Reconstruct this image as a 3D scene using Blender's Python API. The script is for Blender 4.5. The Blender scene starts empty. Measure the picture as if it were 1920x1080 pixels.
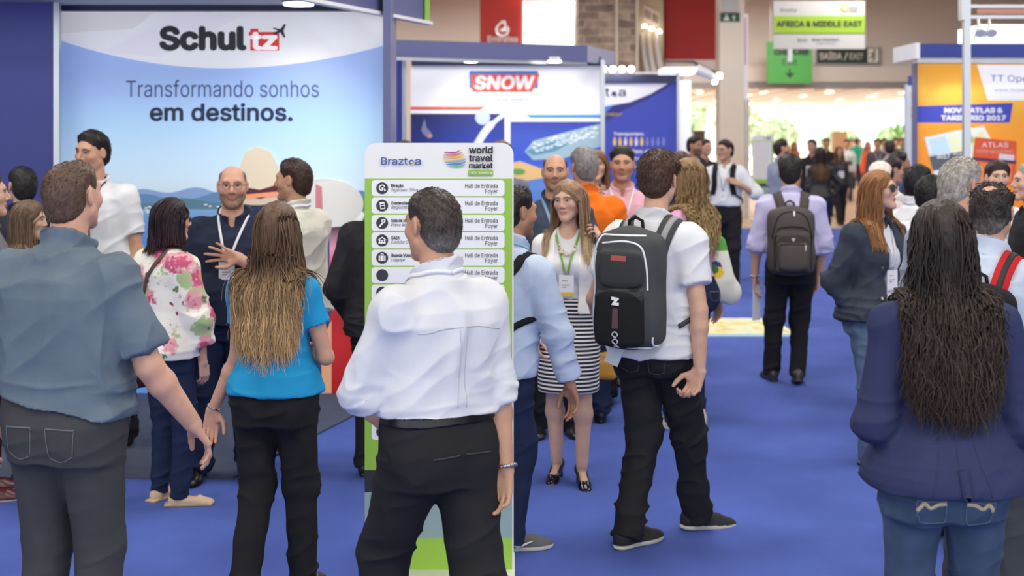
import bpy, math, random
import numpy as np
from mathutils import Vector, Matrix
from mathutils.bvhtree import BVHTree
scene = bpy.context.scene
COL = scene.collection
CAM_H = 1.89; FOC = 2400.; HOR = 260.
# ---------------------------------------------------------------- helpers
def V(*a): return np.array(a, dtype=float)
def nrm(v):
    v = np.asarray(v, float); l = np.linalg.norm(v)
    return v / l if l > 1e-9 else v
def place(px, py, s):
    """point of the hall seen at (px,py) at scale s pixels per metre"""
    return V((px-960.)/s, FOC/s, CAM_H-(py-HOR)/s)
def lin(c):
    return tuple((x/255./12.92 if x/255. <= .04045 else ((x/255.+.055)/1.055)**2.4) for x in c)

# ---- signed distance primitives: (lo, hi, f(X,Y,Z))
def cap(a, b, ra, rb=None):
    a = np.asarray(a, float); b = np.asarray(b, float)
    if rb is None: rb = ra
    r = max(ra, rb); d = b-a; dd = float(d@d)+1e-12
    lo = np.minimum(a, b)-r; hi = np.maximum(a, b)+r
    def f(X, Y, Z):
        x = X-a[0]; y = Y-a[1]; z = Z-a[2]
        t = np.clip((x*d[0]+y*d[1]+z*d[2])/dd, 0, 1)
        return np.sqrt((x-t*d[0])**2+(y-t*d[1])**2+(z-t*d[2])**2)-(ra+(rb-ra)*t)
    return lo, hi, f
def ell(c, r, R=None):
    c = np.asarray(c, float); r = np.asarray(r, float)
    m = r if R is None else np.sqrt(((R*r[:, None])**2).sum(0))
    def f(X, Y, Z):
        x = X-c[0]; y = Y-c[1]; z = Z-c[2]
        if R is not None:
            x, y, z = (R[0, 0]*x+R[0, 1]*y+R[0, 2]*z, R[1, 0]*x+R[1, 1]*y+R[1, 2]*z, R[2, 0]*x+R[2, 1]*y+R[2, 2]*z)
        k0 = np.sqrt((x/r[0])**2+(y/r[1])**2+(z/r[2])**2)+1e-9
        k1 = np.sqrt((x/r[0]**2)**2+(y/r[1]**2)**2+(z/r[2]**2)**2)+1e-9
        return k0*(k0-1)/k1
    return c-m, c+m, f
def rbox(c, h, rad, R=None):
    c = np.asarray(c, float); h = np.asarray(h, float)
    m = h if R is None else (np.abs(R)*h[:, None]).sum(0)
    def f(X, Y, Z):
        x = X-c[0]; y = Y-c[1]; z = Z-c[2]
        if R is not None:
            x, y, z = (R[0, 0]*x+R[0, 1]*y+R[0, 2]*z, R[1, 0]*x+R[1, 1]*y+R[1, 2]*z, R[2, 0]*x+R[2, 1]*y+R[2, 2]*z)
        qx = np.abs(x)-h[0]+rad; qy = np.abs(y)-h[1]+rad; qz = np.abs(z)-h[2]+rad
        return np.sqrt(np.maximum(qx, 0)**2+np.maximum(qy, 0)**2+np.maximum(qz, 0)**2)+np.minimum(np.maximum(qx, np.maximum(qy, qz)), 0)-rad
    return c-m, c+m, f
BIG = V(9, 9, 9)
def plane(p, n):
    """solid half space on the side the normal points AWAY from"""
    p = np.asarray(p, float); n = nrm(n)
    return -BIG, BIG, lambda X, Y, Z: (X-p[0])*n[0]+(Y-p[1])*n[1]+(Z-p[2])*n[2]
def smin(a, b, k):
    if k <= 0: return np.minimum(a, b)
    h = np.maximum(k-np.abs(a-b), 0)/k
    return np.minimum(a, b)-h*h*k*.25

class Solid:
    """list of primitives blended one after another"""
    def __init__(s): s.ops = []
    def add(s, p, k=.02): s.ops.append((p, k, 'u')); return s
    def cut(s, p, k=0.): s.ops.append((p, k, 's')); return s        # remove p
    def keep(s, p, k=0.): s.ops.append((p, k, 'i')); return s       # intersect with p
    def ev(s, P):
        X, Y, Z = P[:, 0], P[:, 1], P[:, 2]; d = np.full(len(P), 9.)
        for (lo, hi, f), k, o in s.ops:
            if o == 'u': d = smin(d, f(X, Y, Z), k)
            elif o == 's': d = -smin(-d, f(X, Y, Z), k)
            else: d = -smin(-d, -f(X, Y, Z), k)
        return d
    def grad(s, P, e=.004):
        g = np.stack([s.ev(P+np.eye(3)[i]*e)-s.ev(P-np.eye(3)[i]*e) for i in range(3)], 1)
        return g/(np.linalg.norm(g, axis=1, keepdims=True)+1e-9)
    def snap(s, P, off=0., it=4):
        P = np.array(P, float)
        for _ in range(it): P = P-s.grad(P)*(s.ev(P)-off)[:, None]*.9
        return P
    def mesh(s, vox, lo=None, hi=None):
        us = [p for p, k, o in s.ops if o == 'u']
        if lo is None: lo = np.min([p[0] for p in us], 0)
        if hi is None: hi = np.max([p[1] for p in us], 0)
        lo = np.asarray(lo)-3*vox; hi = np.asarray(hi)+3*vox
        n = np.ceil((hi-lo)/vox).astype(int)+1
        ax = [(lo[i]+vox*np.arange(n[i])).astype(np.float32) for i in range(3)]
        D = np.full(n, 9., np.float32)
        for (plo, phi, f), k, o in s.ops:
            m = k+2.5*vox
            i0 = np.clip(np.floor((plo-m-lo)/vox).astype(int), 0, n); i1 = np.clip(np.ceil((phi+m-lo)/vox).astype(int)+1, 0, n)
            if (i1 <= i0).any(): continue
            sl = tuple(slice(a, b) for a, b in zip(i0, i1))
            v = f(ax[0][sl[0]][:, None, None], ax[1][sl[1]][None, :, None], ax[2][sl[2]][None, None, :]).astype(np.float32)
            if o == 'u': D[sl] = smin(D[sl], v, k)
            elif o == 's': D[sl] = -smin(-D[sl], v, k)
            else: D[sl] = -smin(-D[sl], -v, k)
        return nets(D, lo, vox)

def nets(D, lo, vox):
    I = D < 0
    n = np.array(D.shape)
    J = I.astype(np.int8)
    c = J[:-1]+J[1:]; c = c[:, :-1]+c[:, 1:]; c = c[:, :, :-1]+c[:, :, 1:]
    act = np.argwhere((c > 0) & (c < 8))
    if len(act) == 0: return np.zeros((0, 3)), np.zeros((0, 4), int)
    idx = np.full(c.shape, -1, np.int32); idx[act[:, 0], act[:, 1], act[:, 2]] = np.arange(len(act))
    off = np.array([(i, j, k) for i in (0, 1) for j in (0, 1) for k in (0, 1)])
    cv = np.stack([D[act[:, 0]+o[0], act[:, 1]+o[1], act[:, 2]+o[2]] for o in off], 1)
    acc = np.zeros((len(act), 3)); cnt = np.zeros(len(act))
    for a in range(8):
        for b in range(a+1, 8):
            if abs(off[a]-off[b]).sum() != 1: continue
            m = (cv[:, a] < 0) != (cv[:, b] < 0)
            t = cv[:, a]/(cv[:, a]-cv[:, b]+1e-12)
            p = off[a]+t[:, None]*(off[b]-off[a])
            acc[m] += p[m]; cnt[m] += 1
    P = lo+vox*(act+acc/cnt[:, None])
    F = []
    for a in range(3):
        A = [slice(None)]*3; B = [slice(None)]*3; A[a] = slice(0, -1); B[a] = slice(1, None)
        u, w = [(1, 2), (2, 0), (0, 1)][a]
        e = np.argwhere(I[tuple(A)] != I[tuple(B)])
        e = e[(e[:, u] > 0) & (e[:, w] > 0) & (e[:, u] < n[u]-1) & (e[:, w] < n[w]-1)]
        q = []
        for du, dw in ((0, 0), (1, 0), (1, 1), (0, 1)):
            g = e.copy(); g[:, u] -= du; g[:, w] -= dw; q.append(idx[g[:, 0], g[:, 1], g[:, 2]])
        q = np.stack(q, 1); fl = I[e[:, 0], e[:, 1], e[:, 2]]
        q[~fl] = q[~fl][:, ::-1]
        F.append(q)
    return P, np.concatenate(F)

# ---- vector value noise
def _h(i, j, k):
    h = (i*374761393+j*668265263+k*2147483647+1013904223) & 0xffffffff
    h = ((h ^ (h >> 13))*1274126177) & 0xffffffff
    return ((h ^ (h >> 16)) & 0xffff)/65535.
def vnoise(P):
    P = np.asarray(P, float); I = np.floor(P).astype(np.int64); f = P-I; f = f*f*(3-2*f)
    r = 0
    for a in (0, 1):
        for b in (0, 1):
            for c in (0, 1):
                w = (f[:, 0] if a else 1-f[:, 0])*(f[:, 1] if b else 1-f[:, 1])*(f[:, 2] if c else 1-f[:, 2])
                r = r+w*_h(I[:, 0]+a, I[:, 1]+b, I[:, 2]+c)
    return r
def vnormals(P, F):
    a, b, c, d = (P[F[:, i]] for i in range(4))
    fn = np.cross(c-a, d-b); N = np.zeros_like(P)
    for i in range(4):
        for x in range(3): N[:, x] += np.bincount(F[:, i], fn[:, x], len(P))
    return N/(np.linalg.norm(N, axis=1, keepdims=True)+1e-12)

# ---- mesh assembling
class MB:
    """collects pieces of ONE mesh: positions, faces, material slot, colour"""
    def __init__(s): s.v = []; s.f = []; s.m = []; s.c = []; s.sm = []; s.n = 0
    def raw(s, P, F, slot=0, col=(1, 1, 1), sm=True):
        P = np.asarray(P, float)
        if len(P) == 0: return s
        col = np.asarray(col, float)
        if col.ndim == 1: col = np.tile(col[:3], (len(P), 1))
        s.v.append(P); s.c.append(col[:, :3])
        if isinstance(F, np.ndarray): s.f.append((F+s.n)); s.m.append(np.full(len(F), slot)); s.sm.append(np.full(len(F), sm))
        else:
            by = {}
            for q in F: by.setdefault(len(q), []).append(q)
            for q in by.values(): s.f.append(np.array(q)+s.n); s.m.append(np.full(len(q), slot)); s.sm.append(np.full(len(q), sm))
        s.n += len(P); return s
    def box(s, lo, hi, slot=0, col=(1, 1, 1), M=None):
        P = np.array([(x, y, z) for x in (lo[0], hi[0]) for y in (lo[1], hi[1]) for z in (lo[2], hi[2])], float)
        if M is not None: P = M(P)
        return s.raw(P, np.array([(0, 1, 3, 2), (4, 6, 7, 5), (0, 4, 5, 1), (2, 3, 7, 6), (0, 2, 6, 4), (1, 5, 7, 3)]), slot, col, False)
    def tube(s, pts, r, n=6, slot=0, col=(1, 1, 1), caps=True, flat=None, ref=None):
        pts = np.asarray(pts, float); m = len(pts)
        r = np.broadcast_to(np.asarray(r, float), (m,))
        t = np.gradient(pts, axis=0); t /= np.linalg.norm(t, axis=1, keepdims=True)+1e-9
        u = np.asarray(ref, float) if ref is not None else (V(0, 0, 1) if abs(t[0][2]) < .9 else V(1, 0, 0))
        U = []; 
        for i in range(m):
            u = u-t[i]*(u@t[i]); u = nrm(u) if np.linalg.norm(u) > 1e-6 else nrm(np.cross(t[i], V(.3, .5, .8))); U.append(u)
        U = np.array(U); Wv = np.cross(t, U)
        a = np.arange(n)*2*math.pi/n; fl = 1. if flat is None else flat
        P = pts[:, None]+r[:, None, None]*(np.cos(a)[None, :, None]*U[:, None]*fl+np.sin(a)[None, :, None]*Wv[:, None])
        P = P.reshape(-1, 3)
        i = np.arange(m-1)[:, None]*n; j = np.arange(n)[None]; k = (j+1) % n
        F = np.stack([i+j, i+k, i+n+k, i+n+j], -1).reshape(-1, 4)
        col = np.asarray(col, float)
        if col.ndim == 2 and len(col) == m: col = np.repeat(col, n, 0)
        s.raw(P, F, slot, col)
        if caps and n > 2:
            s.raw(P[:n], [tuple(range(n))[::-1]], slot, col[:n] if col.ndim == 2 else col); s.raw(P[-n:], [tuple(range(n))], slot, col[-n:] if col.ndim == 2 else col)
        return s
    def strip(s, pts, side, nor, w, th, slot=0, col=(1, 1, 1)):
        """flat band: centre line, side vectors, normals"""
        pts = np.asarray(pts, float); m = len(pts); w = np.broadcast_to(np.asarray(w, float), (m,))[:, None]/2
        P = np.stack([pts-side*w, pts+side*w, pts+side*w+nor*th, pts-side*w+nor*th], 1).reshape(-1, 3)
        i = np.arange(m-1)[:, None]*4; j = np.arange(4)[None]; k = (j+1) % 4
        F = np.stack([i+j, i+k, i+4+k, i+4+j], -1).reshape(-1, 4)
        F = np.concatenate([F, [(3, 2, 1, 0)], [(4*m-4, 4*m-3, 4*m-2, 4*m-1)]])
        return s.raw(P, F, slot, col)
    def poly(s, pts, M, th=.002, slot=0, col=(1, 1, 1)):
        """flat outline (2D) given thickness; M maps (x,y,depth)->world"""
        p = np.asarray(pts, float); n = len(p)
        if ((p[:, 0]*np.roll(p[:, 1], -1)-np.roll(p[:, 0], -1)*p[:, 1]).sum()) < 0: p = p[::-1]
        P = np.concatenate([np.c_[p, np.full(n, th)], np.c_[p, np.zeros(n)]])
        tri = [tuple(range(n)), tuple(range(2*n-1, n-1, -1))]+[(i, n+i, n+(i+1) % n, (i+1) % n) for i in range(n)]
        return s.raw(M(P), tri, slot, col, False)
    def build(s, name, mats, parent=None, loc=None, smooth=True):
        me = bpy.data.meshes.new(name)
        if s.n:
            P = np.concatenate(s.v).astype(np.float32)
            if loc is not None: P = P-np.asarray(loc, np.float32)
            me.vertices.add(len(P)); me.vertices.foreach_set('co', P.ravel())
            L = np.concatenate([f.ravel() for f in s.f]).astype(np.int32)
            tot = np.concatenate([np.full(len(f), f.shape[1]) for f in s.f]).astype(np.int32)
            st = np.concatenate([[0], np.cumsum(tot)[:-1]]).astype(np.int32)
            me.loops.add(len(L)); me.loops.foreach_set('vertex_index', L)
            me.polygons.add(len(tot)); me.polygons.foreach_set('loop_start', st)
            me.polygons.foreach_set('material_index', np.concatenate(s.m).astype(np.int32))
            me.polygons.foreach_set('use_smooth', np.concatenate(s.sm) & smooth)
            me.update(calc_edges=True)
            C = np.concatenate(s.c).astype(np.float32); C = np.c_[C, np.ones(len(C), np.float32)]
            at = me.attributes.new('col', 'FLOAT_COLOR', 'POINT'); at.data.foreach_set('color', C.astype(np.float32).ravel())
            me.validate()
        for m in (mats if isinstance(mats, (list, tuple)) else [mats]): me.materials.append(m)
        o = bpy.data.objects.new(name, me); COL.objects.link(o)
        if parent is not None: o.parent = parent
        elif loc is not None: o.location = loc
        return o

def tag(o, label=None, cat=None, group=None, kind=None):
    if label: o['label'] = label
    if cat: o['category'] = cat
    if group: o['group'] = group
    if kind: o['kind'] = kind
    return o
def empty(name, loc, label=None, cat=None, group=None):
    o = bpy.data.objects.new(name, None); COL.objects.link(o); o.location = loc; o.empty_display_size = .1
    return tag(o, label, cat, group)
def spline(pts, n):
    """Catmull-Rom through the way points"""
    p = np.asarray(pts, float); m = len(p)
    q = np.concatenate([[2*p[0]-p[1]], p, [2*p[-1]-p[-2]]])
    t = np.linspace(0, m-1-1e-9, n); i = t.astype(int); f = (t-i)[:, None]
    a, b, c, d = q[i], q[i+1], q[i+2], q[i+3]
    return .5*(2*b+(c-a)*f+(2*a-5*b+4*c-d)*f**2+(3*b-a-3*c+d)*f**3)
def band(mb, solid, pts, w, th=.004, n=24, off=.003, slot=0, col=(1, 1, 1)):
    """a strap lying on the surface of a solid"""
    P = solid.snap(spline(pts, n), off); N = solid.grad(P, .008)
    bvh = getattr(solid, 'bvh', None)
    if bvh is not None:                                       # follow the folds of the finished cloth
        H = [bvh.find_nearest(Vector(p)) for p in P]; P = np.array([(h[0] if h[0] is not None else p) for h, p in zip(H, P)])+N*off
        if n > 8: P[1:-1] = (P[1:-1]*2+P[:-2]+P[2:])/4
    for _ in range(2):
        N[1:-1] = N[1:-1]+N[:-2]+N[2:]; N /= np.linalg.norm(N, axis=1, keepdims=True)
    t = np.gradient(P, axis=0); S = np.cross(t, N); S /= np.linalg.norm(S, axis=1, keepdims=True)+1e-9
    mb.strip(P, S, N, w, th, slot, col)
    return P, N, S

# ---- materials
MATS = {}
def mat(name, col=(200, 200, 200), rough=.6, metal=0., attr=False, noise=0., nscale=40., bump=0., bscale=200., emit=0., spec=.5, sheen=0., trans=0., coat=0., stretch=None):
    if name in MATS: return MATS[name]
    m = bpy.data.materials.new(name); m.use_nodes = True; MATS[name] = m
    nt = m.node_tree; N = nt.nodes; L = nt.links; b = N['Principled BSDF']
    c = lin(col)+(1,)
    b.inputs['Base Color'].default_value = c; b.inputs['Roughness'].default_value = rough; b.inputs['Metallic'].default_value = metal
    b.inputs['Specular IOR Level'].default_value = spec
    if sheen: b.inputs['Sheen Weight'].default_value = sheen
    if trans: b.inputs['Transmission Weight'].default_value = trans
    if coat: b.inputs['Coat Weight'].default_value = coat
    src = None
    if attr:
        a = N.new('ShaderNodeAttribute'); a.attribute_name = 'col'; src = a.outputs['Color']
    tc = None
    def coords():
        nonlocal tc
        if tc is None:
            tc = N.new('ShaderNodeTexCoord').outputs['Object']
            if stretch:
                mp = N.new('ShaderNodeMapping'); mp.inputs['Scale'].default_value = stretch; L.new(tc, mp.inputs['Vector']); tc = mp.outputs['Vector']
        return tc
    if noise:
        n = N.new('ShaderNodeTexNoise'); n.inputs['Scale'].default_value = nscale; n.inputs['Detail'].default_value = 4; L.new(coords(), n.inputs['Vector'])
        r = N.new('ShaderNodeMapRange'); r.inputs['From Min'].default_value = .3; r.inputs['From Max'].default_value = .7
        r.inputs['To Min'].default_value = 1-noise; r.inputs['To Max'].default_value = 1+noise; L.new(n.outputs['Fac'], r.inputs['Value'])
        mx = N.new('ShaderNodeMix'); mx.data_type = 'RGBA'; mx.blend_type = 'MULTIPLY'; mx.inputs['Factor'].default_value = 1
        if src is None: mx.inputs['A'].default_value = c
        else: L.new(src, mx.inputs['A'])
        L.new(r.outputs['Result'], mx.inputs['B']); src = mx.outputs['Result']
    if src is not None: L.new(src, b.inputs['Base Color'])
    if bump:
        n = N.new('ShaderNodeTexNoise'); n.inputs['Scale'].default_value = bscale; n.inputs['Detail'].default_value = 3; L.new(coords(), n.inputs['Vector'])
        bp = N.new('ShaderNodeBump'); bp.inputs['Strength'].default_value = bump; bp.inputs['Distance'].default_value = .004
        L.new(n.outputs['Fac'], bp.inputs['Height']); L.new(bp.outputs['Normal'], b.inputs['Normal'])
    if emit:
        b.inputs['Emission Strength'].default_value = emit
        if src is not None: L.new(src, b.inputs['Emission Color'])
        else: b.inputs['Emission Color'].default_value = c
    return m
# ---------------------------------------------------------------- people
def yawv(a):
    a = math.radians(a); return V(math.sin(a), math.cos(a), 0), V(math.cos(a), -math.sin(a), 0)
class Fr:
    """local frame: origin, rows = right / forward / up, scale"""
    def __init__(s, o, R, k=1.): s.o = np.asarray(o, float); s.R = np.asarray(R, float); s.k = k
    def pt(s, *p): return s.o+s.k*(np.asarray(p, float)@s.R)
    def pts(s, P): return s.o+s.k*(np.asarray(P, float)@s.R)
    def loc(s, P): return ((P-s.o)@s.R.T)/s.k
    def cap(s, a, b, ra, rb=None): return cap(s.pt(*a), s.pt(*b), ra*s.k, (ra if rb is None else rb)*s.k)
    def ell(s, c, r, R=None): return ell(s.pt(*c), np.asarray(r)*s.k, s.R if R is None else np.asarray(R)@s.R)
    def box(s, c, h, rad): return rbox(s.pt(*c), np.asarray(h)*s.k, rad*s.k, s.R)
    def plane(s, p, n): return plane(s.pt(*p), np.asarray(n, float)@s.R)
def clip(prim, p, n):
    g = plane(p, n)[2]; f = prim[2]
    return prim[0], prim[1], lambda X, Y, Z: np.maximum(f(X, Y, Z), g(X, Y, Z))
def inflate(prim, e):
    f = prim[2]; return prim[0]-e, prim[1]+e, lambda X, Y, Z: f(X, Y, Z)-e
def rot_axis(ax, a):
    ax = nrm(ax); c, s = math.cos(a), math.sin(a); x, y, z = ax
    return np.array([[c+x*x*(1-c), x*y*(1-c)-z*s, x*z*(1-c)+y*s], [y*x*(1-c)+z*s, c+y*y*(1-c), y*z*(1-c)-x*s], [z*x*(1-c)-y*s, z*y*(1-c)+x*s, c+z*z*(1-c)]])

def tableprim(H, U, R0, R1, L, tab, t0=None, t1=None, ease=0., n=2.5, shift=None):
    """body of elliptic sections along the spine; tab rows: t, half width, front depth, back depth"""
    tab = np.asarray(tab, float); T = tab[:, 0]
    t0 = T[0] if t0 is None else t0; t1 = T[-1] if t1 is None else t1
    rm = tab[:, 1:].max()+ease+.02
    A = H+U*t0; B = H+U*t1
    lo = np.minimum(A, B)-V(rm, rm, .03); hi = np.maximum(A, B)+V(rm, rm, .03)
    def f(X, Y, Z):
        x = X-H[0]; y = Y-H[1]; z = Z-H[2]
        t = x*U[0]+y*U[1]+z*U[2]
        w = np.clip(t/L, 0, 1)
        rx = R0[0]+(R1[0]-R0[0])*w; ry = R0[1]+(R1[1]-R0[1])*w
        l = np.sqrt(rx*rx+ry*ry); rx = rx/l; ry = ry/l
        ax = x-t*U[0]; ay = y-t*U[1]
        u = ax*rx+ay*ry; v = -ax*ry+ay*rx
        tc = np.clip(t, T[0], T[-1])
        a = np.interp(tc, T, tab[:, 1])+ease; bf = np.interp(tc, T, tab[:, 2])+ease; bb = np.interp(tc, T, tab[:, 3])+ease
        b = np.where(v > 0, bf, bb)
        q = (np.abs(u/a)**n+np.abs(v/b)**n)**(1/n)+1e-6
        r = np.sqrt(u*u+v*v)
        d = np.where(r > 1e-4, r-r/q, -np.minimum(a, b))
        d = np.maximum(d, -np.minimum(a, b))
        e = np.maximum(t0-t, t-t1)
        return np.where((d > 0) & (e > 0), np.sqrt(np.maximum(d, 0)**2+np.maximum(e, 0)**2), np.maximum(d, e))
    return lo, hi, f
def ringprim(fr, rx, ry, h, th, flare=0., tilt=0.):
    m = max(rx, ry)*1.3+abs(flare)+.03
    def f(X, Y, Z):
        x = X-fr.o[0]; y = Y-fr.o[1]; z = Z-fr.o[2]; R = fr.R
        u = R[0, 0]*x+R[0, 1]*y+R[0, 2]*z; v = R[1, 0]*x+R[1, 1]*y+R[1, 2]*z; w = R[2, 0]*x+R[2, 1]*y+R[2, 2]*z
        w = w-tilt*v
        e = (np.sqrt((u/rx)**2+(v/ry)**2)-1)*min(rx, ry)+flare*w
        return np.maximum(np.abs(e)-th/2, np.abs(w)-h/2)
    return fr.o-m, fr.o+m, f

def hand_prims(S, w, hd, pn, k, right, curl=.5, spread=0., point=None, thumb=.5):
    hd = nrm(hd); pn = nrm(pn-hd*(pn@hd)); th = np.cross(hd, pn)*(1 if right else -1)
    P = lambda a, b, c=0: w+k*(hd*a+th*b+pn*c)
    offs = (.030, .0105, -.0095, -.0285); kl = (.088, .092, .087, .079)
    seg = ((.042, .025, .021), (.046, .029, .022), (.042, .027, .021), (.033, .020, .018))
    for i in range(4): S.add(cap(P(.004, offs[i]*.62), P(kl[i], offs[i]), .0150*k, .0108*k), .012*k)
    S.add(cap(P(.015, .018, .008), P(.050, .030, .012), .015*k, .013*k), .012*k)
    for i in range(4):
        c = curl if np.isscalar(curl) else curl[i]
        a = P(kl[i], offs[i]); sp = th*(1.2-i*.8)*spread
        ang = 0; r = (.0090, .0093, .0088, .0078)[i]
        for j in range(3):
            ang += c*math.radians((42+4*i, 62, 42)[j])
            d = nrm(hd*math.cos(ang)+pn*math.sin(ang)+sp*math.cos(ang))
            b = a+d*seg[i][j]*k
            S.add(cap(a, b, r*(1-.08*j)*k, r*(.92-.09*j)*k), .0035*k); a = b
    a = P(.028, .030, .010)
    for d, l, r0, r1 in ((hd*.62+th*.66+pn*.42, .040, .0135, .0112), (hd*.86+th*(.45-.4*thumb)+pn*(.15+.5*thumb), .032, .011, .0102), (hd*.9+th*(.2-.3*thumb)+pn*(.15+.6*thumb), .025, .0100, .0082)):
        b = a+nrm(d)*l*k; S.add(cap(a, b, r0*k, r1*k), .006*k); a = b
    return P

def ik(A, B, l1, l2, pole):
    d = B-A; D = np.linalg.norm(d); D = min(D, (l1+l2)*.999); u = nrm(d)
    a = (l1*l1-l2*l2+D*D)/(2*D); h = math.sqrt(max(l1*l1-a*a, 1e-6))
    p = pole-u*(pole@u); return A+u*a+nrm(p)*h

SKIN = {'light': (210, 166, 142), 'pink': (206, 158, 136), 'tan': (196, 150, 123), 'olive': (176, 130, 104), 'dark': (140, 95, 72), 'pale': (212, 170, 148)}
RND = np.random.RandomState(7)

class Person:
    def __init__(s, px, sc, top, yaw, sex='m', zf=0., h=None, girth=1., belly=0., lean=(0, 0), twist=0., head=None, armR=None, armL=None,
                 footR=(.10, 0., 8, 0., 0.), footL=(-.10, 0., -8, 0., 0.), sw=1., skin='light', handR={}, handL={}, neckfwd=0., headoff=(0, 0, 0), hipsh=(0, 0)):
        if h is None:                                      # a stride lowers the head: keep the seen height
            h = CAM_H-(top-HOR)/sc-zf; F0, R0 = yawv(yaw); dr = -min(footR[3], footL[3])
            for ft, sg in ((footR, 1), (footL, -1)):
                k0 = h/1.75; hs = V(hipsh[0], hipsh[1], 0); D2 = (.475*h*.9985)**2-((ft[0]-sg*.085)*k0-hs@R0)**2-(ft[1]*k0-hs@F0)**2
                dr = max(dr, .515*h-.075*k0-ft[3]-math.sqrt(max(D2, .01)))
            h = h+dr
        s.sc = sc; s.base = V((px-960.)/sc, FOC/sc, zf); s.sex = sex
        s.h = h = (CAM_H-(top-HOR)/sc-zf) if h is None else h
        s.k = k = h/1.75; s.yaw = yaw; s.fem = sex == 'f'; s.girth = g = girth; s.skin = SKIN[skin] if isinstance(skin, str) else skin
        s.F, s.R = yawv(yaw)
        f = s.fem
        s.vox = float(np.clip(1.25/sc, .0038, .014)); s.gvox = float(np.clip(2.2/sc, .0055, .018))
        # legs
        l1 = l2 = .2375*h; s.hipz = .515*h+min(footR[3], footL[3])
        for ft in (footR, footL):
            ank = V(ft[0]*k, ft[1]*k, .075*k+ft[3])
            hx = math.copysign(.085*k, ft[0]) if ft[0] else 0
            hs = V(hipsh[0], hipsh[1], 0); D2 = ((l1+l2)*.9985)**2-(ank[0]-hx-hs@s.R)**2-(ank[1]-hs@s.F)**2
            s.hipz = min(s.hipz, ank[2]+math.sqrt(max(D2, .01)))
        drop = .515*h-s.hipz
        H = s.H = V(hipsh[0], hipsh[1], s.hipz)
        s.feet = {}
        for nm, sg, ft in (('R', 1, footR), ('L', -1, footL)):
            ff, fr = yawv(yaw+ft[2]); pitch = math.radians(ft[4])
            fwd = ff*math.cos(pitch)+V(0, 0, -math.sin(pitch)); up = V(0, 0, 1)*math.cos(pitch)+ff*math.sin(pitch)
            toe = s.R*ft[0]*k+s.F*ft[1]*k+V(0, 0, ft[3])          # point on the sole below the ankle
            heel = np.stack([fr, fwd, up])
            sole = toe+V(0, 0, 0.)
            ankle = sole+up*.075*k
            hip = H+s.R*sg*.088*k*(1.04 if f else 1)
            knee = ik(hip, ankle, l1, l2, ff+.0)
            s.feet[nm] = dict(sole=Fr(sole, heel, k), ank=ankle, hip=hip, knee=knee, sg=sg)
        # spine
        s.L = .318*h
        N = H+V(lean[0], lean[1], 0); N[2] = H[2]+math.sqrt(max(s.L**2-lean[0]**2-lean[1]**2, .01))
        s.N = N; s.U = nrm(N-H)
        s.cF, s.cR = yawv(yaw+twist)
        s.cU = s.U; s.cRr = nrm(s.cR-s.U*(s.cR@s.U)); s.cFf = np.cross(s.U, s.cRr)
        g1 = 1+(g-1)*.9
        if f:
            tab = [(-.10, .165, .085, .115), (0, .176, .095, .128), (.06, .170, .098, .112), (.16, .132, .088, .078), (.22, .128, .090, .078), (.30, .140, .112, .090), (.36, .148, .118, .098), (.42, .150, .095, .102), (.47, .136, .078, .094), (.52, .088, .058, .074), (.557, .052, .046, .058)]
        else:
            tab = [(-.10, .155, .088, .105), (0, .170, .100, .122), (.06, .166, .104, .106), (.16, .152, .104, .084), (.25, .156, .104, .092), (.34, .170, .116, .110), (.41, .176, .110, .116), (.46, .160, .092, .108), (.51, .105, .066, .084), (.557, .060, .052, .066)]
        tab = np.array(tab)*k
        tab[:, 1] *= np.where(tab[:, 0] < .45*k, g1, 1+(g1-1)*.4); tab[:, 2:] *= np.where(tab[:, 0] < .47*k, g, 1+(g-1)*.4)[:, None]
        tab[:, 2] += belly*k*np.exp(-((tab[:, 0]/k-.13)/.13)**2); tab[:, 1] += .45*belly*k*np.exp(-((tab[:, 0]/k-.12)/.12)**2)
        s.tab = tab
        s.sho = {}
        sx = (.148 if f else .170)*sw*k*(1+(g-1)*.35)
        for nm, sg, ar in (('R', 1, armR), ('L', -1, armL)):
            S0 = H+s.U*(.458 if f else .462)*k+s.cRr*sg*sx-s.cFf*.012*k
            u, fo = ar[:2] if ar else (s.R*sg*.16-s.F*.05+V(0, 0, -1), s.R*sg*.05+s.F*.22+V(0, 0, -1))
            u = nrm(u); fo = nrm(fo)
            E = S0+u*.172*h; Wr = E+fo*.148*h
            pn = ar[2] if ar and len(ar) > 2 else (-s.R*sg+s.F*-.15)
            hd = ar[3] if ar and len(ar) > 3 else fo
            s.sho[nm] = dict(S=S0, E=E, W=Wr, pn=np.asarray(pn, float), hd=nrm(hd), sg=sg)
        s.armk = k*(1+(g-1)*.7)*(.86 if f else 1.)
        # head
        hy, hp, hr = head if head else (yaw, 0, 0)
        hF, hR = yawv(hy); p = math.radians(hp)
        fw = hF*math.cos(p)+V(0, 0, math.sin(p)); up = np.cross(hR, fw)
        if hr:
            M = rot_axis(fw, math.radians(hr)); hR = M@hR; up = M@up
        hk = (h/1.75)**.5*(.95 if f else .985)
        s.hk = hk
        o = N+s.cFf*(.030+neckfwd)*k+V(0, 0, 1)*(h-(N[2]+drop)-.118*hk)*1.0+V(*headoff)
        s.head = Fr(o, np.stack([hR, fw, up]), hk)
        s.handspec = {'R': handR, 'L': handL}
        s.clad = s.skirted = False; s.root = None; s.tops = Solid(); s.pieces = []
    # ---- shapes
    def torso(s, ease=0., t0=None, t1=None, tab=None, n=2.5): return tableprim(s.H, s.U, s.R, s.cRr, s.L, s.tab if tab is None else tab, t0, t1, ease, n)
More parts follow.
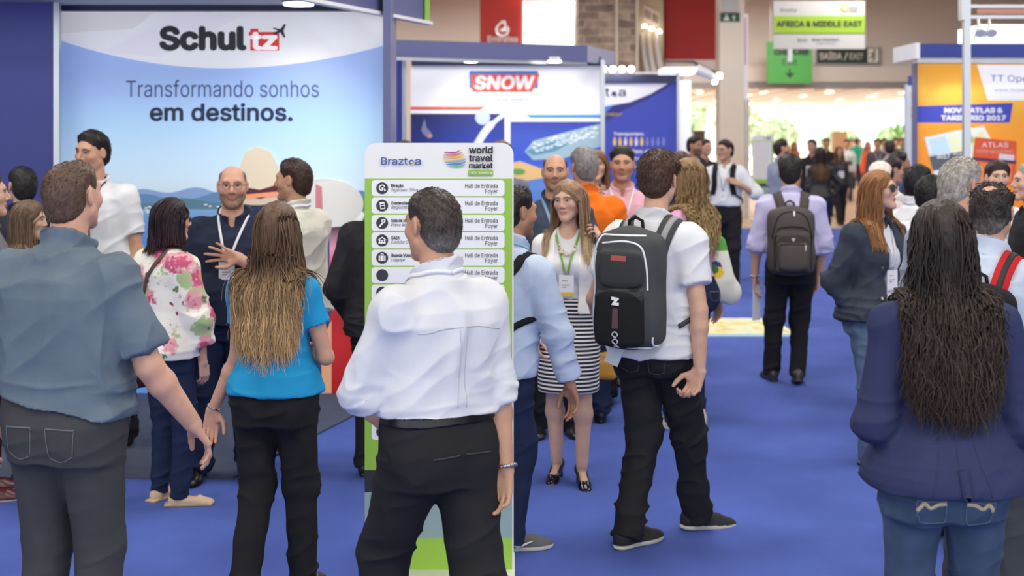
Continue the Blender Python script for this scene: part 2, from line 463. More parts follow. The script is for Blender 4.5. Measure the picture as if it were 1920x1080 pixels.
    def head_solid(s, face=True, S=None):
        S = S or Solid(); q = s.head; f = s.fem
        S.add(q.ell((0, -.012, .020), (.0765, .0965, .088)), .02)
        S.add(q.ell((0, .028, -.030), (.060 if f else .0635, .062, .082)), .03)
        jw = .044 if f else .052
        for sg in (1, -1):
            S.add(q.cap((sg*jw, .005, -.058), (sg*.016, .070, -.102), .020, .017), .03)
            S.add(q.ell((sg*.046, .052, -.024), (.020, .024, .020)), .025)
        S.add(q.ell((0, .078, -.106), (.019, .014, .015)), .02)
        if face:
            S.add(q.cap((-.036, .074, .026), (.036, .074, .026), .011 if f else .013), .02)
            for sg in (1, -1): S.cut(q.ell((sg*.031, .104, .006), (.019, .017, .013)), .018)
            S.add(q.cap((0, .084, .020), (0, .1085 if not f else .104, -.026), .0065, .0115 if not f else .0095), .012)
            for sg in (1, -1): S.add(q.ell((sg*.0125, .092, -.033), (.0085, .010, .008)), .008)
            S.add(q.ell((0, .0865, -.0575), (.023, .0095, .0055)), .008)
            S.add(q.ell((0, .0855, -.068), (.020, .0095, .0065)), .008)
            S.cut(q.cap((-.020, .096, -.0625), (.020, .096, -.0625), .0028), .004)
        for sg in (1, -1):
            a = math.radians(20); Re = np.array([(math.cos(.35), -sg*math.sin(.35)*-1, 0), (-sg*math.sin(.35), math.cos(.35), 0), (0, 0, 1)])
            S.add(q.ell((sg*.080, -.010, -.006), (.008, .019, .031), Re), .008)
            S.cut(q.ell((sg*.089, -.004, -.002), (.006, .010, .018), Re), .006)
        return S
    def body_solid(s, bare_feet=False, face=True):
        S = Solid(); k = s.k; ak = s.armk; f = s.fem
        S.add(s.torso(-.006), .02)
        nb = s.N-s.U*.03*k; q = s.head; nr = .047 if f else .058*(1+(s.girth-1)*.5)
        for nm, A in s.sho.items():
            S.add(cap(s.N-s.U*.02*k-s.cFf*.015*k, A['S'], .034*k, .044*ak), .045)
            E, W = A['E'], A['W']; M = E+(W-E)*.28
            S.add(cap(A['S'], A['S']+(E-A['S'])*.45, .055*ak, .047*ak), .03)
            S.add(cap(A['S']+(E-A['S'])*.4, E, .047*ak, .038*ak), .02)
            S.add(cap(E, M, .040*ak, .0415*ak), .015); S.add(cap(M, W, .0405*ak, .0265*ak), .015)
            hs = s.handspec[nm]; P = hand_prims(S, W, A['hd'], A['pn'], k*(.92 if f else 1.0), nm == 'R', **hs); A['hand'] = P
        lt = .78 if s.clad else 1.; lu = .74 if s.skirted else lt
        for nm, A in s.feet.items():
            C = A['knee']+(A['ank']-A['knee'])*.3
            S.add(cap(A['hip'], A['knee'], .080*k*s.girth*lu, .052*k*lu), .03)
            S.add(cap(A['knee'], C-nrm(s.F)*.012*k, .050*k*lt, .053*k*lt), .02); S.add(cap(C-s.F*.012*k, A['ank'], .052*k*lt, .034*k*(1 if bare_feet else lt)), .03)
            o = A['sole']
            S.add(o.cap((0, -.025, .04), (0, .10, .024), .027, .022), .02)
            if bare_feet: S.add(o.cap((-.0, .10, .018), (0, .145, .014), .026, .018), .02)
        S.add(cap(nb, q.pt(0, -.018, -.060), nr*k, nr*.95*k), .03)
        s.head_solid(face, S)
        return S
    # ---- mesh pieces
    def start(s, label, group=None):
        s.root = empty('person', s.base, label, 'person', group); return s
    def make_body(s, brow=(60, 42, 32), lips=None, beard=None, face=True, eyes=True, bare_feet=False, iris=(70, 48, 34), blush=True, legcol=None):
        S = s.body_solid(bare_feet, face); s.bodyS = S
        P, F = S.mesh(s.vox); q = s.head
        mb = MB(); base = np.array(lin(s.skin)); C = np.tile(base, (len(P), 1))
        L = q.loc(P); x, y, z = np.abs(L[:, 0]), L[:, 1], L[:, 2]
        C *= (1+.10*(vnoise(P*60)-.5)+.12*(vnoise(P*14+5)-.5))[:, None]
        def mixin(w, col): 
            w = np.clip(w, 0, 1)[:, None]; C[:] = C*(1-w)+np.array(lin(col))*w
        hd = z > -.16
        if blush: mixin(.35*np.exp(-((x-.042)/.02)**2-((z+.03)/.02)**2)*(y > .03)*hd, (214, 120, 104))
        if beard:
            w = np.clip((-.036-z)/.012, 0, 1)*np.clip((y+.0)/.03, 0, 1)*(z > -.135)*hd
            w = np.maximum(w, np.clip((y-.055)/.02, 0, 1)*(x < .03)*np.clip((-.042-z)/.005, 0, 1)*hd)
            mixin(w*beard[1]*(.75+.5*vnoise(P*230)), beard[0])
        lp = lips or tuple(np.array(s.skin)*V(.84, .66, .66))
        mixin((x < .024)*(y > .07)*np.clip(1.35-np.abs(z+.063)/.0085-(x/.024)**4*.5, 0, 1)*hd, lp)
        if face:
            bz = .0275-.006*((x-.03)/.016)**2
            mixin((y > .05)*(x > .010)*(x < .052)*np.clip(1.5-np.abs(z-bz)/.0046, 0, 1)*hd*.9, brow)
            mixin(.5*np.exp(-(((x-.0085)/.0035)**2+((z+.0385)/.003)**2))*(y > .08), (90, 40, 32))
        mb.raw(P, F, 0, C)
        if face and eyes and s.sc > 110:
            HS = Solid(); HS.ops = S.ops
            for sg in (1, -1):
                nu, nv = 15, 9; u = np.linspace(-1, 1, nu)[:, None]; v = np.linspace(-1, 1, nv)[None]
                hh = .0053*(1-np.abs(u)**2.2)+1e-5
                X = sg*.0315+u*.0150+0*v; Zc = .0055+v*np.where(v > 0, 1., .75)*hh+.0012*sg*u
                Y = np.full_like(X, .125); G = np.stack([X, Y, Zc], -1).reshape(-1, 3)
                for _ in range(22): G[:, 1] -= HS.ev(q.pts(G))/q.k*.8
                rr = (u**2+(v*.6)**2).reshape(-1) if False else ((u+0*v)**2*.8+(v+0*u)**2*.2).reshape(-1)
                G[:, 1] += .0012+.0022*(1-np.minimum(rr, 1))
                fi = np.array([(i*nv+j, (i+1)*nv+j, (i+1)*nv+j+1, i*nv+j+1) for i in range(nu-1) for j in range(nv-1)])
                rad = np.sqrt((G[:, 0]-sg*.0315)**2+(G[:, 2]-.0062)**2)
                cc = np.tile(np.array(lin((196, 186, 178))), (len(G), 1)); cc[rad < .0060] = lin(iris); cc[rad < .0028] = lin((12, 10, 10))
                mb.raw(q.pts(G), fi if sg > 0 else fi, 0, cc)
                up = G.reshape(nu, nv, 3)[:, -1]; mb.tube(q.pts(up+V(0, .0008, .0006)), np.interp(np.linspace(0, 1, nu), [0, .3, .7, 1], [.0006, .0015, .0015, .0006])*q.k, 5, 0, lin(np.array(brow)*.5))
        o = mb.build('body', [mat('skin', attr=True, rough=.52, spec=.35, noise=.0, bump=.12, bscale=160)], s.root)
        return o
    def folds(s, P, N, amp, kind):
        k = 1/s.k; z = (P[:, 2]-s.hipz)*k
        rd = lambda q: (1-np.abs(2*vnoise(q)-1))**2.2*1.15
        w = vnoise(P*5+3.3)[:, None]*1.2
        sd = RND.rand(3)*50
        if kind == 'top':
            a = rd(P*V(10, 10, 2.6)+w+sd); c = math.cos(.6); sn = math.sin(.6)
            Q = np.stack([P[:, 0]*c+P[:, 2]*sn, P[:, 1], -P[:, 0]*sn+P[:, 2]*c], 1)
            b = rd(Q*V(3.5, 4, 13)+w+sd+9); e = rd(P*V(4, 4, 22)+w*1.4+sd+21)
            lo = np.clip((.22-z)/.15, 0, 1)
            arm = np.zeros(len(P))
            for A in s.sho.values():
                arm = np.maximum(arm, np.exp(-(np.linalg.norm(P-A['E'], axis=1)/(.11*s.k))**2))
            d = .55*a*(1-.5*lo)+.5*b+.55*e*lo+.9*arm*rd(P*V(9, 9, 20)+w+sd)
            m = .62+.3*lo
        else:
            c = math.cos(.35); sn = math.sin(.35)
            Q = np.stack([P[:, 0]*c+P[:, 2]*sn, P[:, 1], -P[:, 0]*sn+P[:, 2]*c], 1)
            a = rd(Q*V(6, 5, 17)+w+sd); b = rd(P*V(9, 9, 2.5)+w+sd+7)
            kn = np.zeros(len(P))
            for A in s.feet.values():
                kn = np.maximum(kn, np.exp(-(np.linalg.norm(P-A['knee'], axis=1)/(.16*s.k))**2)); kn = np.maximum(kn, 1.1*np.exp(-((P[:, 2]-A['ank'][2]-.05)/(.10*s.k))**2))
            cr = np.exp(-((z+.10)/.07)**2)
            d = a*(.45+.6*kn+.5*cr)+.3*b; m = .45
        return N*((d-m)*amp)[:, None]
    def finish(s, name, S, m, amp=.006, kind='top', vox=None, lo=None, hi=None, colf=None, extra=None, label=None):
        P, F = S.mesh(vox or s.gvox, lo, hi)
        if len(P) == 0: return None
        N = vnormals(P, F)
        if amp and s.sc > 90: P = P+s.folds(P, N, amp*s.k, kind)
        mb = MB(); C = (1, 1, 1) if colf is None else colf(P)
        mb.raw(P, F, 0, C)
        if s.sc > 150: S.bvh = BVHTree.FromPolygons(P.tolist(), F.tolist())
        if extra: extra(mb)
        o = mb.build(name, m if isinstance(m, list) else [m], s.root)
        if label: o['label'] = label
        return o
    def top(s, name, m, sleeve=.62, hem=-.06, ease=.014, loose=.6, flare=0., sease=.012, collar='shirt', amp=.013, neck=0., open_=0., bust=True, vest=False, cuff=None, tie=None, colm=None, tilt=.5, label=None, hemtilt=0., extra=None, vneck=0., blouse=0., seatx=0., colf=None, shoulder=0.):
        """sleeve: 0..1 along the upper arm, 1..2 along the forearm; hem: metres above the hip joints"""
        k = s.k; S = Solid(); tab = s.tab.copy()
        T = np.concatenate([[-.5*k, -.22*k], tab[:, 0]]); tab = np.concatenate([[tab[0], tab[0]], tab]); tab[:, 0] = T
        mx = np.maximum.accumulate(tab[::-1, 1:], 0)[::-1]
        low = tab[:, 0] < .36*k
        tab[low, 1:] += loose*(mx-tab[:, 1:])[low]
        tab[:, 1:] += (flare*np.clip((.18*k-tab[:, 0])/(.3*k), 0, 1.3))[:, None]
        tab[:, 1:] += (blouse*np.exp(-((tab[:, 0]/k-.10)/.07)**2))[:, None]
        if hem <= .05: tab[:, 1:] += (.016*k*np.clip((.22*k-tab[:, 0])/(.09*k), 0, 1))[:, None]
        body = s.torso(ease, hem*k, s.tab[-1, 0]+.0, tab)
        if hemtilt:
            body = s.torso(ease, hem*k-.06, None, tab); body = clip(body, s.H+s.U*hem*k, -s.U+s.R*hemtilt)
        S.add(body, .02)
        if hem < .05:
            pl = (s.H+s.U*hem*k, -s.U+s.R*hemtilt)
            for A in s.feet.values():
                b = .088 if not s.fem else .096; e2 = ease+.012+seatx+max(flare, 0)*.5
                bp = inflate(ell(s.H+s.R*A['sg']*.072*k-s.F*.050*k-V(0, 0, .045)*k, V(b, b*.86, b*1.05)*k*(1+(s.girth-1)*.6)), e2)
                S.add(clip(bp, *pl), .05)
                S.add(clip(inflate(cap(A['hip']-s.F*.004, A['knee'], (.094)*k*s.girth, .07*k), ease+.012+seatx), *pl), .04)
        if s.fem and bust:
            for sg in (1, -1): S.add(inflate(ell(s.H+s.U*.335*k+s.cFf*.088*k+s.cRr*sg*.068*k, V(.058, .052, .060)*k), ease*.5), .035)
        for nm, A in s.sho.items():
            ak = s.armk; E, W, S0 = A['E'], A['W'], A['S']
            S.add(cap(s.N-s.U*.035*k-s.cFf*.015*k, S0, .030*k+ease*.5, .046*ak+sease+shoulder), .05)
            if vest: continue
            u = nrm(E-S0); f = nrm(W-E)
            t = min(sleeve, 1.); e = S0+(E-S0)*t; r0 = .054*ak+sease; r1 = (.054+(.040-.054)*t)*ak+sease
            p = cap(S0, e+(u*.06 if sleeve < 1 else 0), r0, r1)
            if sleeve < 1: p = clip(p, e, u)
            S.add(p, .035)
            if sleeve > 1:
                t = sleeve-1; e = E+(W-E)*t; r2 = (.042+(.0265-.042)*t)*ak+sease*.95
                p = cap(E, e+(f*.06 if 1 else 0), r1, r2); S.add(clip(p, e, f), .025)
                if cuff: S.add(clip(clip(cap(e-f*cuff, e, r2+.007+cuff*.03, r2+.006), e-f*cuff, -f), e, f), .006)
        q = Fr(s.N, np.stack([s.cRr, s.cFf, s.U]), 1.)
        # neck opening
        S.cut(q.ell((0, .055*k+neck*.3, .03*k), V(.056+neck*.3, .062+neck*.5, .055+neck)*k), .006)
        if vneck: S.cut(q.box((0, .12*k, -.02*k), (.03*k, .08*k, vneck*k), .02*k), .02)
        if open_:
            S.cut(rbox(s.H+s.U*.22*k+s.cFf*.2*k, (open_, .17, .5), .03, np.stack([s.cRr, s.cFf, s.U])), .01)
        if collar:
            nd = nrm(s.head.pt(0, -.02, -.06)-s.N); cr = nrm(s.cRr-nd*(s.cRr@nd)); cf = np.cross(nd, cr)
            nr = (.047 if s.fem else .058*(1+(s.girth-1)*.5))*k
            if collar == 'crew': S.add(ringprim(Fr(s.N-nd*.004*k-cf*.002, np.stack([cr, cf, nd])), nr+.009, nr+.013, .056*k, .018, -.4, -.30), .014)
            else:
                cv = Fr(s.N+nd*.014*k+cf*.003, np.stack([cr, cf, nd]))
                S.add(ringprim(Fr(s.N-nd*.005*k+cf*.003, np.stack([cr, cf, nd])), nr+.008, nr+.011, .072*k, .013, .15, -.30), .010)
                S.add(ringprim(cv, nr+.014, nr+.017, .052*k, .013, -.30, -.30), .006)
                if collar == 'shirt': S.cut(cv.box((0, nr+.03, -.01), (.014, .05, .05), .01), .004)
        s.tops = S; s.topS = S
        if colf: pass
        return s.finish(name, S, m, amp, 'top', label=label, extra=extra, colf=colf)
    def pants(s, name, m, waist=.12, slim=0., ease=.008, amp=.012, ankle=None, rise=0., pockets=None, label=None, extra=None, seat=0., hem=None):
        s.clad = True; k = s.k; S = Solid(); tab = s.tab.copy()
        S.add(s.torso(ease+.002, -.12*k, waist*k), .02)
        for nm, A in s.feet.items():
            hip, kn, an = A['hip'], A['knee'], A['ank']; g = s.girth
            d = nrm(an-kn); r0 = (.094-.006*slim)*k*g; r1 = (.074-.010*slim)*k; r2 = (ankle if ankle else (.064-.017*slim))*k
            S.add(cap(hip-s.F*.004, kn, r0+ease, r1+ease*.6), .03)
            e = an+d*((.03 if hem is None else hem)*k)
            S.add(clip(cap(kn, e+d*.06, r1+ease*.6, r2), e, d), .03)
            b = .088 if not s.fem else .096
            S.add(ell(s.H+s.R*A['sg']*.072*k-s.F*(.050+seat)*k-V(0, 0, .045)*k, V(b, b*.86, b*1.05)*k*(1+(g-1)*.6)), .04)
        s.pantS = S
        return s.finish(name, S, m, amp, 'legs', label=label, extra=extra)
    def skirt(s, name, m, waist=.16, z1=-.42, ease=.010, taper=.95):
        s.skirted = True; k = s.k; t = s.tab; w = np.interp(0, t[:, 0], t[:, 1])
        tab = [(z1*k, w*taper, .165*k, .105*k), (-.2*k, w*.99, .140*k, .125*k), (-.05*k, w*1.02, .108*k, .13*k)]+[tuple(r) for r in t if r[0] >= 0]
        S = Solid().add(s.torso(ease, z1*k, waist*k, np.array(tab)), .02); s.pantS = S
        return s.finish(name, S, m, .003, 'legs')
    def shoe(s, side, m, style='shoe', col=(30, 30, 32), sole=(20, 20, 20), name='shoe', label=None):
        o = s.feet[side]['sole']; S = Solid(); sg = s.feet[side]['sg']
        if style in ('shoe', 'trainer'):
            S.add(o.ell((0, -.030, .035), (.036, .042, .050)), .02); S.add(o.cap((0, -.02, .052), (0, .105, .032), .038, .039), .03)
            S.add(o.ell((sg*-.004, .145, .022), (.041, .062, .030)), .03); S.add(o.cap((0, -.025, .06), (0, -.018, .100 if style == 'trainer' else .085), .037, .038), .02)
            w = 1.1 if style == 'trainer' else 1.; hh = .017 if style == 'trainer' else .012
            S.add(o.ell((0, -.018, .012), (.036*w, .058, hh)), .008); S.add(o.cap((0, .0, .010), (0, .10, .010), hh, hh), .02); S.add(o.ell((sg*-.003, .115, .012), (.041*w, .094, hh)), .03)
        elif style == 'flat':
            S.add(o.ell((0, -.030, .030), (.033, .036, .040)), .015); S.add(o.cap((0, -.02, .030), (0, .10, .022), .035, .037), .02); S.add(o.ell((0, .135, .016), (.038, .060, .027)), .02)
            S.cut(o.cap((0, -.005, .062), (0, .075, .055), .030, .028), .008); S.add(o.box((0, .05, .006), (.036, .135, .008), .006), .004)
        elif style == 'pump':
            S.add(o.ell((0, -.030, .030), (.032, .034, .036)), .015); S.add(o.cap((0, -.02, .026), (0, .10, .020), .034, .037), .02); S.add(o.ell((0, .135, .014), (.037, .058, .029)), .02)
            S.cut(o.cap((0, -.005, .066), (0, .085, .056), .030, .030), .006)
        S.keep(o.plane((0, 0, 0), (0, 0, -1)))
        v = max(s.vox, .0035)
        P, F = S.mesh(v); L = o.loc(P)
        c = np.tile(np.array(lin(col)), (len(P), 1)); th = .022 if style == 'trainer' else .012
        c[L[:, 2] < th] = lin(sole)
        mb = MB().raw(P, F, 0, c)
        if style == 'pump':
            a = o.pt(0, -.035, .012); mb.tube([a, V(a[0], a[1], .035), V(a[0], a[1], 0.001)], [.026, .021, .022], 10, 0, lin(col))
        ob = mb.build(name, [m], s.root)
        if label: ob['label'] = label
        return ob, o
    def shoes(s, m, **kw):
        s.shoe('R', m, **kw); s.shoe('L', m, **kw)
    # ---- hair
    def hairline(s, L, line):
        y0, z0, y1, z1 = line; a = V(y1-y0, z1-z0); n = V(-a[1], a[0]); n = n/np.hypot(*n)
        if n[1] < 0: n = -n
        return (L[..., 0]-0)*0+(L[..., 1]-y0)*n[0]+(L[..., 2]-z0)*n[1]
    def hair_short(s, col, thick=.016, line=(.076, .082, -.050, -.088), bald=None, fuzz=1800, flen=.016, grey=None, top=.6, side=0., name='hair', fcol=None, flow=None, rough=.5, messy=.5, nape=-.115):
        q = s.head; k = q.k
        sk = Solid().add(ell((0, -.012, .020), (.0770, .0970, .0885)), .02).add(ell((0, -.045, -.045), (.058, .050, .070)), .04)
        def f(X, Y, Z):
            sh = np.broadcast(X, Y, Z).shape
            Pq = np.stack([np.broadcast_to(a, sh).ravel() for a in (X, Y, Z)], 1)
            L = q.loc(Pq); d = sk.ev(L)
            pd = s.hairline(L, line)
            pd = np.minimum(pd, (L[:, 2]-nape)*.9)
            ear = np.sqrt(((L[:, 1]+.008)/.026)**2+((L[:, 2]+.008)/.036)**2); pd = np.where(np.abs(L[:, 0]) > .06, np.minimum(pd, (ear-1)*.03), pd)
            t = thick*np.clip(pd/.035, -.6, 1)
            t = t*(1+top*np.clip(L[:, 2]/.08, -.15, 1)*np.clip((L[:, 1]+.09)/.08, .3, 1))
            if bald == 'crown': t = t-thick*1.9*np.exp(-((L[:, 0]/.040)**2+((L[:, 1]+.052)/.040)**2+((L[:, 2]-.085)/.05)**2))
            elif bald == 'top': t = np.where(L[:, 2] > .02, t-thick*2.2*np.clip((.072-np.abs(L[:, 0]))/.02, 0, 1)*np.clip((L[:, 1]+.088)/.02, 0, 1)*np.clip((L[:, 2]-.02)/.02, 0, 1), t)
            elif bald == 'thin': t = t-thick*1.25*np.exp(-((L[:, 0]/.05)**2+((L[:, 1]+.03)/.055)**2+((L[:, 2]-.10)/.04)**2))
            return ((d-t)*k).reshape(sh)
        S = Solid().add((q.o-.15*k, q.o+.15*k, f), 0)
        P, F = S.mesh(max(s.vox, .0035))
        mb = MB()
        if len(P):
            N = vnormals(P, F); L = q.loc(P)
            P = P+N*((vnoise(P*V(170, 170, 60))-.5)*.004+(vnoise(P*38)-.5)*.006*messy)[:, None]*min(1, thick/.012)
            cb = np.array(lin(col)); v = .75+.5*vnoise(P*V(120, 120, 45))
            C = cb*v[:, None]
            if grey is not None:
                g = np.clip((-L[:, 2]+grey[1])/.05, 0, 1)*.8; C = C*(1-g[:, None])+np.array(lin(grey[0]))*g[:, None]*v[:, None]
            mb.raw(P, F, 0, C)
            if fuzz and s.sc > 150:
                i = RND.choice(len(P), int(fuzz)); n = N[i]; R0 = P[i]; Li = L[i]
                fl = np.stack([Li[:, 0]*2.0, -.9-0*Li[:, 0]+(-2.)*np.maximum(Li[:, 1], 0)*0, -(.5+.5*(Li[:, 2] < .04))*np.ones(len(i))], 1)
                if flow is not None: fl = fl*0+np.asarray(flow)
                fl = fl@q.R; fl -= n*(fl*n).sum(1, keepdims=True); fl /= np.linalg.norm(fl, axis=1, keepdims=True)+1e-6
                d = fl*.85+n*.32+(RND.rand(len(i), 3)-.5)*.7*messy; d /= np.linalg.norm(d, axis=1, keepdims=True)
                ln = flen*k*(.6+.8*RND.rand(len(i)))[:, None]*np.clip(s.hairline(Li, line)/.03, .25, 1)[:, None]
                a = R0-n*.002; b = a+d*ln*.55; c = a+d*ln-n*.15*ln
                hairs(mb, np.stack([a, b, c], 1), .0016*k, C[i]*(.7+.7*RND.rand(len(i)))[:, None])
        return mb.build(name, [mat('hair', attr=True, rough=rough, spec=.35)], s.root)
    def hair_long(s, col, tip=None, tipz=-.55, n=900, wave=.006, wl=.12, vol=.022, front=.04, line=(.080, .064, .000, -.05), part=0., r=.0032, jag=.10, seg=26, name='hair', side=.5, tipstart=.4, swing=(0, 0), spread=1., under=True, capcol=None, rough=.4, curlz=0., flare=.0):
        """tipz: how far below the head centre the ends hang"""
        q = s.head; k = q.k; col = np.array(lin(col)); tc = np.array(lin(tip)) if tip is not None else col
        o = s.hair_short((0, 0, 0), thick=.012, line=line, fuzz=0, top=.4, nape=-.12, messy=.2); me = o.data; bpy.data.objects.remove(o)
        mb = MB()
        nv = len(me.vertices); P = np.zeros(nv*3, np.float32); me.vertices.foreach_get('co', P); P = P.reshape(-1, 3)
        Fq = np.zeros(len(me.loops), np.int32); me.loops.foreach_get('vertex_index', Fq)
        cc = (col if capcol is None else np.array(lin(capcol)))*(.7+.5*vnoise(P*V(110, 110, 30)))[:, None]
        mb.raw(P, Fq.reshape(-1, 4), 0, cc); bpy.data.meshes.remove(me)
        coll = Solid(); coll.ops = list(s.tops.ops)
        HS = Solid().add(q.ell((0, -.012, .020), (.079, .099, .090)), .02).add(q.ell((0, .020, -.030), (.062, .060, .082)), .03).add(cap(s.N, q.pt(0, -.018, -.06), .058*k, .052*k), .03)
        # roots
        U = RND.randn(n*6, 3); U /= np.linalg.norm(U, axis=1, keepdims=True)
        L = U*V(.077, .097, .0885)+V(0, -.012, .020)
        ok = (s.hairline(L, line) > .004) & (L[:, 2] > -.05)
        L = L[ok][:n]; n = len(L)
        sx = np.where(L[:, 0]-part > 0, 1., -1.)
        X = q.pts(L); m = (.004+vol*RND.rand(n)**.8)*k
        m = m*np.clip(.45+(.10-L[:, 2])*5, .45, 1.15)
        down = V(0, 0, -1.)
        tz = q.o[2]+tipz+(RND.rand(n)-.6)*jag
        tz = tz+.10*np.clip(-tipz/.5, .2, 1)*(np.abs(L[:, 0])/.077)**2; ph = RND.rand(n)*6.28; amp = wave*(.5+RND.rand(n)); wlr = wl*(.8+.4*RND.rand(n))
        pts = [X.copy()]; total = np.linalg.norm(X-q.o, axis=1)*0+(X[:, 2]-tz)+.05
        st = total/(seg-1)
        lat0 = np.stack([sx*side, np.where(L[:, 1] > 0, -1.1, -.35), -.35+0*sx], 1)@q.R
        rr = (RND.rand(n, 3)-.5)*V(1, 1, .3)*.10*spread
        for i in range(seg-1):
            g = HS.grad(X); d1 = HS.ev(X); L1 = q.loc(X)
            w = np.clip((L1[:, 2]-.00)/.10, 0, 1)[:, None]
            D = down*(1-.55*w)+lat0*w*.9+rr+q.R[0]*(np.sign(L1[:, 0])*np.clip((-.02-L1[:, 2])/.1, 0, 1)*flare*np.clip(np.abs(L1[:, 0])/.06, 0, 1))[:, None]+np.r_[swing, 0]*.25*(1-w)
            fr = np.clip((L1[:, 1]-.0)/.05, 0, 1)*np.clip((.06-L1[:, 2])/.05, 0, 1)*(np.abs(L1[:, 0]) < .085)     # keep off the face
            D = D+(np.sign(L1[:, 0]+1e-6)[:, None]*q.R[0]*.9-q.R[1]*.8*(1-front*4))*fr[:, None]
            nd = np.clip(1-d1/.03, 0, 1)[:, None]; D = D-g*np.minimum((D*g).sum(1, keepdims=True), 0)*nd
            D /= np.linalg.norm(D, axis=1, keepdims=True)
            X = X+D*st[:, None]
            for _ in range(2):
                d1 = HS.ev(X); pen = np.maximum(m*min(1., .25+i/seg*5)-d1, 0); X = X+HS.grad(X)*pen[:, None]
                d2 = coll.ev(X); pen = np.maximum(m*.75+.002-d2, 0); pen = np.minimum(pen, .07); X = X+coll.grad(X)*pen[:, None] if pen.max() > 0 else X
            pts.append(X.copy())
        A = np.stack(pts, 1); t = np.linspace(0, 1, seg)[None]
        off = (amp[:, None]*np.clip(t*2.2-.25, 0, 1)*np.sin(ph[:, None]+t*total[:, None]*6.28/wlr[:, None]))[..., None]
        tang = q.R[0]*np.cos(ph)[:, None]*1.+q.R[1]*np.sin(ph)[:, None]*.6
        A = A+off*tang[:, None, :]
        zc = (q.o[2]-A[..., 2])/(-tipz); w = np.clip((zc-tipstart)/(1-tipstart), 0, 1)[..., None]*(.55+.9*RND.rand(n))[:, None, None]; w = np.clip(w, 0, 1)
        C = (col*(1-w)+tc*w)*(.62+.75*RND.rand(n))[:, None, None]
        R = r*k*(.7+.6*RND.rand(n))[:, None]*np.interp(np.linspace(0, 1, seg), [0, .1, .75, 1], [.6, 1, .9, .15])[None]
        hairs(mb, A, R, C)
        return mb.build(name, [mat('hair', attr=True, rough=.42, spec=.4)], s.root)
    # ---- accessories
    def glasses(s, rim=(40, 40, 42), lens=None, rx=.021, rz=.016, metal=False, wire=.0013, name='eyeglasses', label=None):
        q = s.head; mb = MB(); a = np.linspace(0, 2*math.pi, 25)[:-1]
        y0 = .101
        for sg in (1, -1):
            e = 2.6; c = np.cos(a); sn = np.sin(a)
            p = np.stack([sg*.0325+rx*np.sign(c)*np.abs(c)**(2/e), y0-.10*np.abs(rx*c+.0)*.2+0*a-np.abs(sg*.0325+rx*c)*.12, .003+rz*np.sign(sn)*np.abs(sn)**(2/e)], 1)
            mb.tube(q.pts(np.concatenate([p, p[:2]])), wire*q.k, 6, 0, lin(rim), caps=False)
            if lens is not None:
                P = q.pts(np.concatenate([p, [p.mean(0)]])); mb.raw(P, [(i, (i+1) % 24, 24) for i in range(24)], 1, lin(lens))
            mb.tube(q.pts(spline([(sg*(.0325+rx), y0-.008, .010), (sg*.075, .070, .011), (sg*.083, .01, .010), (sg*.080, -.022, -.004)], 12)), wire*1.15*q.k, 6, 0, lin(rim))
        mb.tube(q.pts(spline([(-.0325+rx, y0, .006), (0, y0+.003, .009), (.0325-rx, y0, .006)], 7)), wire*q.k, 6, 0, lin(rim))
        m2 = mat('tinted_lens', (40, 40, 48), rough=.05, spec=.8)
        o = mb.build(name, [mat('spectacle_frame', attr=True, rough=.3, metal=.4), m2], s.root)
        if label: o['label'] = label
        return o
    def lanyard(s, col, badge=None, w=.014, drop=.26, badgecol=(235, 235, 238), foot=None, back_only=False, size=(.085, .12), S=None):
        S = S or s.topS; k = s.k; q = Fr(s.N, np.stack([s.cRr, s.cFf, s.U]), k); mb = MB()
        m = mat('lanyard_%d_%d_%d' % tuple(col), col, rough=.7)
        for sg in (1, -1):
            pts = [q.pt(0, -.085, .026), q.pt(sg*.055, -.055, .030), q.pt(sg*.075, .0, .012), q.pt(sg*.062, .08, -.055), q.pt(sg*.030, .13, -.16), q.pt(0.004*sg, .15, -drop)]
            if back_only: pts = pts[:4]
            band(mb, S, pts, w*k, .003, 30, .004)
        o = mb.build('lanyard', [m], s.root)
        if badge:
            P = S.snap([q.pt(0, .15, -drop)], .012)[0]; n = S.grad(P[None], .02)[0]; n = nrm(V(n[0], n[1], 0)); r = nrm(np.cross(n, V(0, 0, 1)))*-1
            r = np.cross(V(0, 0, 1), n)
            fr = Fr(P, np.stack([r, n, V(0, 0, 1)]), k); W_, H_ = size
            b = MB(); MM = lambda Q: fr.pts(Q)
            b.box((-W_/2, -.002, -H_), (W_/2, .002, 0), 0, lin(badgecol), MM)
            if foot: b.box((-W_/2, .0021, -H_), (W_/2, .003, -H_*.80), 0, lin(foot), MM)
            for i, (a0, a1, z) in enumerate(((-.3, .1, .25), (-.3, .25, .45), (-.3, .0, .55))): b.box((a0*W_, .0021, -H_*z-.004), (a1*W_, .0028, -H_*z), 0, lin((120, 120, 125)), MM)
            b.box((-.012, -.001, 0), (.012, .003, .02), 0, lin((150, 150, 155)), MM)
            b.build('badge', [mat('badge_card', attr=True, rough=.35)], s.root)
        return o
    def belt(s, col=(18, 18, 19), waist=.12, h=.034, buckle=False):
        k = s.k; S = Solid().add(s.torso(.025, (waist-h)*k, waist*k), 0)
        mb = MB(); P, F = S.mesh(max(s.vox, .004)); mb.raw(P, F, 0, lin(col))
        mb.build('belt', [mat('belt_leather', attr=True, rough=.28, spec=.5)], s.root)
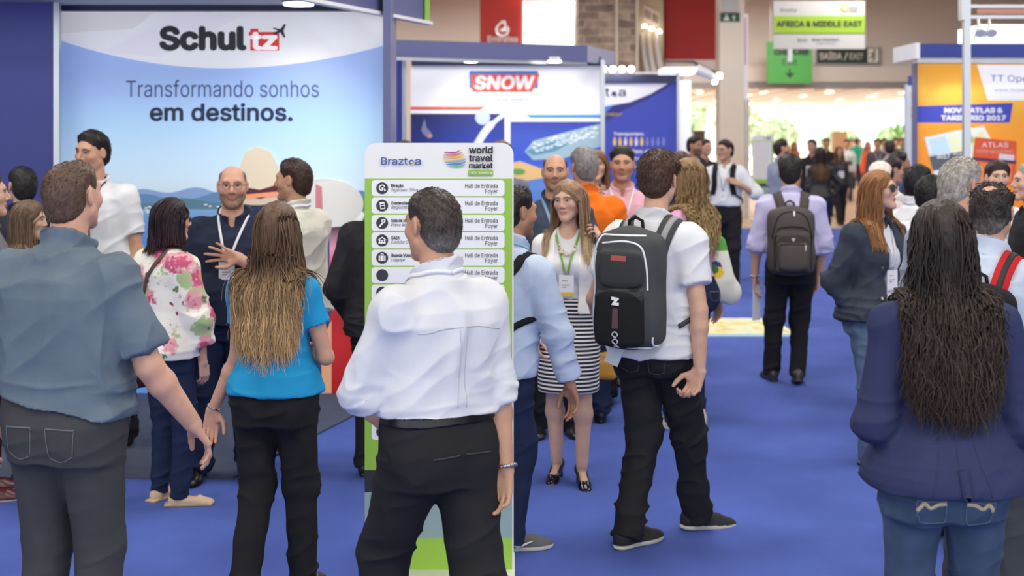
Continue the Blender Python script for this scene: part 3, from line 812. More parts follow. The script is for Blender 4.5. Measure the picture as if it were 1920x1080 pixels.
    def bracelet(s, side, col=(190, 190, 195), r=.032, th=.006, w=.010, up=.01, links=14, name='bracelet', metal=.9):
        A = s.sho[side]; d = nrm(A['W']-A['E']); c = A['W']-d*up; u = nrm(np.cross(d, V(.3, .7, .2))); v = np.cross(d, u); mb = MB()
        for i in range(links):
            a = i*2*math.pi/links; b = (i+.82)*2*math.pi/links
            p = [c+s.armk*r*(u*math.cos(t)+v*math.sin(t)) for t in np.linspace(a, b, 4)]
            mb.tube(p, w*.5, 6, 0, lin(col), flat=None)
        return mb.build(name, [mat('bright_metal', attr=True, rough=.25, metal=metal)], s.root)

def hairs(mb, A, R, C):
    """A (n,seg,3) strands -> three sided tapering tubes"""
    n, sg, _ = A.shape; R = np.broadcast_to(np.asarray(R, float), (n, sg)) if np.ndim(R) else np.broadcast_to(np.linspace(R, R*.25, sg)[None], (n, sg))
    t = np.gradient(A, axis=1); t /= np.linalg.norm(t, axis=2, keepdims=True)+1e-9
    ref = np.where(np.abs(t[..., 2:3]) > .8, V(0, 1, 0), V(0, 0, 1)); U = np.cross(t, ref); U /= np.linalg.norm(U, axis=2, keepdims=True)+1e-9; Wv = np.cross(t, U)
    a = np.arange(3)*2*math.pi/3
    P = A[:, :, None]+R[:, :, None, None]*(np.cos(a)[:, None]*U[:, :, None]+np.sin(a)[:, None]*Wv[:, :, None])
    C = np.broadcast_to(C[:, None] if C.ndim == 2 else C, (n, sg, 3)); C = np.repeat(C[:, :, None], 3, 2).reshape(-1, 3)
    b = (np.arange(n)*sg*3)[:, None, None]; i = (np.arange(sg-1)*3)[None, :, None]; j = np.arange(3)[None, None]; k = (j+1) % 3
    F = np.stack([b+i+j, b+i+k, b+i+3+k, b+i+3+j], -1).reshape(-1, 4)
    mb.raw(P.reshape(-1, 3), F, 0, C)
# ---------------------------------------------------------------- camera, sky, lamps
cam = bpy.data.cameras.new('camera'); cam_o = bpy.data.objects.new('camera', cam); COL.objects.link(cam_o)
cam_o.location = (0, 0, CAM_H); cam_o.rotation_euler = (math.radians(90), 0, 0)
cam.sensor_width = 36.; cam.lens = 36.*FOC/1920.; cam.shift_y = -(540-HOR)/1920.; cam.clip_end = 300
cam.dof.use_dof = True; cam.dof.focus_distance = 5.0; cam.dof.aperture_fstop = 2.8
scene.camera = cam_o
scene.view_settings.view_transform = 'Standard'; scene.view_settings.look = 'None'; scene.view_settings.gamma = 1
scene.view_settings.exposure = .02; scene.view_settings.use_curve_mapping = False
world = bpy.data.worlds.new('sky'); scene.world = world; world.use_nodes = True
bg = world.node_tree.nodes['Background']; bg.inputs[0].default_value = (.93, .97, 1, 1); bg.inputs[1].default_value = 1.7
def area(name, loc, size, power, col=(1, .97, .93), rot=(0, 0, 0), sy=None):
    l = bpy.data.lights.new(name, 'AREA'); l.energy = power; l.color = col; l.size = size
    if sy: l.shape = 'RECTANGLE'; l.size_y = sy
    o = bpy.data.objects.new(name, l); COL.objects.link(o); o.location = loc; o.rotation_euler = rot; return o
for x in (-5, 1, 7):
    for y in (1, 7, 13, 19): area('hall_lamp', (x, y, 6.1), 2.6, 185)
    for y, e_ in ((27, 190), (35, 340)): area('hall_lamp', (x+1, y, 6.1), 2.6, e_)
sun = bpy.data.lights.new('sun', 'SUN'); sun.energy = 22; sun.angle = .02; sun.color = (1, .96, .9)
so = bpy.data.objects.new('sun', sun); COL.objects.link(so); so.rotation_euler = (math.radians(-38), 0, math.radians(-20)); so.location = (10, 60, 20)

# ---------------------------------------------------------------- hall
def struct(name, mb, mats, smooth=False): return tag(mb.build(name, mats, smooth=smooth), kind='structure')
def boxo(name, lo, hi, m, parent=None, bevel=0):
    return MB().box(lo, hi).build(name, [m], parent, smooth=False)
carpet = mat('blue_carpet', (78, 97, 172), rough=.95, noise=.10, nscale=2.2, bump=.35, bscale=420, spec=.15)
greyc = mat('grey_carpet', (84, 92, 112), rough=.95, noise=.08, nscale=8, bump=.4, bscale=400, spec=.1)
tan_floor = mat('tan_floor', (186, 154, 126), rough=.45, noise=.08, nscale=1.2)
struct('floor', MB().box((-16, -4, -.12), (18, 27., 0)), [carpet])
struct('floor', MB().box((-16, 27., -.12), (18, 64, -.001)), [tan_floor])
beige = mat('beige_wall', (212, 209, 204), rough=.8, noise=.02, nscale=.6)
cream = mat('cream_paint', (232, 224, 210), rough=.6)
wood_c = mat('wood_ceiling', (190, 150, 84), rough=.6, noise=.25, nscale=3, stretch=(.3, 6, 1))
white_m = mat('white_paint', (236, 236, 236), rough=.45)
grey_m = mat('grey_metal', (170, 172, 178), rough=.35, metal=.6)
struct('ceiling', MB().box((-16, -4, 6.42), (18, 42, 6.6)), [wood_c])
wb = MB(); wb.box((5.2, 40, 3.62), (12.9, 40.4, 6.4)); wb.box((12.9, 40, 0), (18, 40.4, 6.4)); wb.box((-16, 40, 0), (5.2, 40.4, 6.4))
struct('wall_back', wb, [beige])
struct('trim_2', MB().box((5.0, 39.85, 3.46), (13.0, 40.1, 3.64)), [mat('beam_grey', (150, 150, 152), rough=.5)])
struct('trim_3', MB().box((7.3, 39.9, 3.66), (13, 40., 4.15)), [mat('pale_band', (226, 222, 216), rough=.6)])
struct('wall_left', MB().box((-16.2, -4, 0), (-16, 42, 6.4)), [beige]); struct('wall_right', MB().box((18, -4, 0), (18.2, 42, 6.4)), [beige])
# foyer beyond the opening
fc = MB(); fc.box((3, 40.4, 3.55), (16, 62, 3.7))
for i in range(14): fc.box((3.4+i*.9, 41, 3.46), (3.62+i*.9, 61.8, 3.56), 1)
struct('trim_4', fc, [mat('foyer_ceiling', (205, 196, 184), rough=.7), white_m])
lamp_e = mat('warm_lamp', (255, 236, 205), emit=3.)
def foyer_lamps(px, s0, s1, n):
    for i in range(n):
        s = s0+(s1-s0)*i/(n-1); x = (px-960)/s0*1.0
        tag(MB().box((x-.07, FOC/s-.35, 3.42), (x+.07, FOC/s+.35, 3.455)).build('ceiling_light', [lamp_e], smooth=False), 'small warm light in a row on the far foyer ceiling', 'light', 'foyer ceiling lights')
for px, n in ((1312, 4), (1432, 5), (1555, 4), (1695, 4)): foyer_lamps(px, 56, 42, n)
area('foyer_light', (9, 50, 3.35), 4, 420, sy=8)
glass = bpy.data.materials.new('window_glass'); glass.use_nodes = True
gn = glass.node_tree.nodes; gl = glass.node_tree.links; gn.remove(gn['Principled BSDF'])
tr = gn.new('ShaderNodeBsdfTransparent'); gs = gn.new('ShaderNodeBsdfGlossy'); gs.inputs['Roughness'].default_value = .02; mxs = gn.new('ShaderNodeMixShader'); mxs.inputs[0].default_value = .05
gl.new(tr.outputs[0], mxs.inputs[1]); gl.new(gs.outputs[0], mxs.inputs[2]); gl.new(mxs.outputs[0], gn['Material Output'].inputs[0])
for i in range(5):
    x0 = 3.+i*2.6; m = MB()
    for a, b in (((x0, 61.96, 0), (x0+.06, 62.04, 3.5)), ((x0+2.54, 61.96, 0), (x0+2.6, 62.04, 3.5)), ((x0, 61.96, 3.42), (x0+2.6, 62.04, 3.5)), ((x0, 61.96, 0), (x0+2.6, 62.04, .08))): m.box(a, b)
    w = struct('window_%d' % (i+1), m, [white_m]); MB().box((x0+.06, 61.99, .08), (x0+2.54, 62.01, 3.42)).build('pane', [glass], w)
struct('trim_5', MB().box((-40, 64, -.14), (60, 140, -.02)), [mat('outside_paving', (205, 200, 185), rough=.9)])
leafm = mat('leaf', (120, 165, 90), attr=True, rough=.6, noise=.3, nscale=1.5)
def tree(x, y, h, r, seed, lab, dens=260, grp='trees outside the glass'):
    rs = np.random.RandomState(seed); e = empty('tree', (x, y, -.02), lab, 'tree', grp)
    m = MB(); m.tube(spline([(0, 0, 0), (.1, 0, h*.3), (-.05, .1, h*.55), (.1, 0, h*.75)], 10), np.linspace(.16, .05, 10), 8, 0, lin((120, 100, 80)))
    for i in range(6):
        a = rs.rand()*6.28; m.tube(spline([(0, 0, h*.45), (math.cos(a)*r*.4, math.sin(a)*r*.4, h*.62), (math.cos(a)*r*.7, math.sin(a)*r*.7, h*.75)], 6), np.linspace(.06, .02, 6), 6, 0, lin((120, 100, 80)))
    m.build('trunk', [mat('bark', attr=True, rough=.9)], e)
    n = dens*4; U = rs.randn(n, 3); U /= np.linalg.norm(U, axis=1)[:, None]; c = V(0, 0, h*.68)+U*V(r, r, h*.34)*(.35+.65*rs.rand(n)**.5)[:, None]
    a = rs.randn(n, 3); a /= np.linalg.norm(a, axis=1)[:, None]; b = np.cross(a, rs.randn(n, 3)); b /= np.linalg.norm(b, axis=1)[:, None]; L = (.18+.2*rs.rand(n))[:, None]*max(1, r/2)
    P = np.stack([c-a*L, c+b*L*.45, c+a*L, c-b*L*.45], 1).reshape(-1, 3); col = np.repeat(np.array(lin((190, 210, 168)))*(.6+.8*rs.rand(n))[:, None], 4, 0)
    MB().raw(P, np.arange(n*4).reshape(-1, 4), 0, col).build('foliage', [leafm], e)
for i, (x, y, h, r) in enumerate(((13.5, 76, 3.9, 1.5), (18.2, 88, 3.2, 1.5), (21.0, 82, 2.5, 1.2), (11.6, 90, 5.6, 2.2), (24.5, 81, 2.4, 1.2), (28, 92, 2.8, 1.8), (29.5, 82, 2.2, 1.2), (9, 72, 4.6, 1.6))):
    tree(x, y, h, r, i, 'pale green tree outside the bright glass wall')

# ---------------------------------------------------------------- lettering and printed boards
PENDING = []
import os
try: FONT = bpy.data.fonts.load(os.path.join(bpy.utils.resource_path('LOCAL'), 'datafiles', 'fonts', 'Inter.woff2'))
except Exception: FONT = None
def text(body, x0, x1, base, capx, m, board, layer=1, bold=0., shear=0., parent=None, name='lettering'):
    """lettering on a board: left and right edge, baseline and capital height as seen on it"""
    cu = bpy.data.curves.new(name, 'FONT'); cu.body = body; cu.font = FONT or cu.font; cu.shear = shear; cu.extrude = .0005; cu.resolution_u = 3
    o = bpy.data.objects.new(name, cu); COL.objects.link(o); PENDING.append((o, x0, x1, base, capx, m, board, layer, parent, name, bold))
def flush_text():
    cu = bpy.data.curves.new('cap', 'FONT'); cu.body = 'H'; cu.font = FONT or cu.font; ho = bpy.data.objects.new('cap', cu); COL.objects.link(ho)
    bpy.context.view_layer.update(); dg = bpy.context.evaluated_depsgraph_get()
    me = bpy.data.meshes.new_from_object(ho.evaluated_get(dg)); cap0 = max(v.co.y for v in me.vertices); bpy.data.objects.remove(ho); bpy.data.meshes.remove(me)
    for o, x0, x1, base, capx, m, board, layer, parent, name, bold in PENDING:
        me = bpy.data.meshes.new_from_object(o.evaluated_get(dg)); n = len(me.vertices); P = np.zeros(n*3, np.float32); me.vertices.foreach_get('co', P); P = P.reshape(-1, 3).astype(float)
        if bold > 0:                                           # heavier strokes: the outline laid down in a small circle
            FL = np.zeros(len(me.loops), np.int32); me.loops.foreach_get('vertex_index', FL); tot = np.zeros(len(me.polygons), np.int32); me.polygons.foreach_get('loop_total', tot)
            fs = np.split(FL, np.cumsum(tot)[:-1]); off = [(bold*math.cos(t), bold*math.sin(t)) for t in np.arange(8)*math.pi/4]
            P2 = np.concatenate([P+V(a, b, c*.002) for c, (a, b) in enumerate(off)]); me = bpy.data.meshes.new(name); me.from_pydata([tuple(v) for v in P2], [], [tuple(int(i)+len(P)*c for i in f) for c in range(8) for f in fs]); P = P2
        w0, w1 = P[:, 0].min(), P[:, 0].max(); cu = o.data
        hcap = cap0+bold*2
        X = x0+(P[:, 0]-w0)/(w1-w0)*(x1-x0); Y = base-(P[:, 1]+max(bold, 0))/hcap*capx
        Q = board.M(np.stack([X, Y, P[:, 2]*.1+.001+layer*.002], 1)); me.vertices.foreach_set('co', Q.astype(np.float32).ravel())
        me.materials.clear(); me.materials.append(m); me.update()
        ob = bpy.data.objects.new(name, me); COL.objects.link(ob); ob.parent = parent; bpy.data.objects.remove(o); bpy.data.curves.remove(cu)
    PENDING.clear()
class Board:
    """a flat upright board facing the aisle; M maps print coordinates to the hall"""
    def __init__(s, sc, d=None): s.s = sc; s.d = FOC/sc if d is None else d
    def M(s, Q):
        Q = np.asarray(Q, float); return np.stack([(Q[:, 0]-960)/s.s, s.d-Q[:, 2], CAM_H-(Q[:, 1]-HOR)/s.s], 1)
    def pt(s, px, py): return s.M(np.array([[px, py, 0.]]))[0]
    def rect(s, mb, x0, y0, x1, y1, layer=1, slot=0, col=(255, 255, 255), th=.002): return mb.poly([(x0, y0), (x1, y0), (x1, y1), (x0, y1)], lambda Q: s.M(np.c_[Q[:, :2], Q[:, 2]+layer*.002]), th, slot, lin(col))
    def poly(s, mb, pts, layer=1, slot=0, col=(255, 255, 255), th=.002): return mb.poly(pts, lambda Q: s.M(np.c_[Q[:, :2], Q[:, 2]+layer*.002]), th, slot, lin(col))
    def grad(s, mb, x0, y0, x1, y1, stops, layer=1, slot=0, n=24, nx=1, fx=None):
        ys = np.linspace(y0, y1, n); xs = np.linspace(x0, x1, nx+1); G = np.array([(x, y, layer*.002+.0025) for y in ys for x in xs])
        t = [a for a, _ in stops]; C = np.array([lin(c) for _, c in stops]); c = np.stack([np.interp(G[:, 1], t, C[:, i]) for i in range(3)], 1)
        if fx is not None: c = fx(G, c)
        w = nx+1; F = np.array([(j*w+i, (j+1)*w+i, (j+1)*w+i+1, j*w+i+1) for j in range(n-1) for i in range(nx)])
        return mb.raw(s.M(G), F, slot, c)
def rr(x0, y0, x1, y1, r, n=5, corners=(1, 1, 1, 1)):
    p = []
    for (cx, cy, a0), on in zip(((x1-r, y0+r, -90), (x1-r, y1-r, 0), (x0+r, y1-r, 90), (x0+r, y0+r, 180)), corners):
        if not on: p.append((cx+math.copysign(r, cx-(x0+x1)/2), cy+math.copysign(r, cy-(y0+y1)/2))); continue
        for i in range(n+1): a = math.radians(a0+90*i/n); p.append((cx+r*math.cos(a), cy+r*math.sin(a)))
    return p
def circ(x, y, rx, ry=None, n=20, a0=0, a1=360):
    ry = rx if ry is None else ry
    return [(x+rx*math.cos(math.radians(a)), y+ry*math.sin(math.radians(a))) for a in np.linspace(a0, a1, n, endpoint=a1-a0 < 360)]
def ribbon(mb, B, pts, w, layer, col, slot=0, n=16):
    p = spline([(a, b, 0) for a, b in pts], n)[:, :2]; t = np.gradient(p, axis=0); nn = np.stack([-t[:, 1], t[:, 0]], 1); nn /= np.linalg.norm(nn, axis=1)[:, None]; w = np.broadcast_to(np.asarray(w, float), (n,))[:, None]/2
    B.poly(mb, np.concatenate([p+nn*w, (p-nn*w)[::-1]]), layer, slot, col)
pr = mat('print', attr=True, rough=.5); prb = mat('lightbox_print', attr=True, rough=.5, emit=.42); prl = mat('backlit_print', attr=True, rough=.5, emit=.22)
K = {n: mat('ink_'+n, c, rough=.5) for n, c in dict(dark=(45, 46, 52), white=(245, 245, 245), blue=(62, 92, 168), navy=(36, 46, 84), red=(205, 52, 44), grey=(105, 108, 116), green=(140, 190, 66), lilac=(84, 104, 150), gold=(232, 190, 90)).items()}
blue_w = mat('booth_blue', (52, 62, 150), rough=.35, noise=.03, nscale=2); slate = mat('booth_slate', (96, 100, 142), rough=.4); navy_m = mat('booth_navy', (46, 50, 84), rough=.5)
alu = mat('aluminium', (196, 200, 206), rough=.3, metal=.75); spot_e = mat('spot_lens', (255, 252, 245), emit=14.)
def downlight(x, y, z, power, lab, grp, r=.07, aim=None):
    e = empty('spotlight', (x, y, z), lab, 'light', grp); m = MB(); a = np.arange(21)*2*math.pi/20
    m.tube([(0, 0, 0), (0, 0, .05)], [r, r*.9], 16); m.build('housing', [alu], e)
    MB().tube([(0, 0, -.012), (0, 0, -.001)], [r*.85, r*.85], 16).build('lens', [spot_e], e)
    l = bpy.data.lights.new('spot', 'SPOT'); l.energy = power; l.spot_size = math.radians(100); l.spot_blend = 1; l.shadow_soft_size = .06; l.color = (1, .96, .9)
    o = bpy.data.objects.new('spot', l); COL.objects.link(o); o.location = (x, y, z-.03)
    if aim is not None: o.rotation_euler = (Vector(aim)-o.location).to_track_quat('-Z', 'Y').to_euler()
    return e
# ---------------------------------------------------------------- stand of the sea picture (left)
def prism(name, pts, z0, z1, m, parent):
    p = np.array(pts, float)
    return MB().poly(p, lambda Q: np.stack([Q[:, 0], Q[:, 1], np.where(Q[:, 2] > 0, z1, z0)], 1), 1.).build(name, [m], parent, smooth=False)
st = empty('exhibition_stand', (-3, 9, 0), 'blue walled stand with large backlit sea and sky picture at the left', 'stand')
def under(o, e):
    o.parent = e; o.matrix_parent_inverse = Matrix.Translation(-Vector(e.location)); return o
def part(name, mb, m, e, smooth=False):
    o = mb.build(name, m if isinstance(m, list) else [m], smooth=smooth); return under(o, e)
d1 = place(437, 898, 337.6); d2 = place(682, 771, 270.4)
fl = MB().poly([(-7, 7.11), (d1[0], 7.11), (d2[0], d2[1]), (d2[0]+.3, 9.75), (-7, 9.75)], lambda Q: np.stack([Q[:, 0], Q[:, 1], np.where(Q[:, 2] > 0, .012, .0)], 1), 1.)
part('stand_carpet', fl, greyc, st)
B = Board(254., 9.45)
xr = (727-960)/254.; xl = (112-960)/254.
part('side_wall', MB().box((-7, 9.2, 0), (-3.275, 9.3, 3.5)), blue_w, st)
part('wall_post', MB().box((-3.285, 9.17, 0), (-3.245, 9.22, 3.5)), alu, st)
part('corner_post', MB().box((xr, 9.1, 0), (xr+.055, 9.55, 3.4)), slate, st)
part('header', MB().box((-3.4, 9.40, 2.83), (xr, 9.56, 3.5)), navy_m, st)
# canopy fascia running back along the open side
ca = V(-1.35, 8.09); cb = V(-.674, 9.93); dn = nrm(cb-ca); sd = V(dn[1], -dn[0])
def beam(a, b, th, z0, z1):
    n = nrm(b-a); q = V(n[1], -n[0])*th; return MB().poly([a, b, b-q, a-q], lambda Q: np.stack([Q[:, 0], Q[:, 1], np.where(Q[:, 2] > 0, z1, z0)], 1), 1.)
part('side_fascia', beam(ca, cb, .10, 2.80, 3.4), slate, st)
part('front_fascia', beam(V(-7, 8.3), ca, .1, 2.86, 3.4), slate, st)
part('fascia_edge', MB().box((cb[0], cb[1]-.03, 2.80), (cb[0]+.035, cb[1]+.02, 3.4)), K['green'], st)
part('fascia_trim', beam(ca+V(0, .02), cb+V(.06, .02), .07, 2.775, 2.80), white_m, st)
part('soffit', MB().box((-7, 8.4, 2.87), (-1.25, 9.4, 2.91)), mat('soffit_white', (190, 192, 200), rough=.6), st)
downlight(-1.46, 8.76, 2.815, 30, 'round spotlight under the canopy of the left stand', None, .12, (-1.6, 9.4, 1.6))
# the picture
p = MB(); B.grad(p, 112, 22, 727, 742, [(22, (146, 170, 222)), (130, (150, 176, 226)), (185, (156, 186, 230)), (235, (170, 206, 236)), (300, (190, 220, 240)), (345, (202, 222, 236)), (372, (186, 206, 222)), (392, (120, 160, 200)), (430, (84, 140, 205)), (520, (74, 128, 205)), (742, (96, 150, 222))], 0, n=60)
g = part('backlit_picture', p, prb, st)
hp = MB()
ys = lambda x, s, b, a: b-a*abs(math.sin(x*.013+s))*(.7+.3*math.sin(x*.05+s*3))
for c, s, b, a, l in (((128, 156, 198), .5, 372, 26, 1), ((92, 130, 170), 2.0, 376, 20, 2), ((82, 120, 140), 3.2, 384, 13, 3)):
    B.poly(hp, [(112, 392)]+[(x, ys(x, s, b, a)) for x in np.linspace(112, 727, 60)]+[(727, 392)], l, 0, c)
B.poly(hp, [(640, 400), (660, 376), (690, 366), (727, 352), (727, 430), (640, 430)], 4, 0, (92, 132, 92))
rs = np.random.RandomState(3)
for i in range(70): x = 112+615*rs.rand(); y = 382+16*rs.rand(); B.rect(hp, x, y, x+4+5*rs.rand(), y+2, 4, 0, (222, 226, 230))
hh = hp.build('printed_hills', [prb], g)
sw = MB(); arc = [(x, 128-53*((x-420)/308.)**2*(1 if x < 420 else .85)) for x in np.linspace(112, 727, 30)]
B.poly(sw, [(112, 22)]+arc+[(727, 22)], 3, 0, (226, 226, 230))
for pts, c in (([(112, 24), (290, 24), (250, 55), (112, 64)], (216, 214, 214)), ([(330, 24), (470, 24), (300, 108), (190, 98)], (222, 220, 228)), ([(560, 24), (727, 24), (727, 60), (640, 100)], (231, 231, 236))): B.poly(sw, pts, 4, 0, c)
sw.build('printed_swoosh', [prb], g)
def hat(cx, cy, w, h, tilt, brim, band):
    m = MB(); c, s = math.cos(tilt), math.sin(tilt); T = lambda pts: [(cx+x*c-y*s, cy+x*s+y*c) for x, y in pts]
    B.poly(m, T(circ(0, h*.42, w*.84, h*.2)), 5, 0, tuple(int(v*.93) for v in brim))
    B.poly(m, T([(-w*.60, h*.36), (-w*.56, -h*.12), (-w*.34, -h*.44), (0, -h*.52), (w*.36, -h*.42), (w*.58, -h*.10), (w*.62, h*.36), (0, h*.5)]), 6, 0, brim)
    B.poly(m, T([(-w*.61, h*.22), (0, h*.32), (w*.62, h*.22), (w*.63, h*.38), (0, h*.50), (-w*.61, h*.38)]), 7, 0, band)
    return m
m = hat(486, 325, 66, 96, -.05, (216, 202, 178), (84, 28, 40))
B.poly(m, [(446, 372), (486, 366), (530, 374), (540, 560), (440, 560)], 4, 0, (36, 44, 74)); B.poly(m, [(446, 366), (530, 358), (530, 366), (446, 374)], 8, 0, (238, 150, 110))
m.build('printed_straw_hat', [prb], g)
m = MB(); B.poly(m, circ(622, 382, 60, 44, 28), 6, 0, (210, 208, 204)); B.poly(m, circ(605, 365, 62, 30, 24), 5, 0, (200, 198, 196)); B.poly(m, [(648, 352), (684, 402), (672, 430), (640, 428)], 5, 0, (230, 236, 230))
B.poly(m, [(592, 345), (604, 350), (606, 400), (592, 390)], 7, 0, (190, 120, 128)); m.build('printed_white_hat', [prb], g)
m = MB(); B.grad(m, 618, 425, 727, 738, [(425, (60, 40, 56)), (466, (210, 150, 175)), (500, (214, 70, 120)), (560, (196, 40, 62)), (600, (160, 36, 40)), (640, (186, 40, 44)), (738, (158, 22, 30))], 4)
B.poly(m, [(602, 640), (622, 600), (622, 742), (604, 742)], 5, 0, (214, 158, 122)); B.poly(m, [(540, 420), (618, 420), (618, 600), (600, 742), (500, 742), (470, 560)], 4, 0, (44, 56, 92))
m.build('printed_red_dress', [prb], g)
text('Schul', 299, 463, 95, 46, K['dark'], B, 6, .045, parent=g); 
m = MB(); B.poly(m, [(467, 60), (470, 60), (470, 54), (485, 54), (485, 60), (524, 60), (524, 95), (470, 95), (470, 68), (467, 66)], 6, 0, (205, 48, 42)); m.build('red_badge', [prb], g)
text('tz', 470, 521, 94, 36, mat('ink_white_lit', (245, 245, 245), emit=.4), B, 8, .03, parent=g)
m = MB(); B.poly(m, [(512, 62), (522, 58), (512, 54), (514, 52), (526, 55), (534, 45), (537, 46), (532, 58), (536, 70), (533, 71), (526, 61), (516, 66)], 8, 0, (45, 46, 52)); m.build('aeroplane_emblem', [pr], g)
text('Transformando sonhos', 237, 598, 182, 30, K['lilac'], B, 3, -.008, parent=g)
text('em destinos.', 281, 549, 227, 33, K['navy'], B, 3, .022, parent=g)

# ---------------------------------------------------------------- stand with the red and blue logo
st = empty('exhibition_stand', (0, 16, 0), 'slate blue stand with white logo panel and cruise ship picture', 'stand')
B = Board(144.6, 16.6); 
part('side_wall', MB().box((-1.62, 15.6, 0), (-1.3, 15.7, 2.95)), blue_w, st); part('wall_post', MB().box((-1.335, 15.55, 0), (-1.295, 15.6, 2.9)), alu, st)
part('end_post', MB().box((1.14, 16.4, 0), (1.19, 16.7, 2.9)), alu, st)
fa, fb, fcn = V(-1.43, 15.1), V(.95, 16.1), V(1.38, 17.2)
part('front_fascia', beam(fa, fb, .06, 2.86, 3.06), slate, st); part('side_fascia', beam(fb, fcn, .06, 2.86, 3.06), mat('fascia_pale', (186, 188, 208), rough=.4), st)
part('fascia_trim', beam(fa+V(0, .03), fb+V(0, .03), .04, 2.82, 2.86), alu, st)
part('top_rail', MB().box((-1.3, 16.55, 2.835), (1.15, 16.68, 2.95)), navy_m, st)
for px, py, ap in ((883, 112, -.4), (1040, 119, .6)):
    q = place(px, py, 154); downlight(q[0], q[1]+.12, 2.84, 45, 'round white spotlight under the fascia of the cruise ship stand', 'spotlights of the cruise ship stand', .10, (q[0]+.05, 16.6, 1.9))
p = MB(); B.rect(p, 770, 122, 1125, 534, 0, 0, (236, 236, 240)); g = part('logo_panel', p, prl, st)
m = MB(); B.poly(m, rr(880, 133, 1009, 166, 3), 1, 0, (62, 112, 190)); B.poly(m, [(884, 139), (1012, 139), (998, 172), (888, 172), (884, 168)], 2, 0, (216, 74, 52)); m.build('logo_block', [prl], g)
text('SNOW', 889, 1003, 168, 26, K['white'], B, 4, .04, .12, parent=g)
text('INTELIGÊNCIA EM OPERAÇÃO', 885, 995, 189, 5, mat('ink_pale', (130, 165, 210)), B, 2, .01, parent=g)
m = MB(); B.poly(m, [(770, 200), (910, 200), (900, 206), (770, 206)], 1, 0, (216, 74, 52)); m.build('red_stripe', [prl], g)
m = MB(); B.poly(m, [(985, 215), (1125, 215), (1125, 221), (995, 221)], 1, 0, (62, 132, 205)); m.build('blue_stripe', [prl], g)
m = MB(); B.grad(m, 770, 213, 946, 534, [(213, (40, 46, 110)), (300, (46, 76, 190)), (534, (40, 60, 150))], 1, nx=12, n=14, fx=lambda G, c: c*(.45+.55*np.clip((G[:, :1]-770)/120, 0, 1)))
ribbon(m, B, [(945, 214), (915, 240), (893, 275), (870, 330)], [8]*4+[14]*12, 2, (214, 224, 246)); B.poly(m, circ(905, 220, 14), 2, 0, (190, 204, 242))
B.poly(m, [(796, 222), (800, 240), (808, 248), (812, 256), (804, 260), (794, 252), (790, 244)], 3, 0, (120, 124, 150)); B.poly(m, circ(806, 255, 3.5), 4, 0, (226, 130, 110)); m.build('printed_night_scene', [prl], g)
m = MB(); B.grad(m, 957, 228, 1125, 534, [(228, (46, 60, 160)), (262, (60, 86, 180)), (300, (52, 80, 190)), (345, (90, 130, 200)), (534, (40, 60, 150))], 1)
B.poly(m, [(984, 284), (1000, 264), (1060, 248), (1100, 238), (1125, 232), (1125, 275), (1060, 296), (1000, 300)], 2, 0, (150, 176, 190)); B.poly(m, [(986, 284), (1010, 270), (1050, 262), (1066, 270), (1040, 284), (1000, 292)], 3, 0, (92, 140, 165))
rs = np.random.RandomState(5)
for i in range(150):
    t = rs.rand(); x = 998+122*t; y = 266-32*t+20*rs.rand(); B.rect(m, x, y, x+2+5*rs.rand(), y+.8+1.2*rs.rand(), 4, 0, (238, 242, 244))
B.poly(m, [(957, 306), (975, 302), (1020, 318), (1018, 334), (957, 344)], 3, 0, (216, 178, 120)); B.poly(m, circ(972, 322, 13, 6), 4, 0, (92, 150, 70)); m.build('printed_cruise_ship', [prl], g)

# ---------------------------------------------------------------- deep blue stand with the white swoosh
st = empty('exhibition_stand', (2, 21.4, 0), 'deep blue stand with white swoosh and row of figure icons', 'stand')
B = Board(112., 21.4); p = MB(); B.rect(p, 1078, 155, 1268, 472, 0, 0, (56, 70, 168)); g = part('blue_panel', p, prl, st)
part('top_rail', MB().box(tuple(B.pt(1078, 155)+V(0, -.05, 0)), tuple(B.pt(1268, 141)+V(0, .1, 0))), navy_m, st)
part('end_post', MB().box(tuple(B.pt(1268, 472)+V(0, -.06, 0)), tuple(B.pt(1273, 138)+V(0, .1, 0))), alu, st)
part('light_rail', MB().box(tuple(B.pt(1112, 140)+V(0, -.3, 0)), tuple(B.pt(1275, 137)+V(0, -.2, 0))), white_m, st)
for i in range(4): tag(MB().tube([B.pt(1130+i*17, 131)+V(0, -.25, 0), B.pt(1130+i*17, 131)+V(0, -.12, 0)], .05, 12).build('spotlight', [spot_e]), 'small bright lamp in the row on top of the deep blue stand', 'light', 'lamps on the deep blue stand')
m = MB(); B.poly(m, [(1078, 157), (1252, 157), (1220, 176), (1180, 192), (1125, 201), (1078, 203)], 1, 0, (230, 228, 236)); B.poly(m, [(1078, 203), (1125, 201), (1180, 192), (1220, 176), (1252, 157), (1260, 159), (1215, 186), (1170, 206), (1125, 235), (1078, 250)], 1, 0, (44, 44, 120)); B.poly(m, [(1078, 204), (1150, 198), (1125, 220), (1078, 228)], 2, 0, (70, 120, 205)); m.build('printed_swoosh', [prl], g)
text('Brazt', 1078, 1143, 181, 17, K['navy'], B, 2, .012, parent=g); text('a', 1159, 1173, 181, 17, K['navy'], B, 2, .012, parent=g)
m = MB(); B.poly(m, circ(1151, 176, 5), 2, 0, (50, 50, 120)); B.poly(m, [(1151, 183), (1158, 177), (1157, 183)], 3, 0, (214, 190, 60)); m.build('round_emblem', [prl], g)
text('CONECTADOS*', 1110, 1166, 217, 5, K['gold'], B, 3, .01, parent=g)
text('Transportam:', 1150, 1207, 254, 6, K['white'], B, 2, .02, parent=g); text('5 Milhões de', 1150, 1222, 287, 7, K['white'], B, 2, .02, parent=g); text('passageiros no', 1150, 1222, 300, 6, K['white'], B, 2, .01, parent=g); text('5 E-mails', 1150, 1200, 316, 7, K['gold'], B, 2, .02, parent=g)
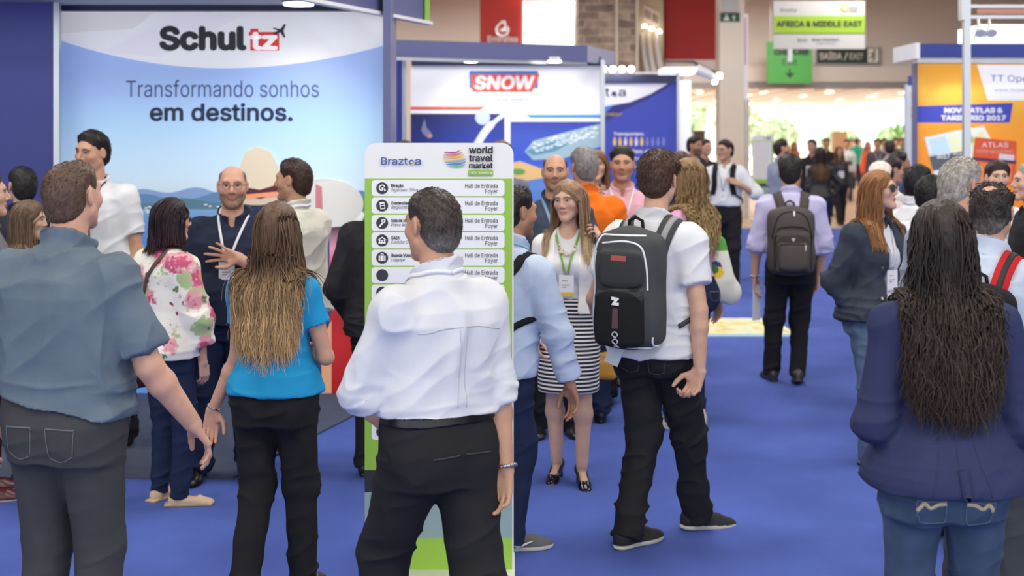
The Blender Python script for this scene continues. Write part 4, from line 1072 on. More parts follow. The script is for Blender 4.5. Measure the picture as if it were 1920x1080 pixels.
m = MB()
for i in range(10):
    c = ((238, 196, 60), (222, 216, 232))[1 if i in (2, 4) else 0] if i < 6 else (120, 126, 190); x = 1152+i*10.2
    B.poly(m, circ(x, 260, 2.2), 2, 0, c); B.poly(m, [(x-3, 263), (x+3, 263), (x+2, 273), (x-2, 273)], 2, 0, c)
m.build('figure_icons', [prl], g)

# ---------------------------------------------------------------- far stands and towers
def tower(name, px0, px1, y0, y1, s, dep, m, lab, cat='stand', zt=None):
    a = place(px0, y1, s); b = place(px1, y0, s); e = empty(name, ((a[0]+b[0])/2, a[1]+dep/2, 0), lab, cat)
    part('body', MB().box((a[0], a[1], 0), (b[0], a[1]+dep, zt or b[2])), m, e); return e
red_m = mat('tower_red', (206, 58, 46), rough=.45)
e = tower('display_tower', 900, 979, -10, 90, 70, 2, red_m, 'red display tower with white calligraphic emblem'); B = Board(70., FOC/70-.01); m = MB()
ribbon(m, B, [(934, 66), (931, 54), (938, 44), (946, 41), (947, 52), (942, 60)], [3, 4, 5, 5, 4, 3, 3, 4, 5, 5, 4, 4, 3, 3, 3, 2], 1, (255, 255, 255)); ribbon(m, B, [(932, 62), (940, 67), (950, 64), (953, 54), (950, 50)], 4, 1, (255, 255, 255)); ribbon(m, B, [(938, 58), (944, 54), (950, 58)], 4, 1, (255, 255, 255))
under(m.build('calligraphic_emblem', [prl]), e); text('Emirates', 914, 971, 79, 12, K['white'], B, 2, .03, parent=None); E_TXT = e
e = tower('lit_screen', 981, 1081, 2, 92, 70.3, .6, mat('white_screen', (255, 255, 255), emit=1.6), 'large bright white screen beside the red tower', 'screen'); 
def stone_mat():
    m = mat('stacked_stone', (168, 152, 134), rough=.9); nt = m.node_tree; N = nt.nodes; L = nt.links; b = N['Principled BSDF']
    tc = N.new('ShaderNodeTexCoord'); mp = N.new('ShaderNodeMapping'); mp.inputs['Rotation'].default_value = (math.radians(90), 0, 0); L.new(tc.outputs['Object'], mp.inputs['Vector'])
    br = N.new('ShaderNodeTexBrick'); br.inputs['Scale'].default_value = 1.; br.inputs['Brick Width'].default_value = .75; br.inputs['Row Height'].default_value = .20; br.inputs['Mortar Size'].default_value = .012; br.inputs['Bias'].default_value = -.2
    br.inputs['Color1'].default_value = lin((178, 160, 140))+(1,); br.inputs['Color2'].default_value = lin((128, 112, 100))+(1,); br.inputs['Mortar'].default_value = lin((196, 184, 168))+(1,)
    nz = N.new('ShaderNodeTexNoise'); nz.inputs['Scale'].default_value = 3.5; nz.inputs['Detail'].default_value = 5; L.new(tc.outputs['Object'], nz.inputs['Vector'])
    ad = N.new('ShaderNodeVectorMath'); ad.operation = 'MULTIPLY_ADD'; L.new(nz.outputs['Color'], ad.inputs[0]); ad.inputs[1].default_value = (.12, .12, .12); L.new(mp.outputs['Vector'], ad.inputs[2]); L.new(ad.outputs['Vector'], br.inputs['Vector'])
    mx = N.new('ShaderNodeMix'); mx.data_type = 'RGBA'; mx.blend_type = 'OVERLAY'; mx.inputs['Factor'].default_value = .8; L.new(br.outputs['Color'], mx.inputs['A']); L.new(nz.outputs['Fac'], mx.inputs['B']); L.new(mx.outputs['Result'], b.inputs['Base Color'])
    bp = N.new('ShaderNodeBump'); bp.inputs['Strength'].default_value = .8; bp.inputs['Distance'].default_value = .05; L.new(nz.outputs['Fac'], bp.inputs['Height']); L.new(bp.outputs['Normal'], b.inputs['Normal']); return m
e = tower('stone_tower', 1084, 1196, -20, 130, 75, 2, stone_mat(), 'tower clad in pale stacked stone beyond the stands', 'stand')
for px in (1156, 1194): q = place(px, 0, 75); part('pipe', MB().tube([(q[0], q[1]-.06, 0), (q[0], q[1]-.06, 6.)], .035, 10), cream, e, True)
e = tower('lit_portal', 1197, 1244, -20, 135, 73, 1.4, mat('portal_sand', (206, 188, 160), rough=.7), 'sand coloured portal with lit pale fins and small slanted sign', 'stand'); B = Board(73., FOC/73-.02)
for i, px in enumerate((1207, 1220, 1234)):
    m = MB(); q = [B.pt(px+2*t*t*5-4, 62+t*75)+V(0, -.12, 0) for t in np.linspace(0, 1, 8)]; m.tube(q, np.linspace(.03, .085, 8), 10); part('fin', m, white_m, e, True)
    part('lamp', MB().tube([B.pt(px, 47+i*5)+V(0, -.2, 0), B.pt(px, 53+i*5)+V(0, -.2, 0)], [.05, .07], 10), mat('fin_lamp', (255, 244, 220), emit=6.), e, True)
m = MB(); B.poly(m, [(1206, 8), (1236, 24), (1236, 54), (1206, 38)], 3, 0, (226, 216, 200)); sg_ = part('name_board', m, pr, e)
m = MB()
for i, (a, b) in enumerate(((1209, 3), (1214, 3), (1219, 2), (1224, 4), (1230, 3))): B.poly(m, [(a, 16+(a-1206)*.53), (a+b, 16.5+(a-1206)*.53), (a+b, 32+(a-1206)*.53), (a, 31+(a-1206)*.53)], 5, 0, (120, 70, 66))
m.build('lettering', [pr], sg_)
a = place(1246, 112, 72); b = place(1346, -20, 72); e = empty('banner_wall', ((a[0]+b[0])/2, a[1]+.25, 0), 'wide plain red wall panel left of the white column', 'wall panel')
part('red_panel', MB().box((a[0], a[1], a[2]), (b[0], a[1]+.5, b[2])), mat('banner_red', (176, 44, 42), rough=.6), e); part('lower_wall', MB().box((a[0], a[1]+.1, 0), (a[0]+.5, a[1]+.5, a[2])), cream, e)
B = Board(72., FOC/72-.03); m = MB(); B.rect(m, 1246, 112, 1346, 138, 0, 0, (232, 228, 228)); B.poly(m, [(1246, 114), (1300, 114), (1330, 130), (1346, 134), (1346, 138), (1325, 134), (1298, 118), (1246, 117)], 2, 0, (60, 50, 60)); part('lower_band', m, pr, e)
# white booth edge
e = empty('white_stand', (3.6, 22.5, 0), 'white lit stand edge right of the deep blue stand', 'stand'); B = Board(106., FOC/106)
part('panel', MB().box(tuple(B.pt(1276, 461)), tuple(B.pt(1296, 150)+V(0, .6, 0))), mat('lit_white', (250, 250, 250), emit=.35), e)
part('panel', MB().box(tuple(B.pt(1297, 461)+V(0, 2, 0)), tuple(B.pt(1302, 148)+V(0, 2.6, 0))), white_m, e)
part('canopy', MB().box(tuple(B.pt(1246, 137)), tuple(B.pt(1306, 126)+V(0, 1., 0))), mat('lit_canopy', (255, 255, 255), emit=1.2), e)
part('canopy_arm', MB().tube([B.pt(1306, 130), B.pt(1330, 140), B.pt(1342, 152)], [.10, .08, .05], 10), white_m, e, True)
for x, y in ((1349, 142), (1340, 152)): part('lamp', MB().tube([B.pt(x-4, y), B.pt(x+4, y)], .05, 10), spot_e, e)
# column
e = empty('column', (5.29, 31, 0), 'tall white square column carrying a small exit sign', 'column'); B = Board(78., FOC/78)
part('shaft', MB().box((4.99, FOC/78, 0), (5.58, FOC/78+.6, 6.4)), cream, e); part('control_box', MB().box((5.06, FOC/78-.08, 4.92), (5.43, FOC/78, 5.3)), mat('box_grey', (196, 196, 192)), e)
m = MB(); B.rect(m, 1350, 24, 1387, 41, 3, 0, (34, 78, 56)); B.poly(m, circ(1362, 29, 2), 5, 0, (220, 236, 226)); B.poly(m, [(1359, 32), (1365, 32), (1368, 38), (1356, 38)], 5, 0, (220, 236, 226)); B.poly(m, [(1373, 33), (1376, 28), (1379, 33), (1377, 33), (1377, 39), (1375, 39), (1375, 33)], 5, 0, (220, 236, 226)); part('exit_sign', m, pr, e)
e = empty('lit_banner', (5.9, 31, 0), 'narrow lit white banner standing against the column side', 'banner')
m = MB(); m.box(tuple(B.pt(1397, 186)+V(0, .3, 0)), tuple(B.pt(1407, 24)+V(0, .36, 0)), 0, lin((240, 236, 244))); m.box(tuple(B.pt(1399, 120)+V(0, .29, 0)), tuple(B.pt(1404, 30)+V(0, .3, 0)), 0, lin((206, 176, 208))); part('banner_sheet', m, prl, e); part('base', MB().box(tuple(B.pt(1397, 407.4)+V(0, .2, 0)), tuple(B.pt(1408, 186)+V(0, .4, 0))), white_m, e)

# ---------------------------------------------------------------- hanging signs
e = empty('hanging_sign', (6.75, 28.2, 4.9), 'white and lime hanging sign naming a travel region', 'sign'); B = Board(85., 28.2)
part('board', MB().box(tuple(B.pt(1450, 92)), tuple(B.pt(1621, 2)+V(0, .05, 0))), mat('sign_white', (214, 212, 206), rough=.6), e); m = MB(); B.rect(m, 1450, 30, 1621, 62, 1, 0, (168, 206, 58)); B.rect(m, 1450, 62, 1621, 64, 1, 0, (96, 130, 40)); part('lime_band', m, pr, e)
HS_E = e; text('AFRICA & MIDDLE EAST', 1455, 1616, 51, 11.5, K['dark'], B, 2, .04, parent=None); text('Braztoa', 1463, 1493, 22, 6, K['grey'], B, 2, .0, parent=None); text('world travel', 1592, 1608, 17, 4.5, K['grey'], B, 2, .01, parent=None); text('market', 1592, 1606, 23, 4.5, K['grey'], B, 2, .01, parent=None)
text('BW', 1495, 1514, 79, 6.5, K['grey'], B, 2, .0, parent=None); text('Best Western', 1522, 1573, 77, 5, K['grey'], B, 2, .02, parent=None); text('Hotels & Resorts', 1530, 1566, 83, 3, K['grey'], B, 2, .0, parent=None)
m = MB(); 
for r_, c in ((8, (150, 190, 70)), (6, (235, 210, 140)), (4, (226, 226, 226))): B.poly(m, circ(1583, 15, r_), 2+(8-r_)//2, 0, c)
part('globe_emblem', m, pr, e); part('stem', MB().box(tuple(B.pt(1477, 116)), tuple(B.pt(1485, 92)+V(0, .06, 0))), white_m, e)
for px in (1462, 1608): part('wire', MB().tube([B.pt(px, 2)+V(0, .02, 0), V(B.pt(px, 2)[0], 28.22, 6.42)], .008, 6), alu, e)
e = empty('hanging_sign', (8.4, 38.6, 4.6), 'green hanging exit sign with a downward arrow', 'sign'); B = Board(62., FOC/62); S2 = e
part('board', MB().box(tuple(B.pt(1438, 156)), tuple(B.pt(1523, 78)+V(0, .05, 0))), mat('sign_green', (74, 158, 74), rough=.5), e)
text('Saída', 1450, 1516, 103, 17, K['dark'], B, 2, .04, parent=None, name='lettering '); text('Exit', 1467, 1494, 122, 11, K['dark'], B, 2, .0, parent=None, name='lettering ')
m = MB(); B.poly(m, [(1479, 130), (1482, 130), (1482, 139), (1488, 136), (1489, 138), (1481, 146), (1473, 138), (1474, 136), (1479, 139)], 2, 0, (30, 40, 34)); part('arrow', m, pr, e)
for px in (1445, 1516): part('wire', MB().tube([B.pt(px, 78)+V(0, .02, 0), V(B.pt(px, 78)[0], FOC/62+.02, 6.42)], .01, 6), alu, e)
e = empty('exit_sign', (10.3, 39.7, 4.3), 'dark green sign with running figure on the back wall', 'sign'); B = Board(60.6, 39.9); S3 = e
part('board', MB().box(tuple(B.pt(1534, 121)), tuple(B.pt(1656, 87)+V(0, .1, 0))), alu, e); m = MB(); B.rect(m, 1536, 89, 1654, 118, 1, 0, (44, 66, 54)); part('face', m, pr, e)
text('SAÍDA', 1541, 1583, 110, 12, K['white'], B, 3, .01, parent=None, name='lettering  '); text('/', 1587, 1594, 110, 12, K['white'], B, 3, .0, parent=None, name='lettering  '); text('EXIT', 1598, 1623, 110, 11, K['white'], B, 3, .0, parent=None, name='lettering  ')
m = MB(); B.rect(m, 1632, 90, 1652, 116, 2, 0, (232, 236, 232)); B.poly(m, circ(1645, 94, 2.2), 4, 0, (44, 66, 54)); ribbon(m, B, [(1644, 97), (1642, 103), (1645, 108), (1641, 113)], 3, 4, (44, 66, 54)); ribbon(m, B, [(1642, 103), (1638, 107), (1635, 109)], 2.5, 4, (44, 66, 54)); ribbon(m, B, [(1636, 100), (1641, 98), (1648, 102)], 2, 4, (44, 66, 54)); part('running_figure', m, pr, e)
# ---------------------------------------------------------------- orange stand
st = empty('exhibition_stand', (6.5, 16, 0), 'orange stand with printed atlas brochures at the right', 'stand'); B = Board(151., FOC/151)
p = MB(); B.grad(p, 1718, 120, 2010, 545, [(120, (236, 160, 44)), (175, (250, 190, 70)), (240, (240, 156, 44)), (340, (232, 140, 34)), (545, (222, 130, 30))], 0); g = part('orange_panel', p, prl, st)
part('front_fascia', MB().box(tuple(place(1725, 107, 158)), tuple(place(2010, 82, 158)+V(0, .1, 0))), mat('fascia_navy', (44, 60, 140), rough=.45), st)
part('fascia_cap', MB().box(tuple(place(1717, 110, 158)), tuple(place(1725, 80, 158)+V(0, .9, 0))), white_m, st); part('fascia_trim', MB().box(tuple(place(1725, 116, 158)+V(0, .1, 0)), tuple(place(2010, 108, 158)+V(0, .3, 0))), alu, st)
part('edge_post', MB().box(tuple(B.pt(1714, 545)+V(0, -.05, 0)), tuple(B.pt(1718, 118)+V(0, .1, 0))), slate, st)
part('return_panel', MB().box(tuple(place(1699, 467, 110)), tuple(place(1716, 158, 110)+V(0, .1, 0))), mat('return_pale', (214, 222, 232)), st); part('return_cap', MB().box(tuple(place(1706, 160, 112)), tuple(place(1718, 142, 112)+V(0, .1, 0))), blue_w, st)
m = MB(); BB = Board(110., FOC/110); 
for y, c in ((174, (206, 190, 90)), (202, (226, 170, 60)), (214, (220, 150, 40))): m = MB(); BB.rect(m, 1708, y, 1714, y+7, 1, 0, c); part('colour_chip', m, pr, st)
downlight(*place(1802, 114, 156), 40, 'round spotlight under the fascia of the orange stand', None, .09, (5.6, 15.9, 1.7))
m = MB(); B.poly(m, [(1832, 122), (2010, 122), (2010, 188), (1852, 188)], 1, 0, (240, 240, 242)); m.build('white_label', [prl], g)
text('TT Operadora', 1857, 1990, 153, 12, K['blue'], B, 3, .0, parent=g); text('www.ttoperadora.com.br', 1864, 1995, 172, 7, mat('ink_mist', (176, 176, 190)), B, 3, .0, parent=g)
m = MB(); B.poly(m, [(1720, 199), (1899, 193), (1893, 230), (1720, 230)], 1, 0, (62, 70, 178)); m.build('blue_ribbon', [prl], g)
text('NOVO ATLAS &', 1770, 1880, 212, 10, K['white'], B, 3, .05, parent=g); text('TARIFÁRIO 2017', 1764, 1886, 226, 10, K['white'], B, 3, .05, parent=g)
def brochure(pts, bands, lay, nm):
    m = MB(); B.poly(m, pts, lay, 0, bands[0]); a, b, c, d = [np.array(q) for q in pts]
    for (t0, t1, u0, u1, col) in bands[1:]:
        f = lambda u, t: tuple((a+(b-a)*u)*(1-t)+(d+(c-d)*u)*t); B.poly(m, [f(u0, t0), f(u1, t0), f(u1, t1), f(u0, t1)], lay+1, 0, col)
    m.build(nm, [prl], g)
brochure([(1780, 248), (1844, 236), (1858, 262), (1800, 330)], [(226, 232, 220), (.1, .5, .1, .6, (196, 214, 226)), (.3, .8, .5, .9, (220, 226, 170))], 2, 'printed_map')
brochure([(1733, 258), (1800, 243), (1838, 345), (1757, 352)], [(214, 226, 236), (.05, .38, .1, .55, (190, 214, 232)), (.05, .38, .6, .9, (224, 230, 190)), (.38, .66, 0, 1, (84, 90, 102)), (.72, 1, .06, .2, (200, 206, 214)), (.72, 1, .3, .45, (200, 206, 214)), (.72, 1, .55, .7, (200, 206, 214))], 4, 'printed_price_list')
text('2017', 1756, 1780, 297, 9, K['white'], B, 7, .03, parent=g); text('TARIFÁRIO', 1742, 1754, 292, 6, K['white'], B, 7, .02, parent=g); text('ATLAS', 1786, 1806, 291, 5, K['white'], B, 7, .02, parent=g)
brochure([(1827, 257), (1905, 265), (1903, 346), (1818, 340)], [(206, 82, 44), (.45, .52, 0, 1, (60, 46, 76)), (.32, .47, .6, .95, (206, 196, 206)), (.55, .95, .1, .9, (226, 120, 60)), (.7, .9, .3, .8, (176, 74, 40))], 8, 'printed_atlas')
text('ATLAS', 1840, 1889, 276, 9, K['white'], B, 11, .0, parent=g); text('TREM MODERNO', 1828, 1899, 287, 6, mat('ink_rose', (236, 190, 170)), B, 11, .0, parent=g)
# lit canopy over it
tag(MB().box(tuple(place(1838, 78, 120)), tuple(place(1990, 46, 120)+V(0, 1, 0))).build('lit_canopy', [mat('lit_canopy')], smooth=False), 'bright white lit canopy behind the orange stand top', 'canopy')
e = empty('truss_frame', tuple(place(1812, 635, 200)*V(1, 1, 0)), 'silver post with double rail in front of the orange stand', 'frame')
q = place(1812, 0, 200); part('post', MB().box((q[0]-.03, q[1]-.03, 0), (q[0]+.03, q[1]+.03, 3.6)), alu, e)
for z in (3.13, 3.03, 3.4): part('rail', MB().box((q[0], q[1]-.02, z-.015), (q[0]+1.6, q[1]+.02, z+.015)), alu, e)
part('printed_strip', MB().box((q[0]+.1, q[1]-.005, 3.06), (q[0]+1.6, q[1]+.005, 3.12), 0, lin((214, 150, 130))), pr, e)
part('clamp', MB().box((q[0]-.06, q[1]-.05, 3.0), (q[0]-.03, q[1]+.05, 3.2)), alu, e)
for px in (1826, 1846):
    e = empty('arm_lamp', tuple(place(px, 74, 165)), 'curved arm lamp on top of the orange stand', 'lamp', 'arm lamps on the orange stand'); b_ = np.array(e.location)
    part('arm', MB().tube(spline([b_, b_+V(.02, -.1, .18), b_+V(-.06, -.3, .2), b_+V(-.08, -.4, .08)], 12), .012, 8), white_m, e, True); part('head', MB().tube([b_+V(-.08, -.4, .09), b_+V(-.09, -.46, .03)], [.03, .06], 12), white_m, e, True)
# far kiosk and plant in the foyer
e = empty('kiosk', (13.5, 52, 0), 'brown wooden kiosk in the far foyer', 'kiosk'); a = place(1564, 340, 42); b = place(1589, 249, 42); part('cabinet', MB().box((a[0], a[1], 0), (b[0], a[1]+.5, b[2])), mat('kiosk_wood', (170, 132, 100), rough=.6), e); part('top_board', MB().box((a[0]-.03, a[1]-.03, b[2]), (b[0]+.03, a[1]+.55, b[2]+.04)), mat('kiosk_wood'), e)
e = empty('counter', tuple(place(1312, 330, 60)*V(1, 1, 0)), 'dark brown counter screen far back beside the column', 'counter'); a = place(1301, 373, 60); b = place(1322, 247, 60); part('cabinet', MB().box((a[0], a[1], 0), (b[0], a[1]+.4, b[2])), mat('counter_brown', (70, 48, 40), rough=.5), e); part('top_board', MB().box((a[0]-.03, a[1]-.03, b[2]), (b[0]+.03, a[1]+.45, b[2]+.04)), mat('counter_brown'), e)
e = empty('potted_palm', tuple(place(1687, 350, 42)*V(1, 1, 0)), 'green palm standing in the bright foyer at the right', 'plant'); rs = np.random.RandomState(2); b_ = np.array(e.location)
part('pot', MB().tube([b_, b_+V(0, 0, .5)], [.25, .32], 14), cream, e, True); m = MB(); m.tube(spline([b_+V(0, 0, .5), b_+V(.05, 0, 1.3), b_+V(0, 0, 2.0)], 8), .05, 8, 0, lin((110, 92, 70))); part('stem', m, mat('bark', attr=True), e, True); m = MB()
for i in range(18):
    a = rs.rand()*6.28; l = .7+.5*rs.rand(); q = spline([b_+V(0, 0, 1.9), b_+V(math.cos(a)*l*.5, math.sin(a)*l*.5, 2.3+.3*rs.rand()), b_+V(math.cos(a)*l, math.sin(a)*l, 1.9+.5*rs.rand())], 8); t = np.gradient(q, axis=0); sd_ = np.cross(t, V(0, 0, 1)); sd_ /= np.linalg.norm(sd_, axis=1)[:, None]; m.strip(q, sd_, np.cross(sd_, t)*0+V(0, 0, 1), np.interp(np.arange(8), [0, 3, 7], [.04, .16, .02]), .01, 0, lin((104, 150, 84)))
part('fronds', m, leafm, e)
# map on the carpet
def map_mat():
    m = mat('map_print', (225, 215, 170), rough=.5); nt = m.node_tree; N = nt.nodes; L = nt.links; b = N['Principled BSDF']; tc = N.new('ShaderNodeTexCoord'); nz = N.new('ShaderNodeTexNoise'); nz.inputs['Scale'].default_value = 5; nz.inputs['Detail'].default_value = 4; L.new(tc.outputs['Object'], nz.inputs['Vector']); r = N.new('ShaderNodeValToRGB'); L.new(nz.outputs['Fac'], r.inputs['Fac']); r.color_ramp.interpolation = 'CONSTANT'
    for i, (t, c) in enumerate(((0, (214, 222, 190)), (.42, (236, 226, 186)), (.52, (238, 204, 120)), (.58, (206, 206, 140)), (.66, (170, 190, 110)))):
        el = r.color_ramp.elements[i] if i < 2 else r.color_ramp.elements.new(t); el.position = t; el.color = lin(c)+(1,)
    L.new(r.outputs['Color'], b.inputs['Base Color']); return m
a = place(1322, 622, 192); b = place(1478, 600, 180)
e = empty('floor_map', (2.2, 12.9, 0), 'colourful printed map lying flat on the blue carpet', 'map'); part('sheet', MB().box((1.2, 12.35, 0.001), (2.74, 13.45, .006)), map_mat(), e); part('sea_edge', MB().box((1.2, 12.2, .001), (2.74, 12.35, .005)), mat('map_sea', (150, 186, 214)), e)

# ---------------------------------------------------------------- direction totems
def totem(s, x0, x1, yt, yb, lab, detail, tilt=0):
    """upright board: yb is where it meets the carpet"""
    w = x1-x0; u = w/280.; B = Board(s, FOC/s); X = lambda v: x0+(v-684)*u; Y = lambda v: yt+(v-268)*u
    e = empty('direction_totem', ((x0+w/2-960)/s, FOC/s+.02, 0), lab, 'sign'); sub = lambda o: under(o, e)
    b_ = MB(); b_.poly(rr(x0, yt, x1, Y(1092), 22*u, 6, (1, 0, 0, 1)), lambda Q: B.M(np.c_[Q[:, :2], np.where(Q[:, 2] > 0, 0., -.025)]), 1.); pn = sub(b_.build('panel', [white_m], smooth=False))
    m = MB()
    B.poly(m, [(x0, Y(335)), (x1-3*u, Y(335)), (x1-3*u, Y(883)), (x0, Y(883))], 1, 0, (150, 196, 72)); B.rect(m, x0, Y(883), x1-3*u, Y(925), 1, 0, (40, 42, 48)); B.rect(m, x0, Y(925), x1-3*u, Y(1011), 1, 0, (146, 170, 174)); B.rect(m, x0, Y(1011), x1-3*u, Y(1072), 1, 0, (156, 202, 74)); sub(m.build('printed_face', [pr]))
    gz = FOC/s; bx0, bx1 = B.pt(x0-4*u, 0)[0], B.pt(x1+2*u, 0)[0]
    sub(MB().box((bx0, gz-.26, 0), (bx1, gz+.22, .075)).build('base', [mat('base_cream', (226, 228, 214), rough=.5)], smooth=False))
    if detail:
        m = MB()
        for i in range(15): B.poly(m, rr(X(697), Y(338+32.7*i), X(947), Y(338+32.7*i+30), 6*u, 4), 2, 0, (240, 241, 245))
        rows = sub(m.build('row_plates', [pr])); m = MB(); w_ = (245, 245, 245); dk = (48, 50, 56)
        for i in range(15): B.poly(m, circ(X(717), Y(353+32.7*i), 11.2*u, None, 28), 3, 0, dk)
        for i in range(5):
            c = Y(353+32.7*i); q = lambda x, y: (X(717)+x*u, c+y*u)
            if i == 0: ribbon(m, B, [q(4, 1), q(-1, 4), q(-5, 1), q(-4, -4), q(1, -6), q(5, -3)], 2.2*u, 4, w_); ribbon(m, B, [q(-1, 0), q(3, 1), q(6, 5)], 3*u, 4, w_)
            elif i == 1: B.poly(m, [q(-5, -6), q(4, -7), q(6, 6), q(-3, 7)], 4, 0, w_); B.poly(m, [q(-3, -3), q(3, -4), q(3.4, -1.5), q(-2.6, -.5)], 5, 0, dk); B.poly(m, [q(-2, 1.5), q(4, .5), q(4.4, 4), q(-1.6, 5)], 5, 0, dk)
            elif i == 2: B.poly(m, circ(*q(2.5, -4), 4*u), 4, 0, w_); B.poly(m, [q(0, -2), q(3, 0), q(-4, 8), q(-6, 6)], 4, 0, w_); B.poly(m, circ(*q(2.5, -4), 1.6*u), 5, 0, dk)
            elif i == 3:
                B.poly(m, [q(-8, -1), q(0, -7), q(8, -1), q(6.5, 0), q(0, -4.6), q(-6.5, 0)], 4, 0, w_)
                for k in (-4.6, 0, 4.6): B.poly(m, circ(*q(k, .6), 1.5*u), 4, 0, w_); B.poly(m, [q(k-2.1, 2.4), q(k+2.1, 2.4), q(k+2.1, 6), q(k-2.1, 6)], 4, 0, w_)
            else:
                for k0, k1 in ((-6.5, -4), (-3, 3), (4, 6.5)): B.poly(m, [q(k0, -4), q(k1, -4), q(k1, 6), q(k0, 6)], 4, 0, w_)
                ribbon(m, B, [q(-2, -4), q(-2, -7), q(2, -7), q(2, -4)], 1.4*u, 4, w_)
        sub(m.build('row_icons', [pr])); T = lambda t, a, b, y, h, k, bo=0., sh=0.: text(t, X(a), X(b), Y(y), h*u, K[k], B, 4, bo, sh, parent=rows)
        for i, (a, wa, b, wb) in enumerate((('Direção', 757, "Organisers' Office", 784), ('Credenciamento', 782, 'Registration', 774), ('Sala de Imprensa', 784, 'Press Room', 772), ('CAEX', 750, 'Exhibitor Centre', 782), ('Guarda Volumes', 782, 'Luggage', 760))):
            T(a, 734, wa, 351+32.7*i, 6, 'dark', .02); T(b, 734, wb, 359+32.7*i, 6, 'grey', 0, .25)
        for i in range(6): T('Hall de Entrada', 873, 934, 352.5+32.6*i, 8, 'dark'); T('Foyer', 911, 934, 362.5+32.6*i, 8, 'dark')
        for i, (a, b, xa) in enumerate((('C e F', 'C and F', 908), ('O', 'O', 927), ('Q', 'Q', 927), ('L', 'L', 928), ('M', 'M', 926), ('A', 'A', 926))): T(a, xa, 934, 549+32.7*i, 8, 'dark'); T(b, xa, 934, 559+32.7*i, 8, 'dark')
        T('Rua A', 893, 924, 807, 8, 'dark'); T('Aisle A', 881, 924, 818, 8, 'dark')
        T('Brazt', 715, 765, 309, 14, 'blue', .008); T('a', 778, 790, 309, 14, 'blue', .008); m = MB(); B.poly(m, circ(X(772), Y(304), 4.6*u), 3, 0, (62, 92, 168)); B.poly(m, circ(X(772.4), Y(304), 2.4*u, 1.1*u), 4, 0, (240, 240, 242)); B.poly(m, [(X(771), Y(309)), (X(777), Y(303)), (X(776), Y(309))], 4, 0, (232, 200, 90)); sub(m.build('round_emblem', [pr]))
        for t, x1_, y in (('world', 925, 288), ('travel', 925, 303), ('market', 925, 316)): T(t, 880, x1_, y, 13.5 if t != 'market' else 11, 'dark', .028)
        m = MB(); cx, cy, R_ = X(853), Y(297), 20*u
        for i, (c, dy) in enumerate(zip(((170, 80, 150), (226, 120, 120), (240, 180, 80), (240, 200, 110), (120, 170, 210), (80, 130, 200), (120, 190, 140)), np.linspace(-14, 14, 7))):
            hw = math.sqrt(max(20**2-dy*dy, 0)); rot = -.35; pp = [(x, dy+4*math.sin(x/hw*1.6+.6)) for x in np.linspace(-hw, hw, 7)]; ribbon(m, B, [(cx+u*(x*math.cos(rot)-y*math.sin(rot)), cy+u*(x*math.sin(rot)+y*math.cos(rot))) for x, y in pp], np.interp(np.arange(16), [0, 8, 15], [1.4, 3.4, 1.4])*u, 3, c)
        sub(m.build('globe_emblem', [pr])); m = MB(); B.rect(m, X(879), Y(319), X(925), Y(330), 2, 0, (140, 190, 66)); sub(m.build('green_tab', [pr])); T('Latin America', 881, 923, 327, 5.5, 'white', .01)
    else:
        m = MB()
        for i in range(13): B.rect(m, X(712), Y(350+38*i), X(912), Y(372+38*i), 2, 0, (214, 216, 222))
        B.rect(m, X(697), Y(345), X(935), Y(830), 1.5, 0, (236, 237, 242)); B.poly(m, circ(X(846), Y(300), 18*u), 2, 0, (212, 206, 196)); B.rect(m, X(872), Y(285), X(925), Y(318), 2, 0, (160, 162, 170)); sub(m.build('printed_rows', [pr]))
    return e
totem(445., 684, 963, 268, 1101, 'tall white and lime direction board behind the man in the white shirt', True)
totem(83., 1410, 1451, 254, 417, 'distant lime and grey direction board at the carpet edge', False)
_p0 = list(PENDING); flush_text()
for o in list(COL.objects):
    if o.type == 'MESH' and o.parent is None and o.name.startswith('lettering'):
        y = o.data.vertices[0].co.y
        par = E_TXT if 33 < y < 35 else HS_E if y < 29 else S2 if y < 39.2 else S3
        o.name = 'lettering'; under(o, par)
